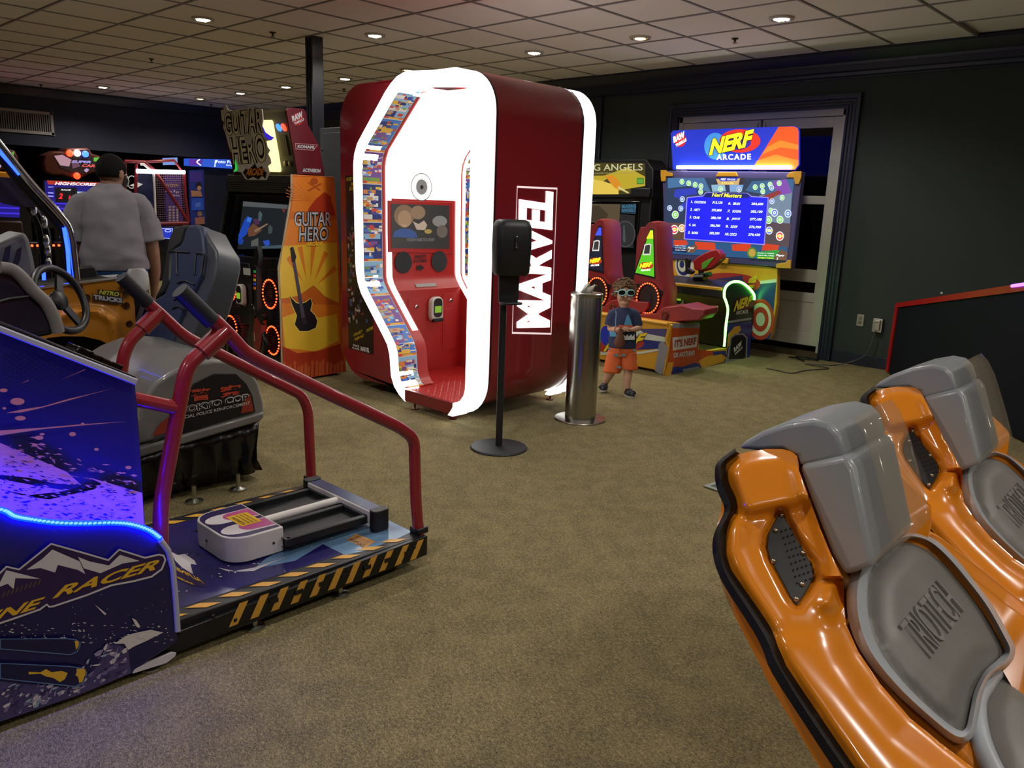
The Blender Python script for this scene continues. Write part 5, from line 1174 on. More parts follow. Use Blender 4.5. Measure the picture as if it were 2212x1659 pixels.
na([(890,650),(900,590),(1080,575),(1090,630),(1000,640),(940,670)], G('#2c3cb0', .7)); na([(930,730),(1000,690),(1000,740),(940,790)], G('#2c3cb0', .7)); na([(1640,650),(1790,595),(1810,620),(1700,680)], G('#8a3030', .7))
na([(1210,550),(1325,545),(1335,605),(1220,610)], G('#8ab0c8', .7)); na([(1365,550),(1485,550),(1470,610),(1370,610)], G('#7aa0d0', .7)); na([(1250,500),(1455,495),(1445,550),(1270,550)], G('#c8a870', .7)); na([(1265,488),(1440,486),(1425,515),(1290,520)], G('#2830a8', .8))
gr, bl, rd, wh = G('#6ac83a', .8), G('#4a70d0', .8), G('#d83c38', .8), G('#e0e8e8', .9)
tg = [(960,523,gr),(1018,537,gr),(1073,550,gr),(1122,562,gr),(1585,570,gr),(1645,560,gr),(1712,548,gr),(1790,537,gr),(1650,607,gr),(1815,660,gr),(1725,575,bl),(1290,587,gr),(1447,590,bl),(1120,610,gr),(963,672,bl),(855,748,bl),(950,752,bl),(903,805,gr),(1718,770,gr),(1750,788,bl),(1865,795,bl),(1728,690,bl),(1700,850,gr),(1797,848,gr),(895,932,rd),(960,920,G('#d8903a',.8)),(1705,940,bl),(1795,988,rd)]
for x, y, c in tg:
    R_ = 40 if c is rd else (34 if y > 780 else 24); na(blob(x, y, R_*.85, R_, 16), wh); na(blob(x, y, R_*.68, R_*.8, 16), c); na(blob(x, y, R_*.36, R_*.45, 12), wh); na(blob(x, y, R_*.18, R_*.22, 8), c)
na([(820,1080),(1010,1095),(1000,1130),(820,1110)], G('#1a2050', .6)); na([(1000,1085),(1075,1060),(1095,1080),(1060,1130),(1000,1125)], G('#6a4830', .7)); na([(1590,1125),(1760,1105),(1850,1120),(1850,1190),(1600,1180)], G('#2c8a34', .8)); na([(1750,1160),(1810,1100),(1865,1130),(1850,1195),(1750,1190)], G('#6a4838', .7)); na(blob(1558, 1130, 42, 48, 14), G('#4a7a2c', .7)); na(blob(1558, 1130, 30, 34, 14), G('#a88a3c', .8))
# scoreboard
na([(1000,655),(1140,640),(1165,612),(1520,620),(1555,645),(1700,655),(1665,1065),(975,1015)], G('#8a80d0', .8)); BD = G('#1418d8', 1.0); na([(1008,663),(1140,650),(1170,622),(1515,628),(1550,655),(1692,662),(1658,1055),(985,1008)], BD); na([(1140,650),(1170,618),(1515,624),(1545,648),(1515,664),(1170,658)], G('#101a70', .7))
TW, TY = G('#dfe8ff', 1.0), G('#e8e430', 1.0)
def st(t, x0, y0, x1, h, mt=TW): off[0] += .00002; a.ptext(t, py, Z7([(x0, y0)])[0], Z7([(x1, y0+(x1-x0)*.035)])[0], Z7([(x0+1, y0-h)])[0], mt, off[0]+.001, bold=.025, shear=.25)
st('Nerf Masters', 1215, 652, 1470, 34, TY)
rows = [('1.', 'COCOSOO', '313,150', '6.', 'BRAN', '284,600'), ('2.', 'ARTY', '293,800', '7.', 'SOOPA', '282,100'), ('3.', 'CRAB', '288,100', '8.', 'JMICE', '277,100'), ('4.', 'NA', '286,500', '9.', 'SOOP', '276,950'), ('5.', 'BORS', '285,200', '10.', 'COCO', '276,450')]
for k, r in enumerate(rows):
    y = 705+k*65.5; d = -6*k
    st(r[0], 1036+d, y, 1053+d, 22); st(r[1], 1066+d, y+2, 1066+d+14*len(r[1]), 20); st(r[2], 1218+d*1.1, y+8, 1306+d*1.1, 24)
    st(r[3], 1354+d*1.2, y+14, 1354+d*1.2+(24 if len(r[3]) == 2 else 34), 22); st(r[4], 1396+d*1.2, y+16, 1396+d*1.2+15*len(r[4]), 22); st(r[5], 1550+d*1.1, y+20, 1654+d*1.1, 24)
st('NERF', 1290, 512, 1335, 20, wh); st('HIGH SCORE', 1345, 510, 1415, 14, wh); st('313,150', 1295, 545, 1400, 20, G('#f0d060', .9)); st('Player', 1010, 1100, 1068, 22, wh); st('1', 1015, 1120, 1025, 16, wh); st('Player', 1762, 1165, 1835, 24, wh); st('2', 1765, 1188, 1780, 18, wh)
for k, t in enumerate(('Credits in 4 Swipes', 'Cost to Play 1 Swipe', 'Swipe Now')): st(t, 1605, 1138+k*20, 1745, 12, wh if k < 2 else TY); st(t, 900, 1075+k*18, 993, 10, wh)
for x, y, t in ((1705,948,'250'), (1795,996,'100'), (895,940,'100')): st(t, x-26, y, x+26, 20, TY)
a.build('score_screen', mn)
# lower back board with target
m = MB(); bbq = Z7([(880,1150),(1777,1262),(1770,1560)])+Z8([(2068,690),(2050,735),(1900,720),(1500,700),(1180,690)]); m.prism(py.pts(bbq, -.02), (0, .07, 0), M_NY); bk = m.build('back_board', nf, bevel=.006)
a = MB(); off = [.001]; pb2 = PLY(8.22)
na([(1800,235),(2116,195),(2068,690),(2050,735),(1700,735)], M_NB, Z8, pb2); na([(1850,215),(2118,180),(2115,212),(1850,240)], mat('stripe_white', '#d0d4c8', .4), Z8, pb2)
for R_, c in ((1., '#b8342a'), (.80, '#c9c6bc'), (.60, '#b8342a'), (.33, '#c9c6bc')): na(blob(1968, 552, 125*R_, 190*R_, 30), mat('tgt_'+c[1:]+str(R_), c, .4), Z8, pb2)
na(blob(1650, 230, 320, 105, 30), mat('ovl_red', '#a8342c', .4), Z8, pb2); na([(1560,180),(1800,150),(1820,215),(1560,240)], mat('nrf_purp', '#3a3468', .4), Z8, pb2)
a.ptext('F', pb2, Z8([(1840,285)])[0], Z8([(1940,240)])[0], Z8([(1840,190)])[0], mat('nrf_let', '#c8b828', .4), .004, bold=.08, shear=.2)
c7 = [(980,1230,80,120,'#c9ccc0'),(975,1230,60,95,'#22306c'),(965,1230,40,62,'#c9ccc0'),(960,1230,20,30,'#22306c')]
for x, y, w_, h_, c in c7: na(blob(x, y, w_, h_, 26), mat('ct_'+c[1:], c, .4), Z7, pb2)
a.build('back_board_art', bk)
# seat base: yellow front, orange side with slogan
YF = 6.50; pf_ = PLY(YF); ztop = .515; XL_ = -5.75
m = MB(); m.prism([V(XR-.002, YF+.06, .03), V(XR-.002, YF, ztop-.02), V(XR-.002, YF+.03, ztop), V(XR-.002, 7.08, .47), V(XR-.002, 7.10, .17), V(XR-.002, 8.2, .15), V(XR-.002, 8.2, .03)], (XL_-XR, 0, 0), M_NY); sb = m.build('seat_base', nf, bevel=.006)
a = MB(); off = [.001]
so_ = PLX(XR)
na([(1160,630),(1410,628),(1392,830),(1530,842),(1640,870),(1420,985),(1145,1062),(1105,1010)], M_NO, Z8, so_)
na([(1160,588),(1413,588),(1410,630),(1158,632)], M_NG, Z8, so_); na([(1160,720),(1395,690),(1382,805),(1165,840)], mat('slogan_white', '#c9c4bc', .4), Z8, so_)
a.ptext("IT'S NERF", so_, Z8([(1180,812)])[0], Z8([(1378,782)])[0], Z8([(1182,742)])[0], mat('slogan_red', '#9c2c20', .4), .004, bold=.03); a.ptext("OR NOTHIN'!", so_, Z8([(1168,908)])[0], Z8([(1362,884)])[0], Z8([(1170,858)])[0], mat('slogan_white'), .004, bold=.04)
na([(1140,1000),(1190,985),(1250,990),(1360,950),(1420,965),(1425,1010),(1150,1070)], M_NB, Z8, so_); na([(1100,1010),(1120,950),(1170,945),(1145,1070),(1085,1085)], M_NY, Z8, so_); na([(1255,1010),(1400,985),(1425,1005),(1258,1045)], M_NG, Z8, so_)
na([(1400,935),(1480,890),(1620,870),(1640,940),(1430,1000)], M_NY, Z8, so_); na([(1535,850),(1650,840),(1660,900),(1610,870),(1535,888)], M_NB, Z8, so_); na([(1650,905),(1762,895),(1765,930),(1640,960)], M_NG, Z8, so_)
a.build('side_art', sb)
a = MB(); off = [.003]
pff = PL((0, YF+.03, .25), (0, -1, -.12))
na([(540,620),(870,640),(1095,720),(1095,760),(830,730),(500,720)], mat('str_w', '#c9d0c0', .4), Z8, pff); na([(850,640),(1110,640),(1090,715),(900,680)], M_NV, Z8, pff); na([(500,730),(860,735),(1070,760),(1040,820),(870,830),(500,850)], M_NB, Z8, pff); na(blob(640, 770, 260, 90, 26), mat('ovl_red'), Z8, pff)
na(blob(545, 700, 50, 90, 18), mat('spl_blue', '#2434b8', .4), Z8, pff); nerf_logo(a, pff, Z8, (520,850), (885,790), (560,740), .012, 6, NYP); na([(500,850),(860,850),(1040,822),(1038,840),(870,870),(500,880)], mat('str_w'), Z8, pff)
a.build('front_art', sb)
for q in ([(1045,770),(1078,755),(1105,790),(1130,800),(1120,860),(1085,1040),(1060,1058),(1005,1020),(1030,880)],):
    m = MB(); m.prism(pff.pts(Z8(q), .004), pff.n*.02, M_NG); m.build('corner_guard', sb, bevel=.004)
m = MB(); e_ = pff.pts(Z8([(1150,600),(1105,735),(1120,800),(1080,1070)]), .01); m.tube(e_, .014, M_NY, 8); m.build('edge_trim', sb, smooth=50)
m = MB(); e_ = [V(XL_, YF-.005, ztop-.01), V(XR, YF-.005, ztop-.01)]; m.tube(e_, .016, M_NY, 8); m.build('top_trim', sb, smooth=50)
m = MB()
for i in range(10):
    for j in range(6):
        m.box((XR-.03-j*.07-.05, 7.14+i*.045, .165), (XR-.03-j*.07, 7.16+i*.045, .176), mat('foot_plate', '#5a6a48', .3, .6))
o = m.build('foot_plate', sb); o['kind'] = 'stuff'
for x, y in ((XR-.04, 6.56), (XR-.1, 7.95), (-5.0, 6.6)):
    m = MB(); m.lathe([(.03, 0), (.03, .008), (.01, .012), (.01, .04)], (x, y, 0), M_ZINC, n=12); m.build('levelling_foot', nf, smooth=40)
# gun console with green neon outline
cs = Z8([(1620,800),(1650,560),(1652,450),(1625,360),(1640,260),(1690,215),(1760,205),(1830,235),(1890,290),(1912,340),(1905,560),(1880,780),(1868,905)])
P_ = so_.pts(cs); cyl = [V(XR, p.y, p.z) for p in P_]+[V(XR, 7.75, .16)]
m = MB(); m.prism(cyl, (-.95, 0, 0), mat('console_black', '#12140f', .4)); co = m.build('gun_console', nf, bevel=.008)
GRN = glow('neon_green', (.12, 1, .08, 1), 10.0, '#60ff60')
ld = catmull(so_.pts(Z8([(1635,800),(1650,620),(1668,470),(1655,400),(1635,340),(1645,265),(1690,218),(1750,205),(1810,222),(1870,272),(1908,325),(1914,372)]), .006), 5)
m = MB(); m.tube(ld, .013, GRN, 8); m.build('green_neon', co, smooth=60)
for L in ([V(XR-.97, 7.15, .35), V(XR-.97, 7.5, .45)],):
    m = MB(); m.tube(L, .02, GRN, 8); m.build('green_neon', co, smooth=60)
a = MB(); off = [.002]
nerf_logo(a, so_, Z8, (1720,482), (1885,420), (1735,385), .004, 5, NYP); a.ptext('ARCADE', so_, Z8([(1745,508)])[0], Z8([(1855,495)])[0], Z8([(1745,475)])[0], NWP, .004, bold=.03, space=1.2)
na(blob(1830, 400, 75, 62, 20), mat('ovl_red2', '#6a2030', .4), Z8, so_)
na([(1660,570),(1885,535),(1885,555),(1660,590)], M_NG, Z8, so_); na([(1665,600),(1890,570),(1870,905),(1830,930),(1660,930)], M_NB, Z8, so_); na([(1670,690),(1730,620),(1780,610),(1790,650),(1700,760),(1660,820)], M_NY, Z8, so_)
na([(1665,900),(1690,720),(1735,685),(1810,680),(1850,720),(1845,900),(1830,925),(1660,930)], M_NG, Z8, so_); na(inset([(1665,900),(1690,720),(1735,685),(1810,680),(1850,720),(1845,900),(1830,925),(1660,930)], 14), M_BLACK, Z8, so_)
a.ptext('RAW', so_, Z8([(1728,860)])[0], Z8([(1800,790)])[0], Z8([(1722,815)])[0], NWP, .006, bold=.06); a.ptext('THRILLS', so_, Z8([(1735,885)])[0], Z8([(1805,815)])[0], Z8([(1732,868)])[0], NWP, .006, bold=.05); a.build('console_art', co)
pct = PLZ(.84); m = MB(); zc = so_(*Z8([(1650,262)])[0]).z
m.box((XR-.95, 7.50, zc-.035), (XR-.02, 8.2, zc), M_NY); m.build('console_top', co, bevel=.01); m = MB(); m.box((XR-.93, 7.53, zc), (XR-.05, 8.2, zc+.012), mat('table_dark', '#22201c', .3)); m.build('table_pad', co)
reader(co, PLY(7.60)(*Z8([(1240, 355)])[0]), (0, -1, 0), (0, 0, 1), .12, .2)
# blaster on its mount
gp = PLY(7.62); gb_ = lambda L: gp.pts(Z7(L)); gn = thing('toy_blaster', 'red and green toy blaster on a swivel mount above the console', 'toy gun', gp(*Z7([(1110,1360)])[0]))
m = MB(); m.prism(gb_([(1050,1200),(1090,1165),(1150,1130),(1210,1105),(1260,1100),(1295,1140),(1300,1180),(1250,1230),(1200,1270),(1130,1290),(1065,1275)]), (0, .10, 0), mat('gun_red', '#9c2228', .3)); gbd = m.build('body', gn, bevel=.015, seg=3)
m = MB(); m.prism([p+V(0, -.006, 0) for p in gb_([(1130,1220),(1180,1190),(1240,1165),(1200,1215),(1165,1260),(1130,1275)])], (0, .01, 0), mat('gun_green', '#5aa838', .3)); m.build('side_panel', gbd, bevel=.003)
m = MB(); m.prism([p+V(0, -.004, 0) for p in gb_([(985,1180),(1010,1165),(1025,1190),(1010,1260),(1060,1290),(1040,1315),(990,1310)])], (0, .05, 0), M_BLACK); m.build('grip', gn, bevel=.008)
m = MB(); m.tube([gb_([(1110,1250)])[0]+V(0, .03, 0), gb_([(1115,1360)])[0]+V(0, .03, 0)], .03, M_BLACK, 12); m.tube([gb_([(1075,1350)])[0], gb_([(1160,1350)])[0]], .05, M_BLACKG, 12); m.build('swivel_mount', gn, smooth=50)
m = MB(); m.prism(gb_([(1095,1310),(1190,1290),(1200,1330),(1110,1345)]), (0, .06, 0), mat('gun_dgreen', '#1c4a24', .25)); m.build('trigger_cover', gn, bevel=.01)
# moulded red seats, seen from behind
ps2 = PLY(6.78)
bko = Z7([(600,912),(635,908),(665,875),(700,862),(735,870),(750,930),(752,1100),(760,1250),(775,1380),(810,1480),(805,1650),(540,1640),(535,1420),(548,1330),(560,1200),(570,1000)])
def seat(dx, col, lit, lab_):
    m = MB(); P = [p+V(dx, 0, 0) for p in ps2.pts(bko)]; n = len(P); cen = sum(P, Vector())/n
    def sc(s, dy, dxx=0): return [V(cen.x+(p.x-cen.x)*s+dxx, p.y+dy, cen.z+(p.z-cen.z)*(1-(1-s)*.35)) for p in P]
    m.loft([sc(.94, -.0), sc(1., .02), sc(1.06, .12), sc(1.0, .22), sc(.8, .30)], M_NR); s = m.build('red_seat', nf, smooth=45)
    a = MB(); g = lambda L, o: [p+V(dx, 0, 0) for p in ps2.pts(Z7(L), o)]
    m = MB(); m.prism(g([(690,925),(718,925),(732,1350),(552,1312)], .001), (0, -.006, 0), M_BLACK); m.build('display_bezel', s)
    a.poly(g([(690,935),(713,935),(724,1335),(562,1300)], .009), glow('seat_'+lit, col, .9, '#101010'))
    hi = '#e0e020' if lit == 'green' else '#4058ff'
    a.poly(g([(690,940),(713,940),(716,1010),(655,1010)], .0095), glow('seat_hi_'+lit, hi, 1., '#101010')); a.poly(g([(640,1060),(680,1050),(700,1060),(690,1150),(625,1150)], .0098), mat('seat_frame_w', '#d0d4cc', .4, emit='#ffffff', es=.4)); a.poly(g([(648,1068),(678,1060),(690,1068),(682,1138),(634,1138)], .0101), mat('seat_window', '#50585a', .3))
    a.poly(g(blob(655, 1240, 62, 32, 20), .0104), glow('oval_s', '#c8401c', .7)); o = g([(598,1262)], .0112)[0]; u = g([(705,1245)], .0112)[0]-o; v = g([(598,1225)], .0112)[0]-o
    a.text('NERF', o, u, v, NYE, bold=.06, shear=.3); o = g([(608,1288)], .0112)[0]; u = g([(690,1282)], .0112)[0]-o; v = g([(608,1272)], .0112)[0]-o; a.text('ARCADE', o, u, v, NWH, bold=.03)
    a.build('lit_display', s)
    m = MB(); sp = Z8([(830,215),(1085,290),(1000,500),(850,505)]) ; m.prism([p+V(dx, 0, 0) for p in ps2.pts(sp, .002)], (0, -.008, 0), M_BLACK); m.build('speaker_plate', s, bevel=.004)
    led_ring(ps2(*Z8([(942,358)])[0], .012)+V(dx, 0, 0), .125, .145, s, 30, name='speaker', br=.009)
    return s
seat(0, '#5ac820', 'green', ''); seat(-.64, '#1420e0', 'blue', '')
for dx in (0, -.64):
    m = MB(); P = [p+V(dx, 0, 0) for p in ps2.pts(Z8([(790,470),(860,500),(1000,500),(1080,440),(1190,430),(1240,420),(1350,455),(1455,462),(1450,510),(1400,562),(1150,578),(900,550),(800,510)]), .06)]
    m.loft([[V(p.x, p.y, p.z) for p in P], [V(p.x, p.y+.25, p.z+.01) for p in P], [V(p.x*.9+P[0].x*.1, p.y+.40, p.z) for p in P]], M_NR); sp_ = m.build('seat_pan', nf, smooth=45, bevel=.01)
    q = ps2(*Z8([(1095, 517)])[0], .065)+V(dx, 0, 0); m = MB(); m.lathe([(.045, 0), (.04, .006), (.028, .002)], q, mat('red_dark', '#4a1214', .3), (0, -1, 0), 16); m.lathe([(.018, 0), (.012, .012)], q, mat('red_dot', '#801830', .15), (0, -1, 0), 10); m.build('round_port', sp_, smooth=40)

# ================================================================== PLANE SHOOTER CABINET BEHIND THE SEATS
ba = thing('flight_cabinet', 'black flight arcade cabinet with yellow lit BLAZING ANGELS marquee', 'arcade machine', (-6.2, 8.4, 0))
pbz = PLY(8.25); ZB_ = Z7
q0 = pbz(*Z7([(-40, 335)])[0]); q1 = pbz(*Z7([(715, 335)])[0])
m = MB(); m.box((q0.x, 8.27, 0), (q1.x, 8.68, q1.z-.25), M_GK); m.build('cabinet', ba, bevel=.01)
m = MB(); m.prism(pbz.pts(Z7([(-40,340),(655,330),(715,420),(710,660),(-40,660)])), (0, .35, 0), M_GK); mh = m.build('marquee_box', ba, bevel=.01)
a = MB(); off = [.002]
na([(-30,360),(645,365),(650,560),(560,565),(525,630),(-30,640)], glow('bz_dark', '#4a4418', .5, '#2a2810'), Z7, pbz)
na([(-30,480),(300,470),(500,400),(645,480),(645,560),(400,600),(-30,600)], glow('bz_yellow', '#c8b030', .7, '#403810'), Z7, pbz); na([(160,580),(180,500),(300,520),(420,560),(420,630),(150,630)], glow('bz_cream', '#e0c050', .85, '#403810'), Z7, pbz); na([(290,520),(330,490),(360,500),(350,540)], glow('bz_glass', '#504a20', .6), Z7, pbz); na([(300,470),(380,470),(440,540),(430,600),(380,570)], glow('bz_orange', '#e0901c', .8), Z7, pbz)
na([(420,560),(510,615),(500,625),(410,580)], glow('bz_blade', '#d8c880', .8), Z7, pbz); na([(575,490),(635,490),(635,545),(575,545)], glow('bz_green', '#3c8a28', .7), Z7, pbz); na([(582,500),(628,500),(628,535),(582,535)], glow('bz_green2', '#60b040', .7), Z7, pbz)
BLZ = glow('bz_text', '#c0b070', .6, '#202010')
a.ptext('BLAZING ANGELS', pbz, Z7([(-75,432)])[0], Z7([(625,428)])[0], Z7([(-75,378)])[0], glow('bz_text_hi', '#d8d0a0', .75, '#202010'), .006, bold=.01); a.ptext('** SQUADRONS OF WWII **', pbz, Z7([(130,464)])[0], Z7([(545,458)])[0], Z7([(130,446)])[0], BLZ, .006, bold=.01); a.build('marquee_art', mh)
m = MB(); m.box(tuple(pbz(*Z7([(540,650)])[0])-V(0, .05, 0)), tuple(pbz(*Z7([(705,580)])[0])+V(0, .02, 0)), M_GK); m.build('speaker_box', ba, bevel=.008)
a = MB(); off = [.03]
m = MB(); m.prism(pbz.pts(Z7([(-30,690),(600,690),(570,1130),(-30,1130)])), (0, .04, 0), M_BLACKG); bz = m.build('screen_bezel', ba, bevel=.006)
off = [.003]
na([(100,710),(435,715),(425,870),(90,870)], glow('bz_s1', '#6a5a40', .5), Z7, pbz); na([(120,740),(250,725),(330,800),(310,860),(150,860)], glow('bz_s2', '#4a3c28', .5), Z7, pbz); na([(440,715),(570,710),(565,800),(440,790)], glow('bz_s3', '#1c3a50', .6), Z7, pbz); na([(430,800),(560,810),(545,1090),(420,1080)], glow('bz_s4', '#202028', .5), Z7, pbz)
for R_, c in ((1., '#484c50'), (.9, '#26282e')): na(blob(475, 970, 88*R_, 115*R_, 26), glow('bz_'+c[1:], c, .6), Z7, pbz)
na([(455,1020),(460,900),(470,890),(480,1030),(465,1045)], glow('bz_guit', '#505458', .6), Z7, pbz)
CY = glow('bz_cyan', '#3a7a98', .8); a.ptext('BLAZING', pbz, Z7([(452,748)])[0], Z7([(568,745)])[0], Z7([(452,722)])[0], CY, .008, bold=.02); a.ptext('ANGELS', pbz, Z7([(445,782)])[0], Z7([(565,778)])[0], Z7([(445,756)])[0], CY, .008, bold=.02); a.build('screen_picture', bz)
# ================================================================== DARK BACK PANEL OF A CABINET WITH RED EDGE
A0 = V(-2.80, 8.55, 0); B0 = V(-1.28, 6.757, 0); dB = (B0-A0).normalized(); nB = V(-dB.y, dB.x, 0); nB = nB if nB.dot(CAMP-A0) > 0 else -nB
pbk = PL(A0, nB); bp = thing('dark_cabinet_back', 'navy-black panel with red edging and a purple light at its high end', 'arcade machine', (A0+B0)/2)
tl = pbk(1937, 655); tr_ = pbk(2212, 612); sl_ = (tr_-tl).normalized(); far = tl+sl_*3.2
pts = [A0+V(0, 0, .02), tl, far, V(far.x, far.y, .02)]
m = MB(); m.prism(pts, nB*-.11, mat('panel_navy', '#0b0d18', .7, noise=.1, spec=.2)); m.build('back_panel', bp)
M_PR = mat('panel_red', '#a01418', .35)
m = MB(); Q = pts; i2_ = [pbk(1943, 806), pbk(1950, 668), tl+sl_*3.12+V(0, 0, -.10), V(far.x, far.y, .02)-dB*.08]
w_ = .062; inn_ = [A0+dB*w_+V(0, 0, .02), V(tl.x, tl.y, 0)+dB*w_+V(0, 0, tl.z-.035), far-dB*w_+V(0, 0, -.075), V(far.x, far.y, .02)-dB*w_]
for a_, b_, c_, d_2 in ((0, 1, 1, 0), (1, 2, 2, 1), (2, 3, 3, 2)):
    m.prism([pts[a_]+nB*.001, pts[b_]+nB*.001, inn_[c_]+nB*.001, inn_[d_2]+nB*.001], nB*.012, M_PR)
m.build('red_edging', bp)
m = MB(); q = pbk(2192, 618); m.tube([q+nB*.02, q+sl_*.25+nB*.02], .012, glow('violet_light', (.2, .05, 1, 1), 8., '#6040ff'), 8); m.build('violet_light', bp)
m = MB(); q = pbk(2034, 634); m.obox(q+V(0, 0, .005), dB*.01, nB*.004, V(0, 0, .008), M_WHITE); m.build('screw_tab', bp)
fp_ = PLZ(.004); m = MB(); fq = [fp_(*p) for p in ((1519,1051),(1565,1036),(1640,1052),(1590,1075))]; m.prism(fq, (0, 0, .006), mat('floor_box', '#8a8a78', .35, .5)); fb = m.build('frame', None)
tag(fb, 'thin metal floor box frame set into the carpet beside the orange seats', 'floor box'); fb.name = 'floor_box'
m = MB(); c_ = sum(fq, Vector())/4; m.poly([c_+(p-c_)*.75+V(0, 0, .0065) for p in fq], mat('floor_box_in', '#3a4030', .6)); m.build('cover', fb)
# ================================================================== ORANGE MOTION SEATS
M_OR = mat('ride_orange', '#dd8216', .22, noise=.02, coat=.7); M_GR = mat('ride_grey', '#8a8e90', .36, noise=.04, coat=.2); M_PD = mat('ride_pad', '#74716b', .45, noise=.05, bump=.1, bscale=500); M_RM = mat('ride_pad_rim', '#b2b8be', .32, coat=.3); M_RB = mat('ride_rubber', '#0c0a08', .5, noise=.2, bump=.4, bscale=300, spec=.25)
PW = PL((-.571, 1.463, .751), (.344, -.544, .765)); Y0S = 1.88
PP = PL((-.57, 1.675, .775), (.66, 0, .75))
rs1 = thing('motion_seat', 'glossy orange motion ride seat with grey pads, nearer one beside the open carpet', 'ride seat', (-.5, Y0S, 0), 'orange motion seats')
P1 = [(1593,982),(1572,998),(1567.6,1017.5),(1570,1035),(1577,1050),(1588,1075),(1590,1095),(1586,1110),(1577,1124),(1570,1146),(1567.6,1170),(1567.6,1198),(1578,1228),(1596.6,1256),(1661,1349.6),(1680,1395),(1699.6,1440),(1777,1555.6),(1847.6,1659),(1905,1735),(1960,1800)]
PI_ = [(1722,985),(1725,1000),(1726,1016),(1744.6,1066),(1773.6,1146),(1796,1200),(1822,1250),(1823.5,1311),(1828,1349.6),(1854,1407.5),(1902,1478),(1966.7,1552),(2047,1617),(2102,1659),(2170,1720),(2220,1800)]
wing = P1[::-1] + [(1620,975),(1655,970),(1690,970),(1710,975)] + PI_
ear = [(1593,985),(1640,975),(1690,972),(1725,990),(1740,1030),(1752,1075),(1725,1098),(1690,1104),(1650,1112),(1612,1120),(1592,1095),(1577,1050),(1568,1017)]
ridge = [(1735,1015),(1752,1075),(1776,1140),(1795,1195),(1805,1240),(1790,1300)]
rim = [(1588,1140),(1586,1190),(1612,1250),(1670,1345)]
gril = [(1683,1106),(1692,1110),(1755,1215),(1762,1245),(1750,1272),(1722,1310),(1705,1292),(1660,1205),(1653,1180),(1657,1150)]
def inpoly(px, py, L):
    c = False; n = len(L)
    for i in range(n):
        a = L[i]; b = L[i-1]
        if (a[1] > py) != (b[1] > py) and px < (b[0]-a[0])*(py-a[1])/(b[1]-a[1])+a[0]: c = not c
    return c
def sd(px, py, L): d = sdist(px, py, L+[L[0]]); return d if inpoly(px, py, L) else -d
def hw(x, y):
    h = .034*smooth01(sd(x, y, ear)/34+.25)
    h += .030*math.exp(-(sdist(x, y, ridge)/21)**2)
    h += .016*math.exp(-(sdist(x, y, rim)/24)**2)
    h -= .032*smooth01(sd(x, y, gril)/14+.9)
    # flank rolls over towards the rubber edge, and falls into the seat well
    h -= .016*math.exp(-(sdist(x, y, P1)/10)**2)
    if y > 1250: h -= .045*math.exp(-(sdist(x, y, PI_)/40)**2)
    if y > 1340: h += .018*smooth01((y-1340)/60)*math.exp(-(sdist(x, y, [(1700,1400),(1800,1510),(1950,1700)])/70)**2)
    return h
m = MB(); relief(PW, wing, hw, M_OR, m, 9)
inner_top = [PW(x, y, hw(x, y)) for x, y in PI_]; inner_deep = [PP(x, y, -.03) if y > 1240 else PW(x, y, -.08) for x, y in PI_]
m.strip(inner_top, inner_deep, M_OR)
wv, wf, wmi = list(m.v), list(m.f), list(m.mi)
m.build('side_wing', rs1, smooth=80)
def mirror(L): return [(x, Y0S+(Y0S-y)*.80, z) for x, y, z in L]
m2 = MB(); m2.add(mirror(wv), wf, M_OR); m2.build('side_wing', rs1, smooth=80)
# rubber edge and outer hull, on both sides
P0 = [(1588,968),(1550,998),(1544,1022),(1546,1045),(1552,1066),(1562,1088),(1564,1104),(1556,1124),(1545,1146),(1539,1172),(1541,1205),(1552,1240),(1572,1278),(1628,1365),(1650,1410),(1668,1455),(1742,1570),(1812,1676),(1870,1752),(1930,1825)]
P1b = P1[:-1]
A = [PW(x, y, -.022) for x, y in P0]; B = [PW(x, y, .004) for x, y in P0]; mid = [PW((x+u)/2, (y+v)/2, .014) for (x, y), (u, v) in zip(P0, P1b)]; C2 = [PW(x, y, .0) for x, y in P1b]; D2 = [PW(x, y, -.03) for x, y in P1b]
m = MB(); sec = [[a, b, c, d, e] for a, b, c, d, e in zip(A, B, mid, C2, D2)]; sec = [[s[k] for k in range(5)] for s in sec]
rows = [catmull([s[k] for s in sec], 3) for k in range(5)]; rings = [[rows[k][i] for k in range(5)] for i in range(len(rows[0]))]
m.loft(rings, M_RB, True, True); ev, ef = list(m.v), list(m.f); m.build('rubber_edge', rs1, smooth=60)
m2 = MB(); m2.add(mirror(ev), ef, M_RB); m2.build('rubber_edge', rs1, smooth=60)
H_ = [(1590,975),(1556,1003),(1552,1028),(1553,1050),(1557,1072),(1558,1092),(1556,1110),(1550,1130),(1546,1155),(1545,1185),(1548,1220),(1560,1265),(1578,1312),(1618,1390),(1640,1432),(1662,1478),(1722,1578),(1790,1690),(1845,1772),(1900,1850)]
r0 = [PW((x+u)/2, (y+v)/2, -.035) for (x, y), (u, v) in zip(P0, P1)]; r1 = [PW(x, y, -.07) for x, y in H_]; r2 = [V(p.x+.22, p.y+.30, max(.25, p.z-.22)) for p in r1]; r3 = [V(p.x+.30, min(Y0S-.02, p.y+.42), .03) for p in r1]
m = MB(); m.loft([catmull(r, 3) for r in (r0, r1, r2, r3)], M_OR, False, False); hv, hf = list(m.v), list(m.f); m.build('hull_side', rs1, smooth=70)
m2 = MB(); m2.add(mirror(hv), hf, M_OR); m2.build('hull_side', rs1, smooth=70)
m = MB(); m.prism([V(-.74, 1.74, .90), V(-.42, 1.74, .03), V(.25, 1.74, .03), V(.30, 1.74, .30), V(-.25, 1.74, .42), V(-.60, 1.74, .70)], (0, 2*(Y0S-1.74), 0), M_OR); m.build('shell_core', rs1, bevel=.03, seg=3)
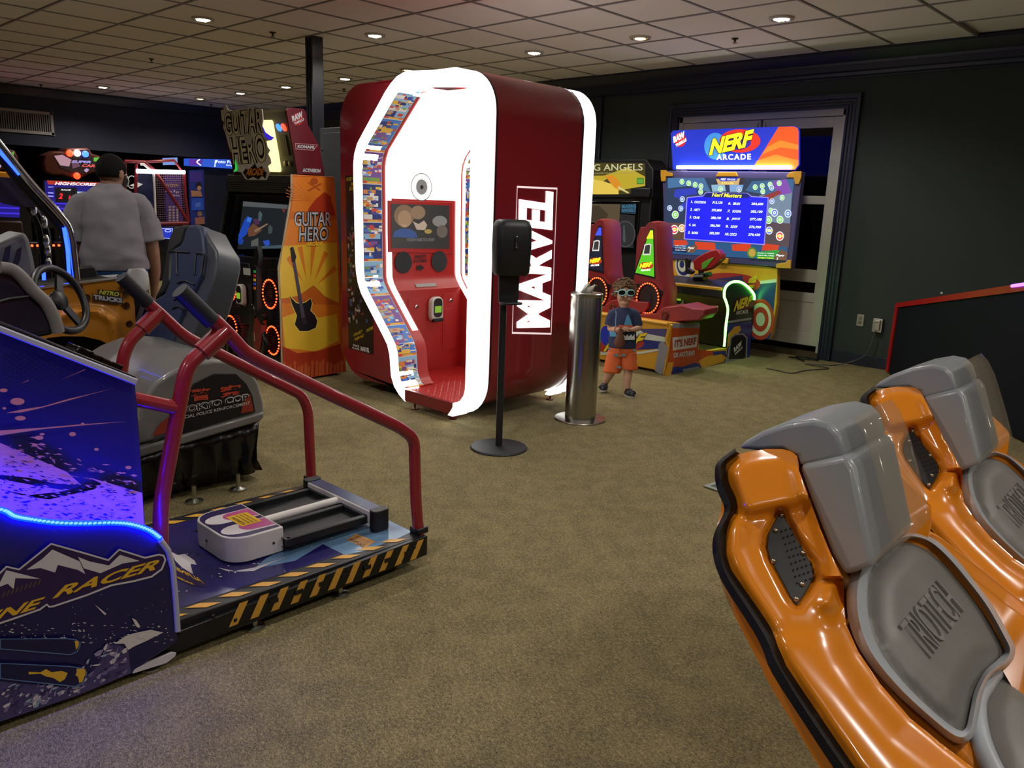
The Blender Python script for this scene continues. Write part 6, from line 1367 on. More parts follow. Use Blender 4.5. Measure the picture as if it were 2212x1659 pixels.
# speaker grilles
gp_ = [(1683,1108),(1690,1110),(1752,1216),(1758,1244),(1746,1270),(1722,1306),(1708,1290),(1663,1204),(1657,1180),(1660,1152)]
for mir in (0, 1):
    fx = (lambda L: mirror(L)) if mir else (lambda L: L)
    g3 = [PW(x, y, -.020) for x, y in gp_]
    m = MB(); m.prism([Vector(p) for p in fx([tuple(p) for p in g3])], (0, 0, -.004), mat('grille_black', '#1b1a19', .45, noise=.15)); g = m.build('speaker_grille', rs1, bevel=.002)
    m = MB()
    for i in range(9):
        for j in range(5):
            c = PW(1688+j*9.5+i*4.2, 1148+i*14.0-j*3.2, -.0193); a1 = PW(1694+j*9.5+i*4.2, 1146+i*14-j*3.2, -.0193)-c; b1 = PW(1688+j*9.5+i*4.2, 1152.5+i*14-j*3.2, -.0193)-c
            if not inpoly(1688+j*9.5+i*4.2, 1148+i*14-j*3.2, gp_): continue
            m.poly([Vector(q) for q in fx([tuple(c+a1*.45*math.cos(6.2832*k/8)+b1*.6*math.sin(6.2832*k/8)) for k in range(8)])], mat('grille_hole', '#030303', .9))
    o = m.build('grille_holes', g); o['kind'] = 'stuff'
    for x, y in ((1689,1113),(1676,1146),(1671,1212),(1735,1195),(1733,1262),(1720,1294)):
        m = MB(); c = PW(x, y, -.0185); m.ell(Vector(fx([tuple(c)])[0]), .006, .006, .006, M_ZINC, 10, 6); m.build('screw', g, smooth=60)
# headrest in two grey mouldings
PLs = PL3((-.724, 1.727, .994), (-.624, 1.734, 1.037), (-.574, 1.675, .79))
PLu = PL3((-.724, 1.727, .994), (-.673, 1.744, 1.09), (-.876, 1.707, 1.003))
EX = V(-.018, .305, -.006)
m = MB(); u1 = [(1590,970),(1610,952),(1645,932),(1700,914),(1755,906),(1792,916),(1812,938),(1828,988),(1726,1010),(1722,987),(1690,973),(1640,975)]
m.prism(PLu.pts(u1), EX, M_GR); m.build('headrest_top', rs1, bevel=.022, seg=4)
m = MB(); l1 = [(1724,1006),(1828,984),(1846,1012),(1866,1110),(1887,1214),(1880,1226),(1824,1246),(1796,1200),(1744,1066)]
m.prism(PLs.pts(l1, .012), EX, M_GR); m.build('headrest_pad', rs1, bevel=.018, seg=4)
M_SM = mat('smoked_clear', '#a89a84', .08, trans=.0, alpha=.22, spec=.6, noise=0)
cv = [(1812,912),(1832,940),(1850,985),(1862,1030),(1884,1120),(1900,1200)]
m = MB(); a3 = [PLs(x, y, .0)+V(.020, .03, .010) for x, y in cv]; rows = [[p+EX*t+V(.012*math.sin(t*3.14), 0, .012*math.sin(t*3.14)) for p in a3] for t in (0, .2, .4, .6, .75, .85)]
m.loft(rows, M_SM, False, False); o = m.build('smoked_cover', rs1, smooth=60); so = o.modifiers.new('s', 'SOLIDIFY'); so.thickness = .004
# back pad with raised rim and embossed name, lower cushion
pad = [(1918,1192),(1950.6,1169),(1976,1166),(2008.5,1179),(2047,1214),(2095,1272),(2127.6,1317),(2160,1375),(2172,1403),(2158,1422),(2127.6,1449),(2105,1491),(2095,1536),(2086,1572),(2066.5,1575),(2015,1536),(1950.6,1472),(1899,1401),(1876.6,1330),(1875,1262.6),(1886,1224)]
def hp(x, y): d = sd(x, y, pad); return .016*smooth01(d/60)-.010*math.exp(-(d/12)**2)
m = MB(); relief(PP, [(v.x, v.y) for v in catmull([V(x, y, 0) for x, y in pad], 3, True)], hp, M_PD, m, 12); m.build('back_pad', rs1, smooth=80)
o_rim = [(1905,1178),(1945,1155),(1980,1152),(2018,1166),(2060,1204),(2108,1262),(2142,1308),(2176,1368),(2192,1405),(2182,1434),(2140,1462),(2122,1500),(2112,1550),(2098,1596),(2062,1604),(2000,1556),(1925,1488),(1862,1412),(1832,1335),(1832,1262),(1858,1205)]
a_ = catmull([PP(x, y, -.004) for x, y in pad], 4, True); b_ = catmull([PP((x+u)/2, (y+v)/2, .022) for (x, y), (u, v) in zip(pad, o_rim)], 4, True); c_ = catmull([PP(u, v, -.006) for u, v in o_rim], 4, True); d_ = catmull([PP(u, v, -.07) for u, v in o_rim], 4, True)
m = MB(); a2 = [p+(q-p)*.45+PP.n*.006 for p, q in zip(a_, b_)]; c2 = [p+(q-p)*.45+PP.n*.007 for p, q in zip(c_, b_)]
m.loft([a_, a2, b_, c2, c_, d_] if 0 else [list(t) for t in zip(a_, a2, b_, c2, c_, d_)]+[[a_[0], a2[0], b_[0], c2[0], c_[0], d_[0]]], M_RM, False, False); m.build('pad_rim', rs1, smooth=80)
m = MB(); pe = PL(PP.p, PP.n); m.ptext('TRIOTECH', pe, (2005,1430), (2081,1322), (1939,1351), mat('emboss', '#86837e', .3), .0165, bold=-.005, space=.95); o = m.build('embossed_name', rs1); so = o.modifiers.new('s', 'SOLIDIFY'); so.thickness = .005; so.offset = 1
PC = PL((-.30, 1.80, .47), (.35, -.05, .94))
cu = [(2108,1520),(2125,1480),(2150,1450),(2195,1435),(2262,1490),(2310,1610),(2320,1760),(2230,1780),(2160,1690),(2118,1600)]
def hc(x, y): d = sd(x, y, cu); return .02*smooth01(d/70)-.012*math.exp(-(d/12)**2)
m = MB(); relief(PC, [(v.x, v.y) for v in catmull([V(x, y, 0) for x, y in cu], 3, True)], hc, M_PD, m, 14); m.build('seat_cushion', rs1, smooth=80)
m = MB(); cr = catmull([PC(x, y, .004) for x, y in cu], 4, True); m.tube(cr, .022, M_RM, 10, closed=True); m.build('cushion_rim', rs1, smooth=80)
m = MB(); m.box((-.42, 1.70, 0), (.30, 2.06, .04), M_BLACK); m.build('base_plate', rs1, bevel=.01)
rs2 = copy_tree(rs1); rs2.location = rs1.location + V(-.05, 1.0, 0)
rs2['label'] = 'glossy orange motion ride seat with grey pads, next to the red-edged dark panel'
# ================================================================== PEOPLE
def skin_body(name, verts, edges, mt, parent, root=0, sub=2):
    """continuous figure grown over a skeleton of joints (position, radius)"""
    me = bpy.data.meshes.new(name); me.from_pydata([tuple(v[0]) for v in verts], edges, []); me.materials.append(mt)
    o = bpy.data.objects.new(name, me); COL.objects.link(o)
    md = o.modifiers.new('skin', 'SKIN'); md.use_smooth_shade = True; md.branch_smoothing = .6
    lay = me.skin_vertices[0] if len(me.skin_vertices) else None
    if lay is None:
        bm = bmesh.new(); bm.from_mesh(me); bm.verts.layers.skin.verify(); bm.to_mesh(me); bm.free(); lay = me.skin_vertices[0]
    for i, v in enumerate(verts):
        r = v[1] if isinstance(v[1], tuple) else (v[1], v[1]); lay.data[i].radius = r; lay.data[i].use_root = (i == root)
    s = o.modifiers.new('sub', 'SUBSURF'); s.levels = sub; s.render_levels = sub
    if parent is not None: o.parent = parent; o.matrix_parent_inverse = world_of(parent).inverted()
    return o
M_SK1 = mat('skin_tan', '#8f6650', .55, noise=.06); M_SK2 = mat('skin_fair', '#b98e72', .5, noise=.05)
class Sk:
    def __init__(s): s.v = []; s.e = []
    def chain(s, start, pts):
        last = start
        for p, r in pts:
            s.v.append((p, r)); i = len(s.v)-1
            if last is not None: s.e.append((last, i))
            last = i
        return last
def hand(sk, wrist, fwd, side, nrm, L, spread=1.0, curl=.4):
    """palm and five unequal, bent fingers; thumb leaves the side of the palm"""
    f, s_, n = fwd.normalized(), side.normalized(), nrm.normalized(); w = sk.v[wrist][0]
    palm = sk.chain(wrist, [(w+f*L*.25, (L*.16, L*.10)), (w+f*L*.48, (L*.2, L*.09))]); pc = sk.v[palm][0]
    for k, ln in ((-1.4, .40), (-.5, .48), (.4, .46), (1.25, .36)):
        b = pc+s_*(k*L*.105*spread)+f*L*.02; sk.chain(palm, [(b+f*L*.06, L*.05), (b+f*L*ln*.55+n*L*.05*curl, L*.045), (b+f*L*ln*.85+n*L*.28*curl, L*.04)])
    t = w+f*L*.22-s_*L*.16; sk.chain(palm-1, [(t, L*.055), (t+f*L*.18-s_*L*.10+n*L*.06, L*.05), (t+f*L*.34-s_*L*.08+n*L*.16, L*.042)])
def garment(rings, mt, parent, name, limbs=(), thick=.004, n=40, p=2.6, fold=None):
    """cloth sleeve(s): stacked rounded cross-sections (centre, half-width vector, half-depth vector), open at both ends"""
    m = MB()
    def rg(c, a, b):
        o = []
        for i in range(n):
            t = 6.2832*i/n; x, y = math.cos(t), math.sin(t); k = (abs(x)**p+abs(y)**p)**(-1/p); o.append(c+a*(x*k)+b*(y*k))
        return o
    def tube(R):
        R2 = []
        C_ = catmull([r[0] for r in R], 6); A_ = catmull([r[1] for r in R], 6); B_ = catmull([r[2] for r in R], 6)
        m.loft([rg(c, a, b) for c, a, b in zip(C_, A_, B_)], mt, True, False)
    tube(rings)
    for l in limbs: tube(l)
    o = m.build(name, parent, smooth=85, recalc=True)
    if fold:
        tx = bpy.data.textures.new('cloth_folds', 'CLOUDS'); tx.noise_scale = fold[1]; tx.noise_depth = 1
        d = o.modifiers.new('folds', 'DISPLACE'); d.texture = tx; d.strength = fold[0]; d.texture_coords = 'LOCAL'; d.mid_level = .5
    s = o.modifiers.new('s', 'SOLIDIFY'); s.thickness = thick; s.offset = -1
    return o
# ---- man in the grey T-shirt, seen from behind
MB0 = V(-5.92, 2.18, 0); Rm = V(.35, .937, 0).normalized(); Fm = V(-.937, .35, 0).normalized(); UP = V(0, 0, 1)
man = thing('person', 'adult in grey T-shirt and face mask standing with back turned among the machines', 'person', MB0)
L = lambda r, f, z: MB0+Rm*(r*.89)+Fm*f+UP*z
sk_ = Sk()
pel = sk_.chain(None, [(L(0, 0, .96), (.14, .11))]); ch = sk_.chain(pel, [(L(0, -.01, 1.15), (.13, .10)), (L(0, -.01, 1.34), (.13, .09)), (L(0, .0, 1.46), (.08, .06))])
nk = sk_.chain(ch, [(L(.01, .0, 1.555), .062), (L(.015, .02, 1.60), .07), (L(.02, .03, 1.67), (.083, .098)), (L(.02, .025, 1.735), (.075, .09)), (L(.02, .02, 1.765), (.05, .06))])
for s, ez in ((-1, 0), (1, .0)):
    wr = sk_.chain(ch, [(L(s*.19, 0, 1.45), .072), (L(s*.255, -.02, 1.28), .058), (L(s*.275, -.01, 1.14), .052), (L(s*.285, .05, 1.0), .044), (L(s*.275, .10, .885), .034)])
    hand(sk_, wr, V(0, 0, -1)*.9+Fm*.15, Fm*-1, Rm*-s, .19, 1., .7)
    an = sk_.chain(pel, [(L(s*.10, 0, .88), .10), (L(s*.11, .02, .52), .068), (L(s*.115, 0, .30), .06), (L(s*.12, -.02, .09), .042)])
    sk_.chain(an, [(L(s*.12, -.03, .045), .04), (L(s*.135, .06, .035), .042), (L(s*.14, .15, .028), .032)])
skin_body('body', sk_.v, sk_.e, M_SK1, man)
# ears, nose and eyes on the turned head
HT = (Fm*.75+Rm*.66).normalized(); HS = UP.cross(HT).normalized(); hc = L(.02, .03, 1.665)
def head_bits(hc, HT, HS, s, mt, parent, eyes=True):
    m = MB()
    for k in (-1, 1): m.ell(hc+HS*k*.088*s-HT*.01*s, HT*.022*s+HS*k*.004, HS*.01*s, UP*.034*s, mt, 10, 7)
    m.build('ears', parent, smooth=80)
    m = MB(); m.ell(hc+HT*.098*s-UP*.012*s, HT*.022*s, HS*.014*s, UP*.024*s, mt, 10, 7); m.build('nose', parent, smooth=80)
    if eyes:
        m = MB()
        for k in (-1, 1): m.ell(hc+HT*.085*s+HS*k*.034*s+UP*.016*s, HT*.012*s, HS*.014*s, UP*.008*s, mat('eye_white', '#d8d4cc', .3), 8, 6); m.ell(hc+HT*.095*s+HS*k*.034*s+UP*.016*s, HT*.004*s, HS*.006*s, UP*.006*s, mat('iris', '#2a1a10', .2), 8, 5)
        m.build('eyes', parent, smooth=80)
head_bits(hc, HT, HS, 1.0, M_SK1, man)
# short dark hair cap
def hair_cap(c, ht, rx, ry, rz, mt, parent, name='hair', rough=.0, seed=1, low=.45, face=.35):
    """hair shell over crown, back and sides of the head, open over the face"""
    r = random.Random(seed); m = MB(); n, k = 28, 14; hs = UP.cross(ht); rings = []
    for j in range(k+1):
        row = []
        for i in range(n):
            a = 6.2832*i/n; fr = math.cos(a)           # 1 towards the face
            lo = 1.95-max(0, fr)**1.2*face*2.2; t = .05+(lo-.05)*j/k; jit = 1+rough*r.uniform(-1, 1)
            row.append(c+UP*(rz*math.cos(t)*jit)+(ht*(rx*fr)+hs*(ry*math.sin(a)))*math.sin(t)*jit)
        rings.append(row)
    m.loft(rings, mt, True, False); m.poly(rings[0], mt); o = m.build(name, parent, smooth=80); s = o.modifiers.new('s', 'SOLIDIFY'); s.thickness = .012; s.offset = -1; return o
hair_cap(L(.02, .028, 1.685), HT, .107, .093, .115, mat('hair_dark', '#0e0b0a', .85, noise=.3, nscale=80, bump=.5, bscale=300, spec=.15), man, rough=.012, face=.42)
m = MB(); A = [hc+HT*(.098+.012*math.cos(t*1.2))+HS*(.075*t)-UP*.012 for t in (-1, -.6, -.2, .2, .6, 1)]; A = [hc+(HT*math.cos(t*1.15)+HS*math.sin(t*1.15))*.104-UP*.008 for t in (-1, -.6, -.2, .2, .6, 1)]; B = [p-UP*.075-HT*.008 for p in A]; mid_ = [(p+q)/2+HT*.014 for p, q in zip(A, B)]
m.loft([A, mid_, B], mat('mask_pale', '#c4c8cc', .7), False, False); o = m.build('face_mask', man, smooth=70); so = o.modifiers.new('s', 'SOLIDIFY'); so.thickness = .003
m = MB(); m.tube([hc+HS*-.075+HT*.06, hc-HS*.092-UP*.01, hc-HS*.09-HT*.025+UP*.02], .0025, M_WHITE, 6); m.build('mask_loop', man)
# T-shirt: torso loft with two sleeves, grown from one skeleton so that it stays one surface
E = lambda w: Rm*(w*.89)
D_ = lambda d: Fm*d
slv = [[(L(s_*.12, -.005, 1.475), Rm*-s_*.03+UP*.075, Fm*.085), (L(s_*.19, -.008, 1.445), Rm*s_*.045+UP*.075, Fm*.085), (L(s_*.235, -.012, 1.36), Rm*s_*.075+UP*.035, Fm*.082), (L(s_*.262, -.015, 1.28), Rm*s_*.078+UP*.02, Fm*.082), (L(s_*.278, -.015, 1.215), Rm*s_*.080+UP*.016, Fm*.083)] for s_ in (-1, 1)]
garment([(L(.01, .01, 1.60), E(.078), D_(.07)), (L(.008, .0, 1.57), E(.11), D_(.088)), (L(0, -.01, 1.53), E(.172), D_(.11)), (L(0, -.012, 1.47), E(.208), D_(.132)), (L(0, -.015, 1.36), E(.218), D_(.15)), (L(0, -.018, 1.24), E(.222), D_(.162)), (L(0, -.018, 1.12), E(.235), D_(.176)), (L(0, -.012, 1.07), E(.240), D_(.18)), (L(0, -.008, 1.02), E(.238), D_(.178))], mat('shirt_grey', '#767278', .9, noise=.07, nscale=12, bump=.9, bscale=9), man, 't_shirt', slv, fold=(.035, .11))
garment([(L(0, 0, 1.0), E(.208), D_(.155)), (L(0, 0, .92), E(.212), D_(.158)), (L(0, 0, .84), E(.21), D_(.15))], mat('shorts_dark', '#2a282c', .8), man, 'shorts', [[(L(s_*.10, 0, .88), Rm*.115, Fm*.145), (L(s_*.112, .005, .72), Rm*.112, Fm*.13), (L(s_*.12, .012, .54), Rm*.11, Fm*.122)] for s_ in (-1, 1)])
m = MB()
for k, (c, z0, z1) in enumerate((('#2a5a9a', 1.0, 1.035), ('#b0b4bc', .955, 1.002))):
    ring = lambda z, e: [L(math.sin(t)*(.225+e), -math.cos(t)*(.168+e), z-.02*abs(math.sin(t))) for t in [-1.5+3*i/14 for i in range(15)]]
    m.strip(ring(z0, .006), ring(z1, .004), mat('hem_'+c[1:], c, .8))
o = m.build('undershirt_hem', man, smooth=60); so = o.modifiers.new('s', 'SOLIDIFY'); so.thickness = .004
m = MB(); c_ = L(.15, -.175, .955); m.loft([[c_+Rm*(.07*math.cos(t)*w)+UP*z+Fm*(.03*math.sin(t)) for t in [6.2832*i/12 for i in range(12)]] for z, w in ((.08, .7), (.05, 1), (0, 1.05), (-.06, .95), (-.08, .6))], mat('white_cloth', '#a8a6a8', .85), True, True); m.build('tucked_cloth', man, smooth=70)
for s in (-1, 1):
    m = MB(); m.loft([[L(s*.127+math.cos(t)*.052*w, .05+math.sin(t)*.145*w, z) for t in [6.2832*i/16 for i in range(16)]] for z, w in ((0, .95), (.03, 1.), (.06, .9), (.09, .62))], mat('shoe_dark', '#1c1c20', .6), True, True); m.build('shoe', man, smooth=60)
m = MB(); q = L(-.28, .085, .91); m.tube([q+(Rm*math.cos(t)+Fm*math.sin(t))*.042 for t in [6.2832*i/16 for i in range(16)]], .007, mat('band_gold', '#8a6a38', .4, .4), 8, closed=True); m.build('wristband', man, smooth=60)
# ---- toddler with sunglasses, walking
CB = V(-3.985, 5.545, 0); Fc = V(.584, -.812, 0).normalized(); Rc = V(.812, .584, 0).normalized()
pcx = PL(CB, Fc)
kid = thing('person', 'small child in navy shark shirt, orange shorts and sunglasses, walking and holding hands together', 'person', CB)
K = lambda x, y, off=0.: pcx(x, y, off)
bk_ = Sk(); pl0 = bk_.chain(None, [(K(1344, 752), (.085, .07))]); c1 = bk_.chain(pl0, [(K(1345, 728), (.088, .072)), (K(1346, 700), (.085, .068)), (K(1347, 680), (.07, .05))])
bk_.chain(c1, [(K(1348, 667, .005), .034), (K(1348, 657, .015), .045), (K(1348, 643, .018), (.066, .072)), (K(1348, 628, .012), (.072, .08)), (K(1348, 616, .005), (.055, .062))])
for s, sh_, el, wr_ in ((-1, (1326, 677, 0), (1317, 711, .02), (1338, 712, .125)), (1, (1370, 676, 0), (1383, 708, .02), (1366, 712, .125))):
    w_i = bk_.chain(c1, [(K(*sh_), .036), (K(*[(a+b)/2 for a, b in zip(sh_, el)]), .032), (K(*el), .028), (K(*[(a+b)/2 for a, b in zip(el, wr_)]), .027), (K(*wr_), .02)])
    hand(bk_, w_i, Rc*-s*.8+Fc*.5+UP*.25, UP*1.0, Fc*-.3+UP*-.2+Rc*-s*.5, .085, 1., .9)
for kn, an_, ft in (((1358, 803, .03), (1354, 843, .05), (1364, 853, .13)), ((1322, 803, .0), (1306, 832, -.07), (1299, 838, .0))):
    hp_ = (1356, 765, 0) if kn[0] > 1340 else (1332, 765, 0)
    a_i = bk_.chain(pl0, [(K(*hp_), .058), (K(*kn), .040), (K((kn[0]+an_[0])/2-1, (kn[1]+an_[1])/2-3, (kn[2]+an_[2])/2), .038), (K(*an_), .026)])
    bk_.chain(a_i, [(K(an_[0]+1, an_[1]+5, an_[2]+.01), .026), (K(*ft), .026)])
skin_body('body', bk_.v, bk_.e, M_SK2, kid)
hk = K(1348, 634, .018); Ht = (Fc*.97+Rc*.22).normalized(); Hs = UP.cross(Ht)
head_bits(hk, Ht, Hs, .80, M_SK2, kid)
m = MB(); q = hk-UP*.052+Ht*.070; m.ell(q, Ht*.006, Hs*.017, UP*.004, mat('lips', '#8a4c42', .5), 10, 6); m.build('mouth', kid, smooth=80)
m = MB(); m.ell(hk-UP*.068+Ht*.045, Ht*.03, Hs*.035, UP*.022, M_SK2, 12, 8)
for k in (-1, 1): m.ell(hk-UP*.028+Ht*.045+Hs*k*.036, Ht*.03, Hs*.028, UP*.03, M_SK2, 12, 8)
o = m.build('cheeks_and_chin', kid, smooth=80)
M_HC = mat('hair_curly', '#6e5238', .75, noise=.35, nscale=90, bump=.6, bscale=200)
hair_cap(hk+UP*.012-Ht*.008, Ht, .090, .086, .100, M_HC, kid, rough=.03, face=.46, seed=5)
m = MB(); rc = random.Random(8)
for k in range(150):
    a = rc.uniform(0, 6.2832); t = rc.uniform(.1, 1.85); fr = math.cos(a)
    if fr > .25 and t > 1.15: continue
    p = hk+UP*.012-Ht*.008+UP*(.104*math.cos(t))+(Ht*.094*fr+Hs*.090*math.sin(a))*math.sin(t); rr_ = rc.uniform(.013, .024); ph = rc.uniform(0, 6)
    ax1 = V(rc.uniform(-1, 1), rc.uniform(-1, 1), rc.uniform(-1, 1)).normalized(); ax2 = ax1.orthogonal().normalized()
    m.tube([p+(ax1*math.cos(ph+i*.9)+ax2*math.sin(ph+i*.9))*rr_*.8+(p-hk).normalized()*i*.001 for i in range(6)], .0055, M_HC, 5)
o = m.build('curls', kid, smooth=80); o['kind'] = 'stuff'
# sunglasses are worn: a thing of their own
sgl = thing('sunglasses', 'pale blue framed dark sunglasses worn by the small child', 'sunglasses', hk)
M_SGF = mat('shades_frame', '#8fc4c8', .35); e0 = hk+Ht*.092+UP*.014
m = MB()
for k in (-1, 1):
    c = e0+Hs*k*.036; pts = [c+Hs*(.031*math.cos(t))+UP*(.022*math.sin(t)+(.004 if math.sin(t) > 0 else 0))-Ht*(.010*abs(math.cos(t)) if math.cos(t)*k > 0 else 0) for t in [6.2832*i/18 for i in range(18)]]
    m.tube(pts, .0052, M_SGF, 6, closed=True)
    m.tube([c+Hs*k*.031+UP*.010-Ht*.01, hk+Hs*k*.080+UP*.016+Ht*.02, hk+Hs*k*.082+UP*.016-Ht*.02], .004, M_SGF, 6)
m.tube([e0+Hs*-.008+UP*.008, e0+Hs*.008+UP*.008], .005, M_SGF, 6); m.build('frame', sgl, smooth=60)
for k in (-1, 1):
    m = MB(); c = e0+Hs*k*.036-Ht*.002; m.poly([c+Hs*(.029*math.cos(t))+UP*(.021*math.sin(t)) for t in [6.2832*i/18 for i in range(18)]], mat('shades_lens', '#050506', .06, spec=.8)); m.build('lens', sgl)
# shirt and shorts
M_RG = mat('rash_navy', '#1a2346', .75, noise=.06); e_ = lambda w: Rc*w; d2 = lambda w: Fc*w
slc = [[(K(1347+q*13, 675, .0), Rc*-q*.012+UP*.045, Fc*.05), (K(1347+q*21, 680, 0), Rc*q*.035+UP*.036, Fc*.05), (K(1347+q*26.5, 692, .006), Rc*q*.048+UP*.012, Fc*.049), (K(1347+q*28.5, 702, .012), Rc*q*.050+UP*.008, Fc*.05)] for q in (-1, 1)]
garment([(K(1348, 664, .006), e_(.042), d2(.04)), (K(1348, 669, .004), e_(.058), d2(.05)), (K(1347, 676, 0), e_(.09), d2(.062)), (K(1347, 688, 0), e_(.102), d2(.078)), (K(1346, 708, 0), e_(.108), d2(.09)), (K(1345, 728, 0), e_(.115), d2(.098)), (K(1344, 749, 0), e_(.118), d2(.10))], M_RG, kid, 'rash_shirt', slc, .003, fold=(.008, .06))
m = MB()
def curve_front(L_, off=.1):   # wraps a print point round the front of the torso
    o = []
    for x, y in L_:
        d = (x-1345)/30.; o.append(K(x, y, off-.018*d*d-.020*max(0, (705-y)/30)))
    return o
for c, L_ in (('#3f7fa0', [(1356,678),(1362,690),(1366,702),(1348,702),(1351,690)]), ('#b0563c', [(1336,702),(1366,702),(1370,712),(1334,710)]), ('#4f8fb0', [(1316,716),(1330,716),(1332,727),(1318,727)]), ('#101828', [(1348,714),(1370,712),(1371,730),(1346,731)]), ('#c9ccc8', [(1347,722),(1351,727),(1355,722),(1359,727),(1363,722),(1367,727),(1371,721),(1371,734),(1346,735)])):
    m.poly(curve_front(L_, .104+.002*len(m.mats)), mat('print_'+c[1:], c, .7))
o = m.build('shark_print', kid)
m = MB(); M_PI = mat('piping_blue', '#7fa8c8', .7)
m.tube([K(1348, 668, 0)+(Rc*math.cos(t)*.050+Fc*math.sin(t)*.048)-UP*(.012*math.sin(t)) for t in [6.2832*i/18 for i in range(18)]], .0035, M_PI, 6, closed=True)
m.tube(catmull([K(1330, 672, .045), K(1331, 680, .075), K(1330, 695, .088), K(1331, 712, .092)], 4), .0028, M_PI, 5)
m.build('piping', kid, smooth=60)
garment([(K(1344, 743, 0), e_(.112), d2(.094)), (K(1344, 755, 0), e_(.118), d2(.098)), (K(1344, 768, 0), e_(.118), d2(.092))], mat('shorts_orange', '#c45a26', .75, noise=.06), kid, 'shorts', [[(K(1357, 758, 0), e_(.066), d2(.09)), (K(1358, 775, .008), e_(.068), d2(.082)), (K(1359, 796, .02), e_(.07), d2(.078))], [(K(1331, 758, 0), e_(.066), d2(.09)), (K(1327, 778, .0), e_(.074), d2(.085)), (K(1322, 803, .0), e_(.076), d2(.08))]], .003, fold=(.016, .06))
m = MB()
for x, y in ((1318,755),(1321,780),(1336,794),(1362,783),(1368,757),(1346,768),(1331,768)):
    d = abs(x-1344)/30; o3 = .106-.05*d*d-(.012 if y > 775 else 0)
    m.poly([K(x-6, y, o3), K(x-1, y-4, o3+.002), K(x+6, y-2, o3), K(x+4, y+3, o3)], mat('fish_blue', '#4f7a8c', .7)); m.poly([K(x-1, y-3.4, o3+.003), K(x+3, y-3, o3+.003), K(x+4, y+1, o3+.003)], mat('fish_lime', '#a8b060', .7))
o = m.build('fish_print', kid); o['kind'] = 'stuff'
for an_, ft in (((1354, 846, .05), (1366, 854, .12)), ((1306, 832, -.07), (1300, 840, .0))):
    a = K(*an_); h = V(a.x, a.y, 0); f_ = (V(K(*ft).x, K(*ft).y, 0)-h); f_ = (Fc*.9+Rc*.45).normalized() if an_[0] > 1330 else (Fc*.95-Rc*.1).normalized(); sd_ = UP.cross(f_); zb = 0.0 if an_[0] > 1330 else 0.012
    m = MB(); M_SH = mat('sandal_black', '#15151a', .55); M_SL = mat('sandal_sole', '#a8a498', .7)
    c = h+f_*.045+UP*zb
    ov = lambda w, l, z: [c+sd_*(w*math.cos(t)*(1+.15*math.sin(t)))+f_*(l*math.sin(t))+UP*z for t in [6.2832*i/18 for i in range(18)]]
    m.loft([ov(.032, .078, 0), ov(.034, .08, .008), ov(.034, .08, .016)], M_SL, True, True); s1_ = m.build('shoe', kid, smooth=50)
    m = MB(); m.loft([ov(.033, .078, .016), ov(.035, .078, .03), ov(.028, .066, .05), [p-f_*.02 for p in ov(.026, .045, .062)]], M_SH, True, True); m.build('upper', s1_, smooth=60)
    for k in (.02, .05):
        m = MB(); m.tube([c+sd_*(.036*math.cos(t))+f_*k*1.+UP*(.03+.028*math.sin(t)) for t in [3.1416*i/8 for i in range(9)]], .006, mat('sandal_strap', '#33333a', .5), 6); m.build('strap', s1_, smooth=60)
# brown pouch hanging from the wrist
pq = K(1335, 712, .15); pch = thing('wrist_pouch', 'soft brown animal-shaped pouch hanging from the small child\'s wrist', 'pouch', pq-UP*.18)
M_PO = mat('pouch_brown', '#5a3420', .8, noise=.2, nscale=40)
rings = []
for z, w, dpt in ((.01, .012, .012), (-.02, .022, .018), (-.05, .03, .022), (-.085, .042, .026), (-.115, .048, .026), (-.14, .036, .02), (-.155, .015, .012)): rings.append([pq+UP*z+Rc*(w*math.cos(t)+.02)+Fc*(dpt*math.sin(t)) for t in [6.2832*i/14 for i in range(14)]])
m = MB(); m.loft(rings, M_PO, True, True); m.build('body', pch, smooth=70)
m = MB(); m.tube([pq+(Rc*math.cos(t)*.028+UP*math.sin(t)*.026) for t in [6.2832*i/14 for i in range(14)]], .005, mat('pouch_band', '#8a4a30', .7), 6, closed=True); m.build('loop', pch, smooth=60)
m = MB(); m.tube([pq+UP*-.15+Rc*.02, pq+UP*-.175+Rc*.03], .004, M_PO, 6); m.build('tail', pch)
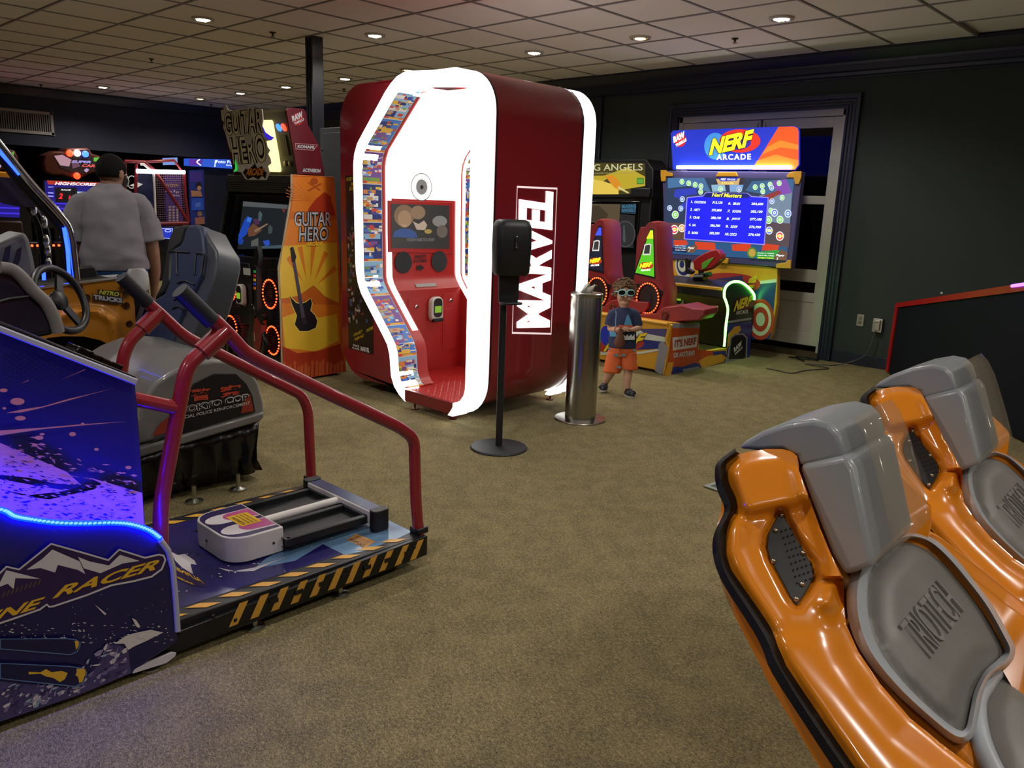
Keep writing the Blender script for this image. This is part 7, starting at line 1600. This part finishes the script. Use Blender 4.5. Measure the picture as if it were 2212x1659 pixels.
# ================================================================== FAR MACHINES UNDER THE SOFFIT
def zf(L): return [(x/4.148, 280+y/4.148) for x, y in L]
def far_racer(dy, label, left=False):
    xf = -14.9; pf = PLX(xf); c = V(xf-.5, 5.0+dy, 0)
    r = thing('racing_cabinet', label, 'arcade machine', c, 'dark racing cabinets under the soffit')
    q = lambda L, o=0.: [p+V(0, dy, 0) for p in pf.pts(zf(L), o)]
    MK2 = mat('racer_black', '#0e0c10', .4); MBR = mat('racer_copper', '#5a2c1c', .35, .3, noise=.2)
    m = MB(); m.box((xf-.9, 4.55+dy, 0), (xf-.02, 5.52+dy, 1.62), MK2); m.build('cabinet', r, bevel=.02)
    hd = [(385,300),(400,230),(460,205),(500,190),(570,200),(590,165),(800,165),(825,215),(900,235),(930,310),(905,370),(800,400),(720,440),(660,440),(560,410),(470,410),(400,380)]
    m = MB(); m.prism(q(hd), (-.35, 0, 0), MBR); h = m.build('sculpted_header', r, bevel=.03, seg=3)
    a = MB(); a.poly(q([(480,230),(560,215),(880,250),(905,300),(850,345),(740,395),(650,385),(540,340)], .004), glow('racer_dark', '#281418', .5)); a.poly(q([(485,235),(560,225),(640,270),(620,330),(540,320)], .006), glow('racer_pink', '#c89aa8', .7)); a.poly(q([(640,275),(690,270),(720,330),(650,350)], .006), glow('racer_mag', '#7a5068', .6))
    def tx(t, x0, y0, x1, h_, mt, o=.010): p0, p1, p2 = q([(x0, y0), (x1, y0+(x1-x0)*.03), (x0+3, y0-h_)], o); a.text(t, p0, p1-p0, p2-p0, mt, bold=.04, shear=.2)
    tx('SUPER', 640, 298, 815, 24, glow('racer_blue', '#a8a0e8', .9)); tx('CARS', 735, 335, 880, 26, glow('racer_red', '#f06060', .9))
    a.poly(q([(840,250),(888,250),(888,285),(840,285)], .008), glow('racer_green', '#60b838', .9)); a.poly(q([(750,365),(775,345),(800,360),(775,385)], .008), glow('racer_tag', '#c0a0d0', .8)); a.build('header_art', h)
    for x, y, cc in ((625, 212, '#ff3018'), (692, 210, '#f0e8d0'), (765, 218, '#2850ff'), (690, 415, '#ff2c10')):
        m = MB(); m.ell(q([(x, y)], .03)[0], .03, .055, .055, glow('bc_'+cc[1:], cc, 6.), 10, 7); m.build('beacon', h, smooth=60)
    m = MB(); m.prism(q([(385,450),(940,470),(930,900),(400,880)]), (-.05, 0, 0), MK2); sc = m.build('screen_bezel', r)
    a = MB(); a.poly(q([(400,460),(930,480),(925,800),(410,770)], .004), glow('rs_blue', '#1c1478', .9)); a.poly(q([(420,455),(910,475),(900,505),(430,490)], .006), glow('rs_red', '#b03020', .9)); a.poly(q([(490,520),(690,520),(700,660),(500,650)], .006), glow('rs_black', '#0c0a12', .5))
    tx('HIGHSCORES', 490, 495, 860, 28, glow('rs_white', '#e8e8f0', 1.)); tx('2', 525, 620, 560, 50, glow('rs_digit', '#ff2030', 1.4)); tx('1', 612, 622, 630, 32, glow('rs_digit', '#ff2030', 1.4)); tx('RACE', 545, 545, 635, 12, glow('rs_white', '#e8e8f0', 1.)); tx('BEST', 430, 520, 480, 12, glow('rs_lav', '#8a90e8', 1.))
    for k, y in enumerate((560, 590, 640)): a.poly(q([(430, y), (480, y+2), (480, y+14), (430, y+12)], .008), glow('rs_lav', '#8a90e8', 1.))
    a.poly(q([(690,555),(920,565),(920,610),(700,600)], .008), glow('rs_cyan', '#a8c8e0', .9))
    for y in (660, 705, 750):
        a.poly(q([(405, y-8), (925, y+8), (925, y+22), (405, y+4)], .007), glow('rs_vio', '#3828c8', 1.1)); tx('CORVETTE', 440, y+38, 530, 14, glow('rs_lav', '#8a90e8', 1.), .012); tx('20', 580, y+40, 635, 18, glow('rs_lav', '#8a90e8', 1.), .012)
    a.build('screen_picture', sc)
    m = MB(); yy = 4.35+dy
    for k in range(14): m.ell(V(xf+.10, 4.5+dy+k*.08, .64), .012, .022, .02, glow('red_led', (1, .04, .01, 1), 8., '#ff4020'), 6, 4)
    o = m.build('red_led_row', r); o['kind'] = 'stuff'
    m = MB(); m.box((xf-.02, 4.5+dy, .1), (xf+.09, 5.56+dy, .7), MK2); m.build('front_bumper', r, bevel=.02)
    m = MB(); m.prism([V(xf+.5, 4.75+dy, .35), V(xf+.5, 5.25+dy, .35), V(xf+.55, 5.2+dy, 1.05), V(xf+.55, 4.8+dy, 1.05)], (.12, 0, 0), mat('racer_seat', '#3a1c18', .5)); m.build('seat', r, bevel=.03); m = MB(); m.box((xf+.1, 4.75+dy, 0), (xf+.65, 5.25+dy, .38), MK2); m.build('seat_base', r, bevel=.02)
far_racer(0, 'dark racing cabinet with SUPER CARS header, screen half hidden by the person in grey')
far_racer(-1.28, 'dark racing cabinet with SUPER CARS header, seen behind the chrome roll cage')
# basketball game: red cage with lit bar, netting and backboard
xb = -14.6; pb = PLX(xb); bb = thing('basketball_game', 'red-caged basketball arcade game with white lit bar and wire netting', 'arcade machine', (xb-.7, 6.2, 0))
M_BR = mat('cage_red', '#7a1c26', .35); Q = lambda L, o=0.: pb.pts(zf(L), o)
for L_, rr_ in (([(1120,285),(1290,290),(1380,360),(1690,830)], .03), ([(1220,300),(1215,560),(1220,860)], .03), ([(1650,390),(1660,600),(1690,830)], .03), ([(1120,285),(1120,560),(1130,850)], .03), ([(1290,290),(1560,275),(1640,390)], .025), ([(1380,370),(1640,385)], .03), ([(1130,850),(1690,838)], .035)):
    m = MB(); m.tube(Q(L_), rr_, M_BR, 8); m.build('cage_tube', bb, smooth=50)
m = MB(); m.tube(Q([(1225,372),(1440,378),(1655,382)], .06), .035, glow('bb_white', (1, .9, .95, 1), 6., '#ffffff'), 8); m.build('lit_bar', bb, smooth=50)
m = MB(); m.tube(Q([(1260,310),(1290,312),(1375,385),(1385,560),(1395,830)], .05), .02, M_WHITE, 8); m.build('white_strip', bb, smooth=50)
m = MB(); m.prism(Q([(1225,400),(1370,400),(1380,840),(1225,840)], -.5), (-.03, 0, 0), mat('bb_navy', '#161c40', .4)); bbd = m.build('backboard', bb)
a = MB(); a.strip([p for p in pb.pts(zf([(1180+40*math.cos(t), 470+60*math.sin(t)) for t in [6.2832*i/20 for i in range(20)]]), -.48)], [p for p in pb.pts(zf([(1180+34*math.cos(t), 470+52*math.sin(t)) for t in [6.2832*i/20 for i in range(20)]]), -.48)], M_WHITE, True); a.ppoly(pb, zf([(1160,500),(1230,470),(1280,490),(1230,520)]), M_WHITE, -.479); a.build('hoop_emblem', bbd)
m = MB()
for k in range(15): m.tube(Q([(1395+k*17, 395), (1400+k*18.5, 835)], .01), .004, mat('net_wire', '#6a4858', .4), 4)
for k in range(22): m.tube(Q([(1392, 400+k*20), (1650+k*1.7, 398+k*20)], .01), .004, mat('net_wire', '#6a4858', .4), 4)
o = m.build('wire_netting', bb); o['kind'] = 'stuff'
m = MB(); m.box((xb-1.4, 5.66, 0), (xb-.1, 6.9, .95), mat('bb_black', '#101018', .4)); m.build('cabinet', bb, bevel=.02)
m = MB(); m.prism(Q([(1420,880),(1550,880),(1545,985),(1440,975)], .1), (-.03, 0, 0), glow('bb_sign', '#1830b8', .9)); sgn = m.build('lit_sign', bb)
a = MB(); ww = glow('bb_lines', '#d8e0ff', 1.); R5 = Q([(1425,884),(1547,884),(1542,980),(1445,970)], .106); c_ = sum(R5, Vector())/4; a.strip(R5, [c_+(p-c_)*.92 for p in R5], ww, True); a.strip(pb.pts(zf(blob(1505, 905, 30, 14, 16)), .106), pb.pts(zf(blob(1505, 905, 24, 10, 16)), .106), ww, True); a.build('court_lines', sgn)
m = MB(); m.prism(Q([(1465,255),(1590,250),(1590,315),(1470,318)], -.3), (-.05, 0, 0), glow('bb_top', '#7a9ae0', .8)); m.build('top_display', bb)
# photo strip booth
xp = -15.2; pq_ = PLX(xp); ph_ = thing('photo_strip_booth', 'dark blue photo strip booth with lit Foto Fun Strips header', 'photo booth', (xp-.6, 7.6, 0)); Q = lambda L, o=0.: pq_.pts(zf(L), o)
m = MB(); e0 = pq_(*zf([(1690, 262)])[0]); e1 = pq_(*zf([(2130, 262)])[0]); m.box((xp-1.2, e0.y+.25, 0), (xp-.1, e1.y, e0.z-.1), mat('foto_dark', '#10142a', .5)); m.build('cabinet', ph_, bevel=.02)
m = MB(); m.prism(Q([(1690,258),(2130,270),(2130,352),(1690,322)]), (-.2, 0, 0), glow('foto_blue', '#2858d0', .85)); fh = m.build('header', ph_)
a = MB(); a.poly(Q([(1692,262),(1820,266),(1800,326),(1692,320)], .004), glow('foto_purple', '#5828a8', .8)); FW = glow('foto_white', '#e8f0ff', 1.1)
for t, x0, y0, x1, h_ in (('Foto Fun', 1935, 300, 2100, 28), ('Strips', 2025, 328, 2100, 18)):
    p0, p1, p2 = Q([(x0, y0), (x1, y0+4), (x0, y0-h_)], .008); a.text(t, p0, p1-p0, p2-p0, FW, bold=.02)
a.tube(catmull(Q([(1790,268),(1765,290),(1800,320)], .01), 5), .012, FW, 5); a.tube(Q([(1930,275),(1925,335)], .01), .01, FW, 5); a.build('header_art', fh)
m = MB(); m.prism(Q([(1695,365),(1825,360),(1842,850),(1715,855)], .02), (-.05, 0, 0), mat('foto_panel', '#1c2c78', .4)); sp_ = m.build('sample_panel', ph_)
a = MB()
for L_, cc in (([(1700,380),(1810,375),(1815,470),(1705,470)], '#382a80'), (blob(1780, 500, 26, 30, 12), '#181420'), (blob(1785, 525, 20, 22, 12), '#a87a60'), ([(1710,545),(1800,550),(1815,600),(1715,600)], '#9a7058'), ([(1715,615),(1820,612),(1825,720),(1720,725)], '#284ab0'), ([(1750,660),(1795,650),(1800,690),(1755,695)], '#4a6ac8'), (blob(1790, 755, 22, 26, 12), '#7a5a48'), ([(1745,790),(1830,780),(1835,845),(1750,850)], '#8a5a4c')): a.poly(Q(L_, .024+.002*len(a.mats)), mat('fp_'+cc[1:], cc, .4))
a.build('sample_photos', sp_)
m = MB(); m.prism(Q([(1480,410),(1620,410),(1640,840),(1490,840)], -.25), (-.05, 0, 0), mat('foto_side', '#3a2878', .4)); s2 = m.build('side_poster', ph_)
a = MB()
for t, x0, y0, x1, h_, cc in (('WOW', 1480, 512, 1600, 26, '#c8a050'), ('Foto Fun', 1482, 568, 1600, 28, '#d8c8e0'), ('Strips', 1548, 600, 1612, 18, '#d8c8e0')):
    p0, p1, p2 = Q([(x0, y0), (x1, y0+3), (x0, y0-h_)], -.24); a.text(t, p0, p1-p0, p2-p0, mat('fpt_'+cc[1:], cc, .4), bold=.02)
for k in range(18):
    x = 1510+(k % 3)*32; y = 690+(k//3)*24; a.poly(Q([(x, y), (x+22, y-6), (x+26, y+12), (x+4, y+16)], -.24), mat('fpt_strip', '#b8a0a8', .4))
a.build('poster_print', s2)
